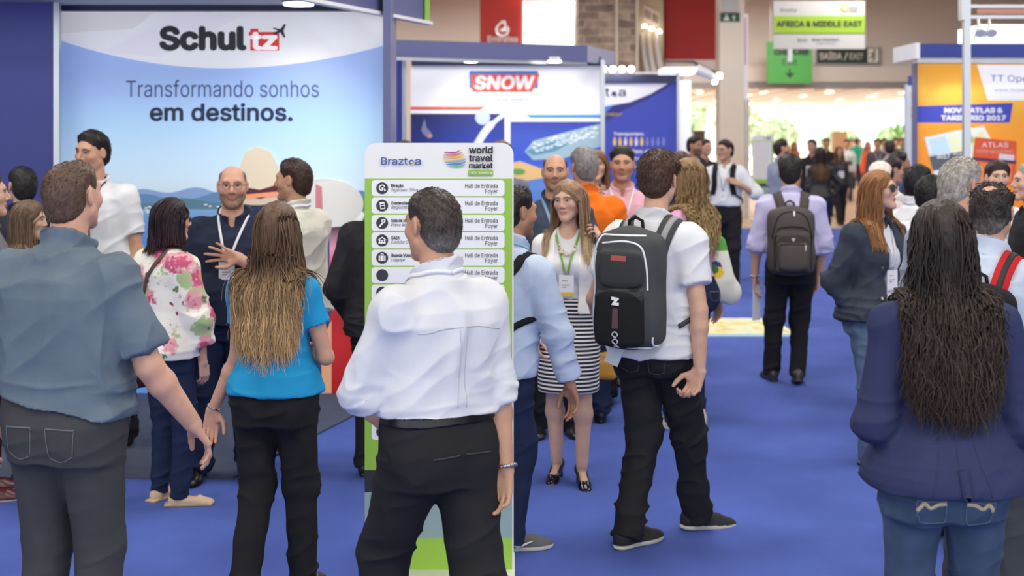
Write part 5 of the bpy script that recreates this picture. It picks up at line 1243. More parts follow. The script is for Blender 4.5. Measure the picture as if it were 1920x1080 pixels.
# ---------------------------------------------------------------- cloth
def cloth(name, c, bump=.18, bscale=260, noise=.05, rough=.85, **kw): return mat(name, c, rough=rough, bump=bump, bscale=bscale, noise=noise, nscale=14, spec=.2, **kw)
shoe_m = mat('shoe_leather', attr=True, rough=.32, spec=.5); trainer_m = mat('trainer_cloth', attr=True, rough=.75)
BLACK = cloth('black_trousers', (36, 36, 39)); CHAR = cloth('charcoal_jeans', (66, 67, 70), bump=.3); NAVYJ = cloth('navy_jeans', (34, 44, 72), bump=.3, noise=.12); DENIM = cloth('blue_jeans', (66, 82, 106), bump=.3, noise=.16)
WHITE = cloth('white_cotton', (222, 223, 228), noise=.02)
def nodes_of(m): return m.node_tree.nodes, m.node_tree.links, m.node_tree.nodes['Principled BSDF']
def floral():
    m = mat('floral_voile', (238, 234, 224), rough=.8); N, L, b = nodes_of(m); tc = N.new('ShaderNodeTexCoord'); cur = None
    def layer(scale, seed, r0, r1, col, prev, distort):
        mp = N.new('ShaderNodeMapping'); mp.inputs['Location'].default_value = (seed, seed*.7, seed*1.3); L.new(tc.outputs['Object'], mp.inputs['Vector'])
        nz = N.new('ShaderNodeTexNoise'); nz.inputs['Scale'].default_value = 34; nz.inputs['Detail'].default_value = 3; L.new(mp.outputs['Vector'], nz.inputs['Vector'])
        ad = N.new('ShaderNodeVectorMath'); ad.operation = 'MULTIPLY_ADD'; L.new(nz.outputs['Color'], ad.inputs[0]); ad.inputs[1].default_value = (distort,)*3; L.new(mp.outputs['Vector'], ad.inputs[2])
        vo = N.new('ShaderNodeTexVoronoi'); vo.inputs['Scale'].default_value = scale; L.new(ad.outputs['Vector'], vo.inputs['Vector'])
        r = N.new('ShaderNodeMapRange'); r.inputs['From Min'].default_value = r0; r.inputs['From Max'].default_value = r1; r.inputs['To Min'].default_value = 1; r.inputs['To Max'].default_value = 0; L.new(vo.outputs['Distance'], r.inputs['Value'])
        mx = N.new('ShaderNodeMix'); mx.data_type = 'RGBA'; L.new(r.outputs['Result'], mx.inputs['Factor']); mx.inputs['B'].default_value = lin(col)+(1,)
        if prev is None: mx.inputs['A'].default_value = lin((238, 234, 224))+(1,)
        else: L.new(prev, mx.inputs['A'])
        return mx.outputs['Result']
    cur = layer(6.5, 0, .38, .44, (170, 190, 140), cur, .07); cur = layer(5.8, 4.3, .37, .43, (224, 160, 170), cur, .07); cur = layer(5.8, 4.3, .25, .32, (190, 80, 116), cur, .09); cur = layer(5.8, 4.3, .09, .14, (228, 150, 70), cur, .05); cur = layer(9, 8.1, .13, .17, (104, 130, 84), cur, .09); cur = layer(13, 2.2, .12, .15, (150, 60, 90), cur, .06)
    L.new(cur, b.inputs['Base Color']); return m
def stripes():
    m = mat('striped_knit', (240, 240, 240), rough=.8); N, L, b = nodes_of(m); tc = N.new('ShaderNodeTexCoord'); sp = N.new('ShaderNodeSeparateXYZ'); L.new(tc.outputs['Object'], sp.inputs[0])
    mu = N.new('ShaderNodeMath'); mu.operation = 'MULTIPLY'; mu.inputs[1].default_value = 1/.0215; L.new(sp.outputs['Z'], mu.inputs[0]); fr = N.new('ShaderNodeMath'); fr.operation = 'FRACT'; L.new(mu.outputs[0], fr.inputs[0]); gt = N.new('ShaderNodeMath'); gt.operation = 'GREATER_THAN'; gt.inputs[1].default_value = .58; L.new(fr.outputs[0], gt.inputs[0])
    mx = N.new('ShaderNodeMix'); mx.data_type = 'RGBA'; L.new(gt.outputs[0], mx.inputs['Factor']); mx.inputs['A'].default_value = lin((26, 26, 30))+(1,); mx.inputs['B'].default_value = lin((236, 236, 238))+(1,); L.new(mx.outputs['Result'], b.inputs['Base Color']); return m
# ---------------------------------------------------------------- carried things (top level, base at the bearer's feet)
def carried(name, p, label, cat, group=None): return empty(name, p.base, label, cat, group)
def torso_fr(p): return Fr(p.H, np.stack([p.cRr, p.cFf, p.U]), p.k)
def stitch(p, mb, S, pts, w=.004, col=(110, 112, 118), slot=1, off=.001, th=.0015, n=20):
    q = Fr(p.H, np.stack([p.R, p.F, V(0, 0, 1)]), p.k); band(mb, S, [q.pt(*a) for a in pts], w, th, n, off, slot, lin(col))
def pockets(p, col=(100, 102, 106), cz=.0, w=.065, h=.14, cx=.082, zig=None, flap=False):
    def f(mb):
        for sg in (1, -1):
            y = -.25; x0, x1 = sg*(cx-w), sg*(cx+w); t, b = cz, cz-h
            stitch(p, mb, p.pantS, [(x0, y, t), ((x0+x1)/2, y, t-.004), (x1, y, t-.006)], .005, col); 
            if not flap:
                for pts in ([(x0, y, t), (x0*1.02, y, (t+b)/2), (x0*1.06+sg*.006, y, b+.02)], [(x1, y, t), (x1*.99, y, (t+b)/2), (x1*.96, y, b+.02)], [(x0*1.06+sg*.006, y, b+.02), ((x0+x1)/2, y, b), (x1*.96, y, b+.02)]): stitch(p, mb, p.pantS, pts, .003, col)
            if zig: stitch(p, mb, p.pantS, [(x0, y, t-.010), (x0+sg*.03, y, t-.014), ((x0+x1)/2, y, t-.03), (x1-sg*.035, y, t-.012), (x1-sg*.004, y, t-.045)], .011, zig, n=30)
    return f
thread = mat('seam_thread', attr=True, rough=.8)
def solid_obj(S, vox, name, m, parent, col=(255, 255, 255)):
    P, F = S.mesh(vox); return MB().raw(P, F, 0, lin(col)).build(name, [m], parent)
class Pack:
    """backpack on a person's back"""
    def __init__(s, p, label, m, w=.32, h=.48, d=.20, zc=.27, xo=0., strapcol=None, off=0., top=.14):
        s.p = p; k = p.k; s.e = carried('backpack', p, label, 'backpack'); q = torso_fr(p)
        bb = np.interp(zc*k, p.tab[:, 0], p.tab[:, 3])/k+.02+off; s.fr = Fr(q.pt(xo, -bb, zc), np.stack([-p.cRr, -p.cFf, p.U]), k); s.vox = float(np.clip(1.6/p.sc, .005, .016)); s.w, s.h, s.d = w, h, d
        S = Solid(); f = s.fr; S.add(f.box((0, d*.42, -.01), (w/2, d*.45, h/2-.01), .055), .02); S.add(f.ell((0, d*.45, h*.22), (w*.47, d*.52, h*.30)), .05); S.add(f.ell((0, d*.55, -h*.22), (w*.49, d*.56, h*.29)), .05); s.S = S; s.m = m
    def body(s): return solid_obj(s.S, s.vox, 'main_compartment', s.m, s.e)
    def pt(s, x, z, off=0.):
        x = float(np.clip(x, -s.w*.485, s.w*.485)); z = float(np.clip(z, -s.h*.47-.01, s.h*.47-.01)); P = np.array([(x, .5, z)], float)
        for _ in range(26): P[:, 1] -= s.S.ev(s.fr.pts(P))/s.fr.k*.8
        P[:, 1] = max(P[0, 1], 0)+off; return s.fr.pts(P)[0]
    def pocket(s, x, z, w, h, t, m, name='pocket'):
        y = s.fr.loc(s.pt(x, z)[None])[0][1]; S = Solid().add(s.fr.box((x, y-.02, z), (w/2, .02+t, h/2), .03), .02); S.add(s.fr.ell((x, y, z-.02), (w*.46, t*1.25, h*.42)), .03); s.S.ops += [(o[0], .012, 'u') for o in S.ops]; return solid_obj(S, s.vox, name, m, s.e)
    def pipe(s, pts, r, m, name='piping', n=36, off=.002, col=(255, 255, 255)):
        c = spline([(a, b, 0) for a, b in pts], n); return MB().tube([s.pt(a, b, off) for a, b, _ in c], r*s.fr.k, 6, 0, lin(col)).build(name, [m], s.e)
    def patch(s, pts, m, name, n=8, off=.003, col=(255, 255, 255)):
        """small raised badge: 2D outline on the pack"""
        P = [s.pt(a, b, off) for a, b in pts]; Q = [s.pt(a, b, off-.004) for a, b in pts]; n = len(P); return MB().raw(np.array(P+Q), [tuple(range(n)), tuple(range(2*n-1, n-1, -1))]+[(i, n+i, n+(i+1) % n, (i+1) % n) for i in range(n)], 0, lin(col), False).build(name, [m], s.e)
    def straps(s, m, w=.062, trim=None, sides=(1, -1), x=.095, low=True, th=.012):
        p = s.p; q = torso_fr(p); k = p.k
        for sg in sides:
            mb = MB(); pts = [q.pt(sg*.07, -.16, .37), q.pt(sg*.080, -.13, .45), q.pt(sg*x, -.05, .535), q.pt(sg*x, .03, .525), q.pt(sg*(x+.006), .11, .44), q.pt(sg*(x+.016), .16, .33), q.pt(sg*(x+.035), .13, .22)]
            P, N, T = band(mb, p.topS, pts, w*k, th*k, 36, .003); o = mb.build('shoulder_strap', [m], s.e)
            if trim is not None: mt = MB(); mt.strip(P+N*th*k, T, N, w*k*.35, .003, 0, lin(trim)); mt.build('strap_trim', [mat('strap_trim', attr=True, rough=.6)], o)
            if low: mb = MB(); band(mb, p.topS, [q.pt(sg*(x+.035), .13, .23), q.pt(sg*.17, .02, .16), q.pt(sg*.15, -.10, .10)], .022*k, .004, 20, .003); mb.build('lower_strap', [m], s.e)
    def handle(s, m): mb = MB(); mb.tube([s.fr.pt(-.035, .03, s.h/2-.02), s.fr.pt(-.03, .03, s.h/2+.03), s.fr.pt(0, .03, s.h/2+.045), s.fr.pt(.03, .03, s.h/2+.03), s.fr.pt(.035, .03, s.h/2-.02)], .008*s.fr.k, 8); mb.build('handle', [m], s.e)
def paper(p, c, w, h, n, up, label, name='sheet', cat='paper', col=(240, 241, 244), group=None, tab=None):
    e = carried(name, p, label, cat, group); n = nrm(n); up = nrm(np.asarray(up, float)-n*(np.asarray(up, float)@n)); r = np.cross(up, n); fr = Fr(c, np.stack([r, n, up]))
    MB().box((-w/2, -.002, -h/2), (w/2, .002, h/2), 0, lin(col), fr.pts).build('page', [mat('paper', attr=True, rough=.6)], e)
    if tab: MB().box((-w/2*.9, -.004, -h/2*.8), (w/2*.9, .003, -h/2*.3), 0, lin(tab), fr.pts).build('printed_block', [mat('paper', attr=True)], e)
    return e
def phone(p, side, label, col=(30, 30, 34)):
    A = p.sho[side]; e = carried('phone', p, label, 'phone'); P = A['hand']; n = nrm(P(0, 0, 1)-P(0, 0, 0)); u = nrm(P(1, .25, 0)-P(0, 0, 0)); c = P(.095, .012, .030)
    S = Solid().add(rbox(c, (.0045, .031, .062), .004, np.stack([n, np.cross(u, n), u])), 0)
    solid_obj(S, .003, 'case', mat('phone_case', attr=True, rough=.3), e, col); return e
def bag_solid(p, c, h, R, label, m, name='handbag', rad=.03, cat='bag'):
    e = carried(name, p, label, cat); S = Solid().add(rbox(c, h, rad, R), 0); S.add(ell(np.asarray(c)-V(0, 0, h[2]*.25), V(h[0]*.95, h[1]*1.15, h[2]*.7), R), .03); solid_obj(S, max(.006, 1.6/p.sc), 'body', m, e); e_S = S; return e, S
a = lambda dx, dpy, dep=0.: V(dx, dep, -dpy)
# ================================================================ people, front row
# grey-blue polo, back view, left
p = Person(124, 552, 300, 16, girth=1.16, belly=.05, head=(22, 2, 0), skin='pink', sw=1.04, neckfwd=0.012,
           armR=(a(60, 150, 5), a(62, 112, 55), (-.9, -.5, .1)), armL=(a(-62, 150, 5), a(-20, 112, 50))).start('heavy-set person seen from behind in a grey-blue polo shirt and charcoal jeans')
p.pants('jeans', [CHAR, thread], waist=.13, ease=.006, amp=.004, extra=pockets(p, (104, 104, 106), cz=.035, w=.070, h=.16, cx=.098))
p.top('polo_shirt', cloth('polo_slate', (100, 114, 128), bump=.25, bscale=340), sleeve=.80, hem=.06, ease=.020, loose=.75, sease=.026, collar='polo', amp=.020, hemtilt=-.20, seatx=.05)
p.make_body(face=True); p.hair_short((92, 72, 60), thick=.009, bald='thin', fuzz=5200, flen=.010, messy=.8); p.shoes(shoe_m)
# turquoise T-shirt woman
p = Person(516, 455, 380, 12, 'f', head=(8, -3, 0), skin='pink', girth=1.03, armL=(a(-12, 150, 0), a(-62, 128, 10), (.2, -1, .1), a(-10, 100, -5)), armR=(a(36, 120, 5), a(-70, -10, 110)), footR=(.10, .08, 6, 0, 0), footL=(-.07, -.22, -4, .05, 38)).start('person with long ombre hair in a turquoise T-shirt and black trousers')
p.pants('trousers', [BLACK, thread], waist=.12, slim=.55, ease=.008, ankle=.058, extra=None)
p.top('t_shirt', cloth('turquoise_jersey', (38, 152, 206), bump=.12), sleeve=.50, hem=.03, ease=.012, loose=.35, sease=.014, collar='crew', amp=.015)
p.make_body(bare_feet=True); p.shoes(shoe_m, style='flat', col=(60, 46, 38), name='sandal')
p.hair_long((98, 74, 57), (226, 190, 140), tipz=-.47, n=2900, wave=.013, wl=.20, vol=.030, r=.0026, jag=.14, flare=.05, tipstart=.28, side=.35)
p.bracelet('L', (200, 200, 205), r=.031, w=.008)
# white shirt man in front of the board
p = Person(806, 562, 356, -36, girth=1.07, belly=.02, head=(-42, -4, 0), skin='tan', sw=1.02, neckfwd=.016, armR=(a(26, 180, -10), a(16, 150, -30), (-.5, -.9, 0), a(-14, 100, -22)), armL=(a(-54, 140, 20), a(70, 110, 70)),
           footR=(.10, -.34, 4, .03, 25), footL=(-.09, .16, -4, 0, 0), hipsh=(.03, 0), handR=dict(curl=(.55, .5, .5, .55), spread=.2)).start('person in a white shirt and black trousers striding past the direction board')
p.pants('trousers', [BLACK, thread], waist=.115, ease=.018, slim=0, ankle=.075, extra=pockets(p, (60, 60, 64), cz=.02, w=.07, flap=True))
def seam(mb):
    q = torso_fr(p); c = lin((192, 195, 204))
    band(mb, p.topS, [q.pt(-.19, -.2, .385), q.pt(-.1, -.3, .40), q.pt(0, -.3, .405), q.pt(.1, -.3, .40), q.pt(.19, -.2, .385)], .003, .0012, 40, .0005, 1, c)
    for x in (-.018, .018): band(mb, p.topS, [q.pt(x, -.3, .40), q.pt(x, -.3, .28), q.pt(x*1.3, -.3, .16)], .0025, .0012, 30, .0004, 1, c)
p.top('dress_shirt', [cloth('white_shirting', (212, 214, 221), bump=.08, noise=.015), thread], sleeve=1.14, hem=.115, ease=.022, loose=.55, sease=.022, extra=seam, collar='shirt', amp=.022, cuff=.055, blouse=.012)
p.belt((9, 9, 10), waist=.122); p.make_body(); p.hair_short((66, 58, 54), thick=.011, fuzz=5000, flen=.012, grey=((120, 116, 112), -.02), messy=.4, line=(.078, .080, -.05, -.080)); p.shoes(shoe_m, col=(24, 22, 22))
p.bracelet('R', (176, 178, 182), r=.036, w=.013, links=20, name='wristwatch'); p.lanyard((226, 228, 236), back_only=True)
# navy blazer woman, right
p = Person(1770, 618, 376, 4, 'f', head=(10, -2, 0), skin='light', sw=1.02, girth=1.06, armL=(a(-40, 175, -15), a(95, -20, 120)), armR=(a(40, 170, -15), a(-95, -20, 120))).start('person with very long dark hair in a navy blazer and blue jeans')
p.pants('jeans', [DENIM, thread], waist=.10, slim=.75, ease=.006, extra=pockets(p, (96, 112, 136), cz=-.058, w=.062, h=.125, cx=.092, zig=(206, 188, 150)))
def seam(mb):
    q = torso_fr(p)
    band(mb, p.topS, [q.pt(0, -.3, .46), q.pt(0, -.3, .2), q.pt(0.0, -.3, .1)], .0022, .0012, 30, .0005, 1, lin((44, 47, 84)))
    for sg in (1, -1): band(mb, p.topS, [q.pt(sg*.11, -.3, .36), q.pt(sg*.075, -.3, .2), q.pt(sg*.10, -.3, .0)], .002, .001, 30, .0005, 1, lin((44, 47, 84)))
    band(mb, p.topS, [q.pt(0.012, -.3, .12), q.pt(.014, -.3, .04), q.pt(.016, -.3, -.03)], .030, .004, 20, .001, 0)
p.top('blazer', [cloth('blazer_navy', (48, 54, 88), bump=.10, bscale=420, noise=.03), thread], sleeve=1.9, hem=-.02, ease=.014, loose=.06, flare=.062, sease=.026, collar=None, amp=.012, extra=seam)
p.make_body(bare_feet=False, face=False); p.shoes(shoe_m, style='flat', col=(70, 44, 36))
p.hair_long((50, 40, 37), (74, 60, 50), tipz=-.48, n=3200, wave=.017, wl=.15, vol=.034, r=.0030, jag=.14, flare=.06, side=.35, tipstart=.3)
# ================================================================ second row
# young man with backpack
p = Person(1220, 405, 290, 28, head=(24, -8, 0), skin='light', sw=.98, girth=.94, neckfwd=0.024, armR=(a(16, 118, -30), a(0, 100, -6), (-.6, -.6, 0), a(-22, 60, 0)), armL=(a(-40, 100, 20), a(30, 80, 60)),
           footR=(.08, .34, 42, 0, 4), footL=(-.09, -.05, 22, 0, 0), hipsh=(.03, .12), handR=dict(curl=(.9, .9, .85, .8))).start('young person with short brown hair in a white T-shirt and black jeans wearing a backpack')
p.pants('jeans', [BLACK, thread], waist=.02, slim=.55, ease=.014, ankle=.062, amp=.016, extra=pockets(p, (70, 70, 74), cz=-.02, w=.065, h=.13, cx=.085))
p.top('t_shirt', WHITE, sleeve=.62, hem=-.03, ease=.022, loose=.6, sease=.030, collar='crew', amp=.017)
p.make_body(); p.hair_short((72, 50, 38), thick=.018, fuzz=3800, flen=.018, top=1.1, messy=.6, line=(.084, .066, -.05, -.070)); p.shoes(trainer_m, style='trainer', col=(32, 32, 34), sole=(206, 202, 190), name='trainer')
MB().tube([p.N+V(math.cos(t)*.058, math.sin(t)*.062+.005, .03-.012*math.sin(t)) for t in np.linspace(0, 6.283, 26)], .003, 6).build('cord_necklace', [mat('cord', (50, 40, 34))], p.root)
pk_m = cloth('pack_grey', (74, 76, 78), bump=.35, bscale=500); pk_b = cloth('pack_black', (30, 31, 33), bump=.5, bscale=300)
k = Pack(p, 'big grey and black backpack with white piping on the white T-shirt', pk_m, .29, .51, .21, .275, -.03)
k.pocket(-.0, -.12, .22, .24, .018, pk_b, 'mesh_pocket'); k.pocket(0, .09, .20, .16, .014, cloth('pack_top_pocket', (58, 60, 62), bump=.3), 'top_pocket'); k.body(); k.handle(pk_b)
wp = mat('white_piping', (236, 238, 240), rough=.4)
k.pipe([(-.115, .00), (-.112, .10), (-.09, .18), (-.02, .205), (.09, .195)], .0045, wp); k.pipe([(-.10, .25), (0, .275), (.10, .23), (.145, .08), (.135, -.10), (.15, -.22), (.10, -.28)], .0045, wp); k.pipe([(.125, .16), (.16, .0), (.165, -.15), (.14, -.25)], .0045, wp); k.pipe([(-.135, -.20), (-.11, -.27), (0, -.295), (.09, -.28), (.12, -.22)], .0045, wp); k.pipe([(.118, -.02), (.112, -.12), (.118, -.2)], .004, wp)
k.patch([(-.03, .0), (.03, .0), (.024, -.08), (.028, -.25), (-.028, -.25), (-.024, -.08)], cloth('pack_strip', (96, 92, 94)), 'centre_strip', off=.004); k.patch([(-.012, -.075), (.012, -.075), (.014, -.16), (-.014, -.16)], mat('strip_red', (92, 56, 62)), 'red_inlay', off=.008)
k.patch([(-.035, .145), (.035, .147), (.035, .125), (-.035, .123)], mat('label_red', (170, 84, 70)), 'name_tag', off=.006); k.patch([(-.016, -.03), (.018, -.026), (.018, -.038), (.004, -.040), (.018, -.060), (-.016, -.062), (-.016, -.05), (.0, -.05), (-.016, -.036)], wp, 'figure_mark', off=.009)
for z in (-.185, -.215, -.245): k.pipe([(-.013, z), (0, z+.012), (.013, z), (0, z-.012), (-.013, z)], .003, mat('ring_grey', (190, 192, 194)), 'ring_mark', 16, .008)
k.straps(pk_m, .075, (150, 152, 154), th=.014)
paper(p, p.base*0+V(-.165, .02, .89), .07, .10, (-.4, -1, .2), (.4, 0, 1), 'folded leaflet held low at the left hip of the backpack wearer', 'leaflet', col=(220, 226, 232))
# light blue shirt man beside the board
p = Person(924, 406, 350, 36, girth=1.08, lean=(.085, .02), head=(58, -4, 0), skin='olive', sw=1.02, armR=(a(40, 112, -8), a(24, 100, 15), (-.6, -.5, 0)), armL=(a(-20, 120, 20), a(10, 100, 60)), footR=(.09, .02, 40, 0, 0), footL=(-.10, .10, 0, 0, 0), neckfwd=0.016).start('dark-haired person in a light blue shirt and navy jeans standing right of the board')
p.pants('jeans', [NAVYJ, thread], waist=.08, slim=.2, ease=.014, ankle=.068, amp=.016)
p.top('shirt', cloth('pale_blue_shirt', (184, 198, 222), bump=.08), sleeve=1.85, hem=-.02, ease=.020, loose=.6, sease=.026, collar='shirt', amp=.018, cuff=.05)
p.make_body(beard=((60, 46, 40), .45)); p.hair_short((34, 28, 27), thick=.013, fuzz=2600, flen=.014); p.lanyard((140, 180, 206), back_only=True)
s1, o1 = p.shoe('R', trainer_m, 'trainer', (92, 92, 92), (214, 212, 200), name='trainer'); p.shoe('L', trainer_m, 'trainer', (92, 92, 92), (214, 212, 200), name='trainer')
m = MB(); ribs = [o1.pt(.049, y, z) for y, z in ((-.01, .052), (.02, .034), (.05, .036), (.10, .052))]; m.tube(spline(ribs, 14), np.interp(np.arange(14), [0, 4, 13], [.003, .010, .002]), 6, 0, lin((226, 226, 222))); m.build('swoosh_mark', [trainer_m], p.root)
e = carried('shoulder_bag', p, 'small dark satchel with slanting strap on the light blue shirt', 'bag'); q = torso_fr(p); mb = MB(); band(mb, p.topS, [q.pt(.19, .0, .26), q.pt(.17, -.12, .20), q.pt(.10, -.2, .12), q.pt(.03, -.2, .05)], .030, .004, 30, .004); mb.build('strap', [pk_b], e)
S = Solid().add(rbox(q.pt(.0, -.20, .0), (.07, .035, .08), .02, np.stack([p.cRr, p.cFf, V(0, 0, 1)])), 0); solid_obj(S, .006, 'pouch', pk_b, e)
mb = MB(); band(mb, p.topS, [q.pt(.12, .06, .52), q.pt(.12, -.03, .50), q.pt(.10, -.12, .44), q.pt(.06, -.2, .36)], .05, .006, 16, .004); mb.build('shoulder_strap', [pk_b], e)
# white jacket woman on the phone
p = Person(1066, 339, 338, 188, 'f', head=(206, -6, 4), skin='pale', lean=(0, .01), armL=(a(34, 62, -34), a(-36, -86, 16), (-.9, .2, .0), a(-4, -60, 6)), armR=(a(-26, 100, -5), a(10, 90, -30)), footR=(.07, -.06, 10, 0.045, 24), footL=(-.08, .06, -16, .045, 24), handL=dict(curl=(.55, .6, .7, .8))).start('fair-haired person in a white jacket and striped skirt talking on a phone')
p.skirt('skirt', stripes(), waist=.15, z1=-.40, ease=.012)
p.top('blouse', WHITE, sleeve=1.2, hem=.12, ease=.008, loose=.1, collar=None, amp=.006, neck=.035)
inner = p.topS; p.top('jacket', cloth('ivory_jacket', (236, 234, 230), noise=.02), sleeve=1.75, hem=.06, ease=.018, loose=.4, flare=.02, sease=.018, collar=None, amp=.012, open_=.062, neck=.04)
p.make_body(brow=(120, 92, 70), lips=(196, 116, 112), bare_feet=True, iris=(90, 100, 110)); p.shoes(mat('patent_leather', attr=True, rough=.12), style='pump', col=(20, 20, 24), sole=(16, 16, 18))
outer = p.topS; p.topS = p.tops = inner; p.lanyard((120, 176, 70), True, w=.012, drop=.27, foot=(232, 196, 60), size=(.088, .125)); p.tops = outer
m = MB(); q = torso_fr(p); rs = np.random.RandomState(4)
for i in range(46): t = rs.rand()*2-1; z = .505-.05*(1-t*t)-.025*rs.rand(); c = inner.snap([q.pt(t*.06, .16, z)], .012)[0]; m.tube([c, c+V(.002, -.006, 0)], .0055, 6, 0, lin((232, 226, 214) if i % 5 else (200, 160, 90)))
m.build('necklace', [mat('pearl', attr=True, rough=.25)], p.root); p.topS = outer
p.hair_long((150, 118, 92), (222, 198, 160), tipz=-.36, n=1500, wave=.004, vol=.016, r=.0030, jag=.08, front=.12, side=.9, line=(.078, .062, .0, -.05)); phone(p, 'L', 'phone held to the ear of the fair-haired person in white', (60, 60, 64))
# floral blouse woman
p = Person(314, 362, 372, 42, 'f', head=(66, -4, 0), skin='light', girth=1.10, armR=(a(34, 100, -4), a(6, 90, 20)), armL=(a(-24, 100, 10), a(10, 80, 50)), footR=(.08, .03, 44, 0, 0), footL=(-.11, .02, -14, 0, 0)).start('person with a dark bob in a floral blouse and navy jeans')
p.pants('jeans', [NAVYJ, thread], waist=.12, slim=1.0, ease=.006, ankle=.046, amp=.010)
p.top('blouse', floral(), sleeve=1.55, hem=-.03, ease=.026, loose=.9, sease=.040, collar='crew', amp=.020, cuff=.03)
p.make_body(brow=(60, 40, 36), bare_feet=True); p.shoes(mat('beige_suede', attr=True, rough=.8), style='flat', col=(206, 180, 148), sole=(190, 160, 120), name='ballet_flat')
p.hair_long((44, 30, 38), (58, 36, 44), tipz=-.145, n=1300, wave=.002, vol=.030, r=.0034, jag=.03, front=.0, side=.5, tipstart=.1); p.glasses((40, 26, 24), wire=.002)
e = carried('crossbody_bag', p, 'dark brown crossbody bag hanging behind the floral blouse', 'bag'); q = torso_fr(p); mb = MB(); P_, N_, S_ = band(mb, p.topS, [q.pt(.07, .03, .53), q.pt(.06, -.08, .49), q.pt(-.03, -.25, .33), q.pt(-.14, -.2, .14), q.pt(-.19, -.06, -.02)], .022, .005, 34, .004); mb.build('strap', [mat('brown_leather', (88, 66, 58), rough=.5)], e)
solid_obj(Solid().add(rbox(P_[-1]+V(-.03, -.02, -.09), (.06, .10, .09), .03, np.stack([p.cRr, p.cFf, V(0, 0, 1)])), 0), .007, 'pouch', mat('dark_brown_leather', (58, 44, 40), rough=.5), e)
# goateed man in navy polo
p = Person(420, 336, 308, 172, girth=1.14, belly=.05, head=(170, -3, 0), skin='pink', lean=(.05, 0), armL=(a(36, 96, -50), a(-88, -74, -58), (-.15, -1, -.1), a(-80, -24, -4)), armR=(a(-38, 104, -8), a(8, 90, -26)), handL=dict(curl=(.12, .12, .15, .2), spread=.35), footR=(.14, 0, 8, 0, 0), footL=(-.15, .02, -10, 0, 0)).start('bald bespectacled person with a goatee in a navy polo shirt, hand raised')
p.pants('jeans', [NAVYJ, thread], waist=.10, ease=.016, slim=0, ankle=.078, amp=.016)
p.top('polo_shirt', cloth('navy_pique', (38, 46, 66)), sleeve=.7, hem=-.03, ease=.018, loose=.8, sease=.022, collar='shirt', amp=.014, neck=.02)
p.make_body(brow=(120, 90, 70), beard=((120, 96, 80), .75), lips=(186, 116, 104)); p.hair_short((124, 100, 82), thick=.004, bald='top', fuzz=900, flen=.006, line=(.082, .065, -.05, -.085)); p.glasses((120, 108, 96), wire=.0014); p.lanyard((226, 228, 234), True, drop=.235, foot=(110, 74, 150)); p.shoes(shoe_m, col=(16, 16, 17))
# man in beige shirt, profile
p = Person(556, 319, 300, -62, girth=1.05, head=(-78, -2, 0), skin='tan', sw=1.02, armL=(a(22, 100, -26), a(-70, 14, -22)), armR=(a(-30, 96, 20), a(-40, 60, 10)), footR=(.10, .02, 8, 0, 0), footL=(-.09, -.10, 60, 0, 0)).start('dark-haired person in a beige shirt turned left in profile')
p.pants('jeans', [NAVYJ, thread], waist=.10, ease=.010, slim=.3); p.top('shirt', cloth('beige_shirt', (208, 206, 194), bump=.1), sleeve=1.12, hem=-.03, ease=.022, loose=.6, sease=.034, collar='shirt', amp=.018, cuff=.05)
p.make_body(beard=((90, 66, 54), .25)); p.hair_short((62, 44, 36), thick=.014, fuzz=2200, flen=.015, line=(.077, .076, -.05, -.078)); p.lanyard((230, 232, 238), back_only=True, w=.018); p.shoes(shoe_m, col=(22, 22, 24))
# smiling redhead with sunglasses
p = Person(1642, 322, 319, 150, 'f', head=(122, 3, 0), skin='pale', girth=1.06, armR=(a(-44, 92, 8), a(50, 74, -12)), armL=(a(30, 100, 0), a(-20, 86, -40)), footR=(.10, .05, 10, 0, 0), footL=(-.08, 0, -8, 0, 0)).start('smiling person with long auburn hair and sunglasses in a denim jacket')
p.pants('jeans', [cloth('faded_jeans', (92, 112, 136), bump=.3, noise=.15), thread], waist=.12, slim=.4, ease=.008, ankle=.060)
p.top('blouse', WHITE, sleeve=1., hem=.02, ease=.006, loose=.2, collar=None, amp=.006, neck=.03); inner = p.topS
p.top('denim_jacket', cloth('dark_denim', (58, 64, 76), bump=.35, noise=.22), sleeve=1.95, hem=-.03, ease=.024, loose=.35, flare=.03, sease=.028, collar='shirt', amp=.018, open_=.05, neck=.02); outer = p.topS
p.make_body(brow=(130, 92, 66), lips=(196, 100, 98), bare_feet=True); p.shoes(shoe_m, style='flat', col=(34, 36, 60), name='ballet_flat'); p.topS = inner; p.lanyard((210, 214, 226), True, drop=.30, w=.020); p.topS = p.tops = outer
m = MB(); q = torso_fr(p)
for x, z in ((-.11, .26), (-.11, .12), (.115, .26), (.115, .12), (-.07, .05), (-.07, .20)): P_ = outer.snap([q.pt(x, .2, z)], .001)[0]; N_ = outer.grad(P_[None], .01)[0]; m.tube([P_, P_+N_*.004], .008, 10)
m.build('button', [mat('brass_button', (190, 176, 150), rough=.3, metal=.8)], p.root)
p.hair_long((150, 104, 66), (186, 138, 88), tipz=-.34, n=1900, wave=.006, wl=.2, vol=.028, r=.0030, jag=.10, front=.05, side=.7, line=(.078, .064, .0, -.05)); p.glasses((60, 50, 46), (90, 84, 96), rx=.026, rz=.023, wire=.0016, name='sunglasses')
m = MB(); c = p.head.pt(.084, -.004, -.046); m.tube([c, c+V(0, 0, -.006)], .005, 8); m.build('pearl_earring', [mat('pearl_white', (240, 236, 226), rough=.2)], p.root)
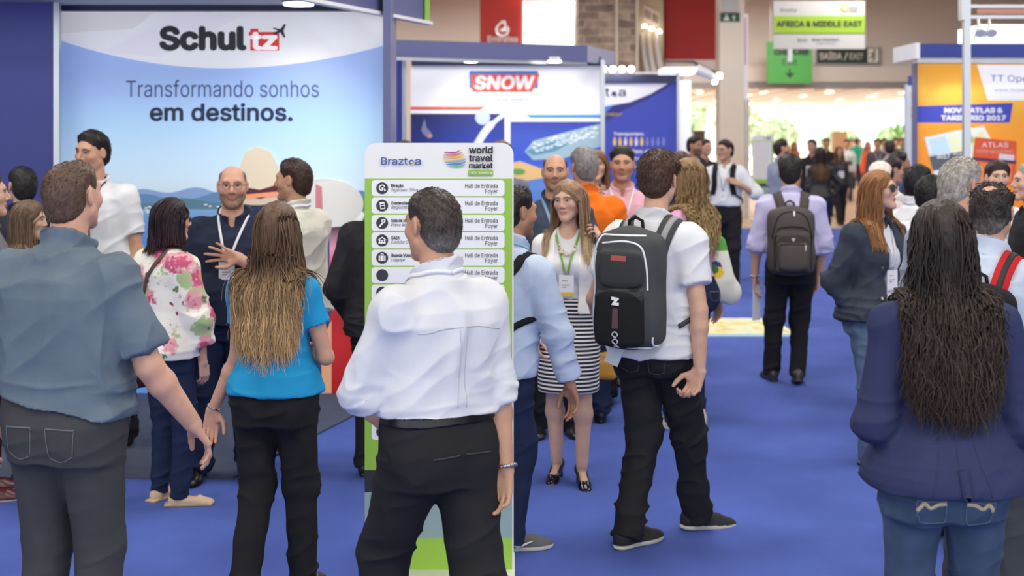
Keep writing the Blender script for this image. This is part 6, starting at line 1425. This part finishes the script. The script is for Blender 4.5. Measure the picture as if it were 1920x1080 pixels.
# balding man with backpack, right
p = Person(1852, 462, 346, 34, girth=1.08, head=(30, -10, 0), skin='tan', neckfwd=0.040, armR=(a(30, 120, 0), a(10, 100, 40)), armL=(a(-30, 120, 0), a(10, 100, 60))).start('person with thinning dark curls in a pale blue shirt wearing a red-strapped backpack')
p.pants('trousers', [cloth('grey_trousers', (62, 66, 72)), thread], waist=.12, ease=.014, ankle=.075); p.top('shirt', cloth('ice_blue_shirt', (196, 208, 226), bump=.08), sleeve=1.85, hem=.06, ease=.022, loose=.6, sease=.026, collar='shirt', amp=.018)
p.make_body(); p.hair_short((46, 40, 38), thick=.013, bald='crown', fuzz=3600, flen=.016, messy=1.6, grey=((120, 116, 112), -.03)); p.shoes(shoe_m, col=(60, 40, 30)); p.glasses((40, 40, 42))
k = Pack(p, 'black backpack with red shoulder straps on the pale blue shirt', pk_b, .30, .46, .16, .22); k.pocket(0, -.08, .22, .22, .02, pk_b); k.body(); k.straps(cloth('strap_red', (196, 40, 46)), .07, (30, 30, 32), th=.012); k.handle(pk_b)
k.patch([(-.02, .10), (.02, .10), (.015, .07), (-.015, .07)], wp, 'emblem', off=.005)
# grey-haired man with glasses
p = Person(1790, 398, 300, 52, girth=1.1, head=(62, -6, 0), skin='pink', neckfwd=0.032).start('grey-haired bespectacled person between the auburn hair and the thinning curls')
p.pants('trousers', [BLACK, thread]); p.top('shirt', cloth('grey_check_shirt', (150, 156, 170)), sleeve=1.9, hem=.05, ease=.02, amp=.015); p.make_body(brow=(150, 146, 140)); p.hair_short((176, 170, 162), thick=.014, fuzz=4200, flen=.018, top=.8, messy=.5, line=(.070, .070, -.05, -.085)); p.glasses((30, 30, 32), wire=.0018); p.shoes(shoe_m)
# ================================================================ middle distance
p = Person(205, 305, 248, 196, zf=.012, h=1.92, head=(204, -6, -4), skin='tan', lean=(-.09, 0), armL=(a(26, 104, -8), a(-2, 90, -34)), armR=(a(-30, 104, -8), a(4, 90, -30))).start('tall person in a white polo shirt before the sea picture')
p.pants('trousers', [BLACK, thread]); p.top('polo_shirt', WHITE, sleeve=.72, hem=-.02, ease=.02, loose=.6, sease=.026, collar='shirt', amp=.015)
p.make_body(); p.hair_short((38, 32, 30), thick=.014, fuzz=1800, top=.8, line=(.076, .084, -.05, -.075)); p.lanyard((34, 34, 38), True, w=.008, drop=.30); p.shoes(shoe_m)
q = torso_fr(p); m = MB(); band(m, p.topS, [q.pt(.05, .2, .36), q.pt(.10, .2, .355), q.pt(.135, .2, .35)], .016, .002, 12, .001, 0, lin((150, 60, 66))); m.build('chest_lettering_strip', [thread], p.root)
paper(p, p.base*0+V(.13, -.20, 1.10), .10, .14, (-.2, -1, .3), (.2, 0, 1), 'white sheet in the hand of the white polo person', 'sheet')
p = Person(42, 298, 314, -24, head=(-38, 0, 0), skin='light', h=1.71).start('dark-haired person in a dark jacket before the blue wall, seen from behind')
p.pants('trousers', [BLACK, thread]); p.top('jacket', cloth('dark_jacket', (44, 46, 54)), sleeve=1.95, hem=-.08, ease=.028, sease=.03, amp=.014); p.make_body(); p.hair_short((34, 32, 32), thick=.012, fuzz=1800, flen=.012); p.glasses((150, 150, 156)); p.shoes(shoe_m)
p = Person(46, 332, 376, 70, 'f', head=(82, -6, 0), skin='pale').start('person with straight brown highlighted hair and a green top, in profile')
p.pants('trousers', [BLACK, thread], slim=.5); p.top('cardigan', cloth('green_knit', (110, 190, 60)), sleeve=1.8, hem=-.05, ease=.02, collar=None, amp=.01); p.make_body(brow=(100, 76, 60)); p.hair_long((110, 88, 72), (150, 128, 106), tipz=-.27, n=1300, wave=.002, vol=.018, r=.0034, front=.0, side=.5, tipstart=0.); p.shoes(shoe_m, style='flat')
p = Person(-34, 356, 322, 64, girth=1.05, skin='light', armR=(a(26, 112, -4), a(40, 74, 30)), armL=(a(-10, 100, 20), a(50, 60, 40))).start('person in a grey jacket and maroon trousers cut by the left edge')
p.pants('trousers', [cloth('maroon_trousers', (58, 26, 38)), thread], slim=.4); p.top('jacket', cloth('grey_blazer', (118, 116, 124)), sleeve=1.95, hem=-.10, ease=.026, collar='shirt', amp=.014); p.make_body(); p.hair_short((70, 56, 46)); p.shoes(shoe_m, col=(84, 26, 40), sole=(200, 190, 180))
paper(p, p.sho['R']['W']+V(.04, -.03, -.10), .10, .24, (-.5, -1, .1), (.1, 0, 1), 'white papers held at the left edge of the picture', 'papers')
p = Person(718, 334, 320, 10, skin='tan', armL=(a(-30, 92, -12), a(30, 80, 60)), armR=(a(40, 90, -10), a(-30, 80, 60))).start('person in a black jacket mostly hidden behind the direction board')
p.pants('trousers', [BLACK, thread]); p.top('jacket', cloth('black_jacket', (40, 40, 44)), sleeve=1.95, hem=-.08, ease=.026, sease=.03, amp=.016); p.make_body(); p.hair_short((50, 40, 36)); p.shoes(shoe_m)
for px, sc, tp, hc, lab in ((759, 190, 254, (64, 56, 52), 'dark-haired person whose crown shows above the left top of the board'), (940, 205, 256, (120, 96, 76), 'brown-haired person whose crown shows above the right top of the board')):
    p = Person(px, sc, tp, 175, skin='light', h=1.86).start(lab); p.pants('trousers', [BLACK, thread]); p.top('shirt', cloth('mid_grey', (120, 124, 134)), sleeve=1.9, hem=-.02); p.make_body(); p.hair_short(hc); p.shoes(shoe_m)
# orange shirt, grey hair
p = Person(1096, 281, 278, -8, girth=1.12, head=(-20, 0, 0), skin='pink', armR=(a(34, 80, 0), a(-10, 90, 40)), armL=(a(-34, 80, 0), a(10, 90, 40))).start('grey-haired person in an orange polo shirt and dark jeans seen from behind')
p.pants('jeans', [NAVYJ, thread], ease=.016); p.top('polo_shirt', cloth('orange_pique', (238, 116, 30)), sleeve=.75, hem=-.02, ease=.02, loose=.8, sease=.024, collar='shirt', amp=.014); p.make_body(); p.hair_short((136, 132, 130), thick=.014, fuzz=1800, messy=.8); p.shoes(shoe_m, col=(20, 20, 22))
# bald man facing
p = Person(1040, 292, 287, 176, girth=1.12, belly=.03, head=(182, 0, 0), skin='tan', armR=(a(-30, 90, -10), a(50, 10, -60)), armL=(a(34, 90, 0), a(-30, 60, -40))).start('bald person with dark brows facing the aisle beside the orange shirt')
p.pants('trousers', [BLACK, thread]); p.top('shirt', cloth('dark_blue_grey', (60, 72, 88)), sleeve=1.6, hem=-.02, ease=.02); p.make_body(brow=(44, 34, 30), beard=((90, 70, 60), .5)); p.hair_short((74, 60, 52), thick=.006, bald='top', fuzz=700, flen=.007); p.shoes(shoe_m); p.lanyard((120, 150, 180), w=.02)
p = Person(1116, 242, 277, 168, 'f', h=1.80, head=(186, 0, 0), skin='pale').start('person with light brown shoulder-length hair in pale grey beside the pink shirt')
p.pants('trousers', [BLACK, thread]); p.top('blouse', cloth('pale_grey_blouse', (206, 204, 208)), sleeve=1.8, hem=-.02, collar='shirt'); p.make_body(brow=(110, 80, 60)); p.hair_long((126, 92, 64), (170, 132, 96), tipz=-.26, n=800, r=.004, vol=.022, side=.7); p.shoes(shoe_m)
p = Person(1166, 262, 274, 182, h=1.83, head=(186, -2, 0), skin='tan', armR=(a(-26, 70, -30), a(22, -84, 6), (.9, .2, 0), a(8, -60, 4)), armL=(a(34, 100, 0), a(-4, 90, -20)), handR=dict(curl=(.6, .65, .7, .8))).start('person in a pink shirt holding a phone to the ear')
p.pants('trousers', [BLACK, thread]); p.top('shirt', cloth('pink_shirt', (226, 176, 190)), sleeve=1.75, hem=.05, ease=.024, loose=.6, sease=.03, collar='shirt', amp=.016); p.make_body(beard=((90, 70, 60), .3)); p.hair_short((40, 32, 30), thick=.014, fuzz=1200); p.lanyard((228, 228, 234), True, drop=.30); p.shoes(shoe_m); phone(p, 'R', 'dark phone at the ear of the person in pink')
# pink top, curly blonde hair, tote
p = Person(1296, 287, 297, -44, 'f', head=(-62, 0, 0), skin='pale', girth=1.02, armR=(a(22, 100, -4), a(6, 90, 20)), armL=(a(-22, 90, 0), a(-20, 60, 60)), footR=(.09, .02, 8, 0, 0), footL=(-.12, .06, -10, 0, 0)).start('person with long wavy blond hair in a pink top and navy jeans')
p.pants('jeans', [NAVYJ, thread], waist=.11, slim=.9, ease=.006, extra=pockets(p, (120, 112, 100), cz=.02, w=.055, h=.11, cx=.075)); p.top('pink_top', cloth('pink_jersey', (226, 164, 204)), sleeve=1.2, hem=.08, ease=.009, loose=.1, sease=.012, collar='crew', amp=.012); p.make_body(brow=(130, 100, 70)); p.shoes(trainer_m, style='trainer', col=(214, 204, 184), sole=(220, 214, 200), name='trainer')
p.hair_long((140, 112, 78), (206, 176, 120), tipz=-.46, n=1700, wave=.020, wl=.11, vol=.034, r=.0036, jag=.14, flare=.10, tipstart=.2, side=.5)
e = carried('tote_bag', p, 'cream tote bag with green strap hanging from the pink top shoulder', 'bag'); c = V(.21, .05, 1.02); m = MB(); P_ = []
q = spline([(-.10, 0, .19), (-.13, -.0, .05), (-.16, 0, -.12), (-.14, 0, -.21), (.0, 0, -.225), (.13, 0, -.20), (.15, 0, -.12), (.10, 0, .05), (.06, 0, .19)], 30)
S = Solid(); S.add(cap(c+V(-.02, 0, .18), c+V(0, 0, -.05), .050, .10), .04); S.add(cap(c+V(-.06, 0, -.12), c+V(.08, 0, -.14), .075, .085), .05)
P_, F_ = S.mesh(.008); ang = math.radians(40); P_ = P_-c; P_[:, 1] *= .45; P_ = np.stack([P_[:, 0]*math.cos(ang)-P_[:, 1]*math.sin(ang)*1, P_[:, 0]*math.sin(ang)*.3+P_[:, 1], P_[:, 2]], 1)+c; cc = np.tile(np.array(lin((228, 226, 212))), (len(P_), 1)); L_ = P_-c
for (x, z), r_, co in (((-.045, .03), .038, (40, 72, 130)), ((-.035, -.005), .040, (236, 200, 50)), ((-.06, .015), .030, (60, 130, 80))): cc[(L_[:, 0]-x)**2+(L_[:, 2]-z)**2 < r_**2] = lin(co)
cc[L_[:, 2] > .135] = lin((92, 160, 70)); MB().raw(P_, F_, 0, cc).build('sack', [mat('canvas', attr=True, rough=.85, bump=.2)], e); m = MB(); m.tube(spline([c+V(-.03, -.02, .20), c+V(-.07, -.06, .33), p.sho['R']['S']+V(.03, -.02, .065), c+V(-.05, .04, .33), c+V(.0, .01, .20)], 16), .008, 6); m.build('strap', [mat('tote_green', (92, 160, 70))], e)
p = Person(1257, 244, 286, -30, 'f', h=1.79, skin='light').start('dark-haired person mostly hidden behind the backpack wearer'); p.pants('trousers', [BLACK, thread]); p.top('cardigan', cloth('grey_knit', (130, 128, 130)), sleeve=1.9, hem=-.1); p.make_body(); p.hair_long((46, 34, 32), tipz=-.25, n=700, r=.004, vol=.03); p.shoes(shoe_m)
p = Person(1279, 215, 283, -20, 'f', h=1.78, skin='light').start('reddish-brown-haired person half hidden above the curly blond hair'); p.pants('trousers', [BLACK, thread]); p.top('shirt', WHITE, sleeve=1.9, hem=-.05); p.make_body(); p.hair_long((84, 54, 44), tipz=-.2, n=600, r=.004); p.shoes(shoe_m)
e = carried('handbag', p, 'mustard handbag half hidden behind the backpack wearer', 'bag'); pb = place(1131, 684, 281)-p.base; S = Solid().add(rbox(pb, (.085, .05, .095), .03), 0).add(rbox(pb+V(0, 0, -.02), (.09, .06, .07), .04), .02); solid_obj(S, .008, 'body', mat('mustard_leather', (206, 150, 52), rough=.4), e); m = MB(); m.tube(spline([pb+V(-.05, 0, .08), pb+V(-.03, 0, .2), pb+V(.03, 0, .2), pb+V(.05, 0, .08)], 12), .007, 6); m.build('handle', [mat('mustard_leather')], e)
e.location = V(*e.location)
# lilac shirt with grey backpack
p = Person(1482, 243, 293, 6, girth=1.0, head=(12, -4, 0), skin='light', armL=(a(-22, 72, 0), a(-2, 66, 10)), armR=(a(18, 72, 0), a(-6, 66, 14)), footL=(-.13, .12, -14, 0, 0), footR=(.05, -.05, 6, .02, 14)).start('dark-haired person in a lilac shirt and black trousers wearing a backpack')
p.pants('trousers', [BLACK, thread], slim=.6, ease=.010); p.top('shirt', cloth('lilac_shirt', (200, 196, 232), bump=.08), sleeve=1.15, hem=.112, ease=.026, loose=.6, sease=.036, collar='shirt', amp=.022, cuff=.05, blouse=.012); p.make_body(); p.hair_short((36, 30, 29), thick=.018, fuzz=1600, flen=.016, top=.9); p.shoes(shoe_m, col=(52, 46, 44), sole=(90, 80, 70)); p.bracelet('L', (170, 172, 176), r=.033, w=.012, name='wristwatch')
g1_ = cloth('pack_taupe', (84, 78, 76), bump=.3); g2_ = cloth('pack_taupe_dark', (66, 61, 60), bump=.3)
k = Pack(p, 'taupe grey backpack with rounded pocket on the lilac shirt', g1_, .34, .50, .22, .22, -.02); k.pocket(.0, -.08, .27, .30, .03, g2_, 'front_pocket'); k.pocket(0, -.11, .22, .20, .022, g1_, 'lower_pocket'); k.body(); k.handle(g2_); k.straps(g1_, .07); k.pipe([(-.13, -.2), (-.13, .02), (-.08, .10), (.08, .10), (.13, .02), (.13, -.2)], .004, pk_b, 'zip'); k.pipe([(-.10, -.02), (0, -.015), (.10, -.02)], .004, pk_b, 'zip'); k.pipe([(-.15, .02), (-.10, .18), (0, .22), (.10, .18), (.15, .02)], .004, pk_b, 'zip')
k.patch([(-.012, .03), (.012, .03), (.009, .012), (0, .005), (-.009, .012)], mat('emblem_silver', (190, 190, 194), rough=.3), 'emblem', off=.006); k.patch([(-.09, -.02), (-.082, -.02), (-.084, -.06), (-.088, -.06)], wp, 'zip_pull', off=.008); k.patch([(-.02, .235), (-.008, .235), (-.010, .19), (-.018, .19)], wp, 'zip_pull', off=.008)
paper(p, p.sho['L']['hand'](.10, .0, .02)+V(0, 0, -.10), .10, .27, (.7, -.7, 0), (0.05, 0, 1), 'white leaflet in the left hand of the lilac shirt wearer', 'leaflet')
# white shirt man with straps
p = Person(1360, 150, 262, 200, head=(232, -4, 0), skin='tan', h=1.87, armL=(a(30, 40, -10), a(-42, -22, -16)), armR=(a(-22, 50, -10), a(10, 30, -36))).start('person in a white shirt and black trousers with one hand on a backpack strap')
p.pants('trousers', [BLACK, thread], ease=.012); p.top('shirt', WHITE, sleeve=1.2, hem=.08, ease=.026, loose=.6, sease=.034, collar='shirt', amp=.016, blouse=.012); p.make_body(); p.hair_short((44, 36, 33), fuzz=0); p.glasses((120, 120, 124), wire=.002); p.lanyard((150, 154, 160), True, w=.008, drop=.30, badgecol=(240, 240, 244)); p.shoes(shoe_m)
k = Pack(p, 'black backpack on the white shirt wearer far down the aisle', pk_b, .30, .44, .14, .25); k.pocket(0, -.06, .2, .2, .02, pk_b); k.body(); k.straps(pk_b, .065)
paper(p, p.sho['R']['hand'](.10, 0, .03), .16, .05, (0, -1, .5), (0.1, 0, 1), 'yellow leaflet in the hand of the white shirt wearer', 'leaflet', col=(214, 190, 60))
p = Person(1299, 138, 252, 118, h=1.92, head=(132, -4, 0), skin='olive').start('bearded person in a white shirt beside the deep blue stand'); p.pants('trousers', [BLACK, thread]); p.top('shirt', WHITE, sleeve=1.8, hem=-.03); p.make_body(beard=((50, 38, 34), .7)); p.hair_short((40, 32, 30), fuzz=0); p.shoes(shoe_m)
p = Person(1463, 137, 258, 78, h=1.88, head=(92, 0, 0), skin='tan', armR=(a(2, 56, -10), a(30, 40, 0))).start('bearded person in a grey-blue shirt standing before the distant board'); p.pants('trousers', [CHAR, thread]); p.top('shirt', cloth('dusk_shirt', (146, 152, 176)), sleeve=.8, hem=-.03, ease=.02, loose=.7, sease=.03); p.make_body(beard=((60, 42, 36), .8)); p.hair_short((44, 34, 30), fuzz=0); p.shoes(shoe_m)
p = Person(1538, 113, 276, 6, 'f', h=1.75, skin='tan', armR=(a(34, 40, -6), a(-26, 40, 6))).start('person with long dark hair in a black leather jacket, hand on hip'); p.pants('jeans', [NAVYJ, thread], slim=.8); p.top('leather_jacket', mat('black_leather', (34, 33, 36), rough=.42), sleeve=1.95, hem=.03, ease=.02, sease=.02, amp=.012, collar=None); p.make_body(face=False); p.hair_long((44, 34, 30), (120, 92, 62), tipz=-.40, n=900, r=.006, tipstart=.3, vol=.02, flare=.04); p.shoes(shoe_m)
# right-hand group
for px, sc, tp, yw, hd, hc, lab in ((1716, 268, 312, 50, 62, (24, 22, 24), 'black-haired person in a white shirt behind the auburn-haired one'), (1738, 292, 331, 48, 56, (28, 25, 27), 'second black-haired person in white, lower, by the grey head')):
    p = Person(px, sc, tp, yw, head=(hd, -4, 0), skin='tan', neckfwd=0.024).start(lab); p.pants('trousers', [BLACK, thread]); p.top('shirt', WHITE, sleeve=1.9, hem=-.02, ease=.022, amp=.014); p.make_body(); p.hair_short(hc, thick=.015, fuzz=1600); p.lanyard((190, 200, 222), back_only=True); p.shoes(shoe_m)
p = Person(1868, 262, 303, 184, 'f', h=1.725, head=(186, 0, 0), skin='pale').start('dark-haired person in white facing forward before the orange stand'); p.pants('trousers', [BLACK, thread]); p.top('blouse', WHITE, sleeve=1.6, hem=-.02, collar='shirt'); p.make_body(brow=(60, 40, 36), lips=(190, 90, 90), iris=(60, 60, 60)); p.hair_short((44, 32, 30), thick=.014, fuzz=600, top=.8, line=(.080, .062, .0, -.075)); p.lanyard((80, 60, 130), True, foot=(130, 90, 170)); p.shoes(shoe_m)
p = Person(1938, 292, 307, -84, head=(-88, 0, 0), skin='light').start('grey-haired person in a black suit at the right edge facing left'); p.pants('trousers', [BLACK, thread]); p.top('suit_jacket', cloth('black_suit', (36, 36, 40)), sleeve=1.95, hem=-.12, ease=.028, sease=.03, amp=.012); p.make_body(brow=(110, 104, 100)); p.hair_short((158, 154, 150), thick=.012, fuzz=800); p.shoes(shoe_m)
p = Person(1682, 182, 284, 84, h=1.755, head=(92, -4, 0), skin='olive').start('short-bearded person in a navy suit near the orange stand edge'); p.pants('trousers', [NAVYJ, thread]); p.top('suit_jacket', cloth('navy_suit', (58, 66, 98)), sleeve=1.95, hem=-.1, ease=.026, collar='shirt'); p.make_body(beard=((50, 38, 34), .6)); p.hair_short((40, 32, 30), fuzz=0); p.shoes(shoe_m)
p = Person(1670, 198, 297, 74, 'f', head=(84, -4, 0), skin='tan').start('person with dark tied-back hair in profile by the auburn hair'); p.pants('trousers', [BLACK, thread]); p.top('blouse', cloth('cream_blouse', (226, 220, 212)), sleeve=1.8, hem=-.03); p.make_body(); p.hair_short((40, 30, 30), thick=.016, fuzz=0, line=(.080, .060, .0, -.075)); p.shoes(shoe_m)
p = Person(1650, 225, 307, 20, 'f', skin='pale').start('white-haired person just behind the auburn-haired one'); p.pants('trousers', [BLACK, thread]); p.top('jacket', cloth('soft_pink', (222, 206, 206)), sleeve=1.9, hem=-.05); p.make_body(face=False); p.hair_short((232, 222, 216), thick=.022, fuzz=700); p.shoes(shoe_m)
# far down the hall
def far(px, sc, tp, yw, sex, lab, tc, bc, hc, long=None, skin='tan', h=None, tops='shirt', sleeve=1.9, **kw):
    h = h or min(1.9 if sex == 'm' else 1.78, CAM_H-(tp-HOR)/sc)
    p = Person(px, sc, tp, yw, sex, h=h, skin=skin, **kw).start(lab); p.pants('trousers', [cloth('cloth_%d_%d_%d' % bc, bc)]); p.top(tops, cloth('cloth_%d_%d_%d' % tc, tc), sleeve=sleeve, hem=-.03, ease=.02, amp=.008); p.make_body()
    if long: p.hair_long(hc, tipz=-long, n=350, r=.008, vol=.02)
    else: p.hair_short(hc, fuzz=0)
    p.shoes(shoe_m); return p
far(1396, 75, 262, -70, 'f', 'person in a long dark coat by the white column', (40, 40, 46), (36, 36, 40), (40, 30, 28), .25, tops='coat')
far(1367, 62, 259, 20, 'f', 'distant person in dusty pink left of the white column', (196, 140, 140), (90, 96, 140), (110, 70, 54), .2)
far(1321, 118, 262, 150, 'm', 'dark-clad person behind the bearded white shirt wearer', (50, 46, 52), (40, 40, 44), (40, 32, 30))
p = far(1523, 98, 262, 208, 'm', 'person in a black T-shirt with a pale print, far down the aisle', (40, 40, 42), (46, 48, 56), (44, 34, 30), sleeve=.7, tops='t_shirt')
q = torso_fr(p); m = MB(); band(m, p.topS, [q.pt(0, .3, .40), q.pt(0, .3, .30), q.pt(0, .3, .20)], .16, .004, 10, .004, 0, lin((206, 204, 200))); m.build('shirt_print', [thread], p.root)
far(1549, 76, 254, 185, 'm', 'person in a dark suit with peach shirt standing far back', (44, 42, 46), (40, 40, 44), (70, 44, 34), tops='suit_jacket')
p = far(1573, 85, 272, 176, 'f', 'person in black with a round badge carrying a pale bag', (56, 56, 62), (40, 40, 44), (120, 70, 48), .3, footR=(.05, .2, 0, 0, 0), footL=(-.12, -.2, 0, 0, 20))
p.lanyard((90, 90, 96), True, drop=.26, size=(.13, .15))
e = carried('tote_bag', p, 'pale tote bag with a dark emblem carried far down the aisle', 'bag'); c = place(1593, 306, 84)-p.base; S = Solid().add(rbox(c, (.15, .03, .20), .03), 0); solid_obj(S, .015, 'sack', mat('canvas_pale', (226, 224, 214)), e); MB().box(tuple(c+V(-.05, -.036, -.04)), tuple(c+V(.05, -.030, .05)), 0, lin((110, 100, 90))).build('emblem', [thread], e); m = MB(); m.tube(spline([c+V(-.08, 0, .19), p.sho['L']['S']+V(-.01, -.04, .05), p.sho['L']['S']+V(.02, .04, .05), c+V(.08, 0, .19)], 12), .012, 6); m.build('strap', [mat('canvas_pale')], e)
far(1587, 62, 262, 190, 'm', 'distant person in white left of the turquoise shirt', (226, 226, 230), (70, 70, 80), (50, 40, 36))
far(1606, 50, 257, 4, 'm', 'person in a turquoise shirt seen from behind, far down the aisle', (44, 160, 140), (46, 50, 60), (60, 44, 38), sleeve=.8, tops='polo_shirt')
p = far(1627, 52, 263, 176, 'f', 'distant person in orange right of the turquoise shirt', (206, 120, 80), (60, 60, 70), (110, 64, 40), .2)
e = carried('red_backpack', p, 'bright red-orange bag beside the turquoise shirt wearer', 'bag'); c = place(1625, 306, 52)-p.base; S = Solid().add(ell(c, V(.22, .14, .46)), 0).add(ell(c+V(0, 0, -.15), V(.24, .16, .34)), .05); solid_obj(S, .02, 'sack', mat('bag_red', (226, 84, 50), rough=.5), e); m = MB(); m.tube(spline([c+V(-.1, 0, .4), c+V(-.05, -.02, .62), c+V(.05, -.02, .62), c+V(.1, 0, .4)], 8), .02, 6); m.build('handle', [mat('bag_red')], e)
p = far(1645, 76, 260, 188, 'm', 'person in a grey suit with a badge at the far right of the aisle', (84, 86, 100), (50, 52, 60), (44, 36, 34), tops='suit_jacket'); p.lanyard((220, 190, 190), True, drop=.3)
far(1668, 110, 264, 8, 'm', 'balding person in a beige-grey jacket seen from behind', (176, 172, 164), (70, 70, 76), (50, 42, 38), tops='jacket')
far(1657, 62, 257, 150, 'm', 'distant person in pale grey beyond the beige jacket', (170, 164, 166), (60, 60, 70), (50, 44, 42))
far(1692, 60, 256, 200, 'm', 'distant person in a green shirt by the potted palm', (60, 140, 110), (60, 60, 70), (50, 44, 42))
far(1679, 66, 258, 170, 'm', 'distant person in dark clothes left of the green shirt', (60, 62, 74), (50, 50, 60), (40, 34, 32))
far(1489, 55, 261, 170, 'f', 'distant person in orange beside the grey-blue shirt', (206, 130, 90), (196, 120, 84), (120, 70, 44), .25, tops='dress')
far(1597, 46, 262, 180, 'm', 'distant person between the white and turquoise shirts', (200, 150, 120), (80, 80, 90), (70, 50, 44))
far(1612, 42, 261, 200, 'm', 'smallest distant person just right of the turquoise shirt', (190, 140, 120), (80, 80, 90), (90, 60, 48))
far(1705, 72, 268, 190, 'f', 'distant dark-haired person against the pale panel edge', (90, 80, 84), (50, 50, 60), (44, 36, 34), .2)
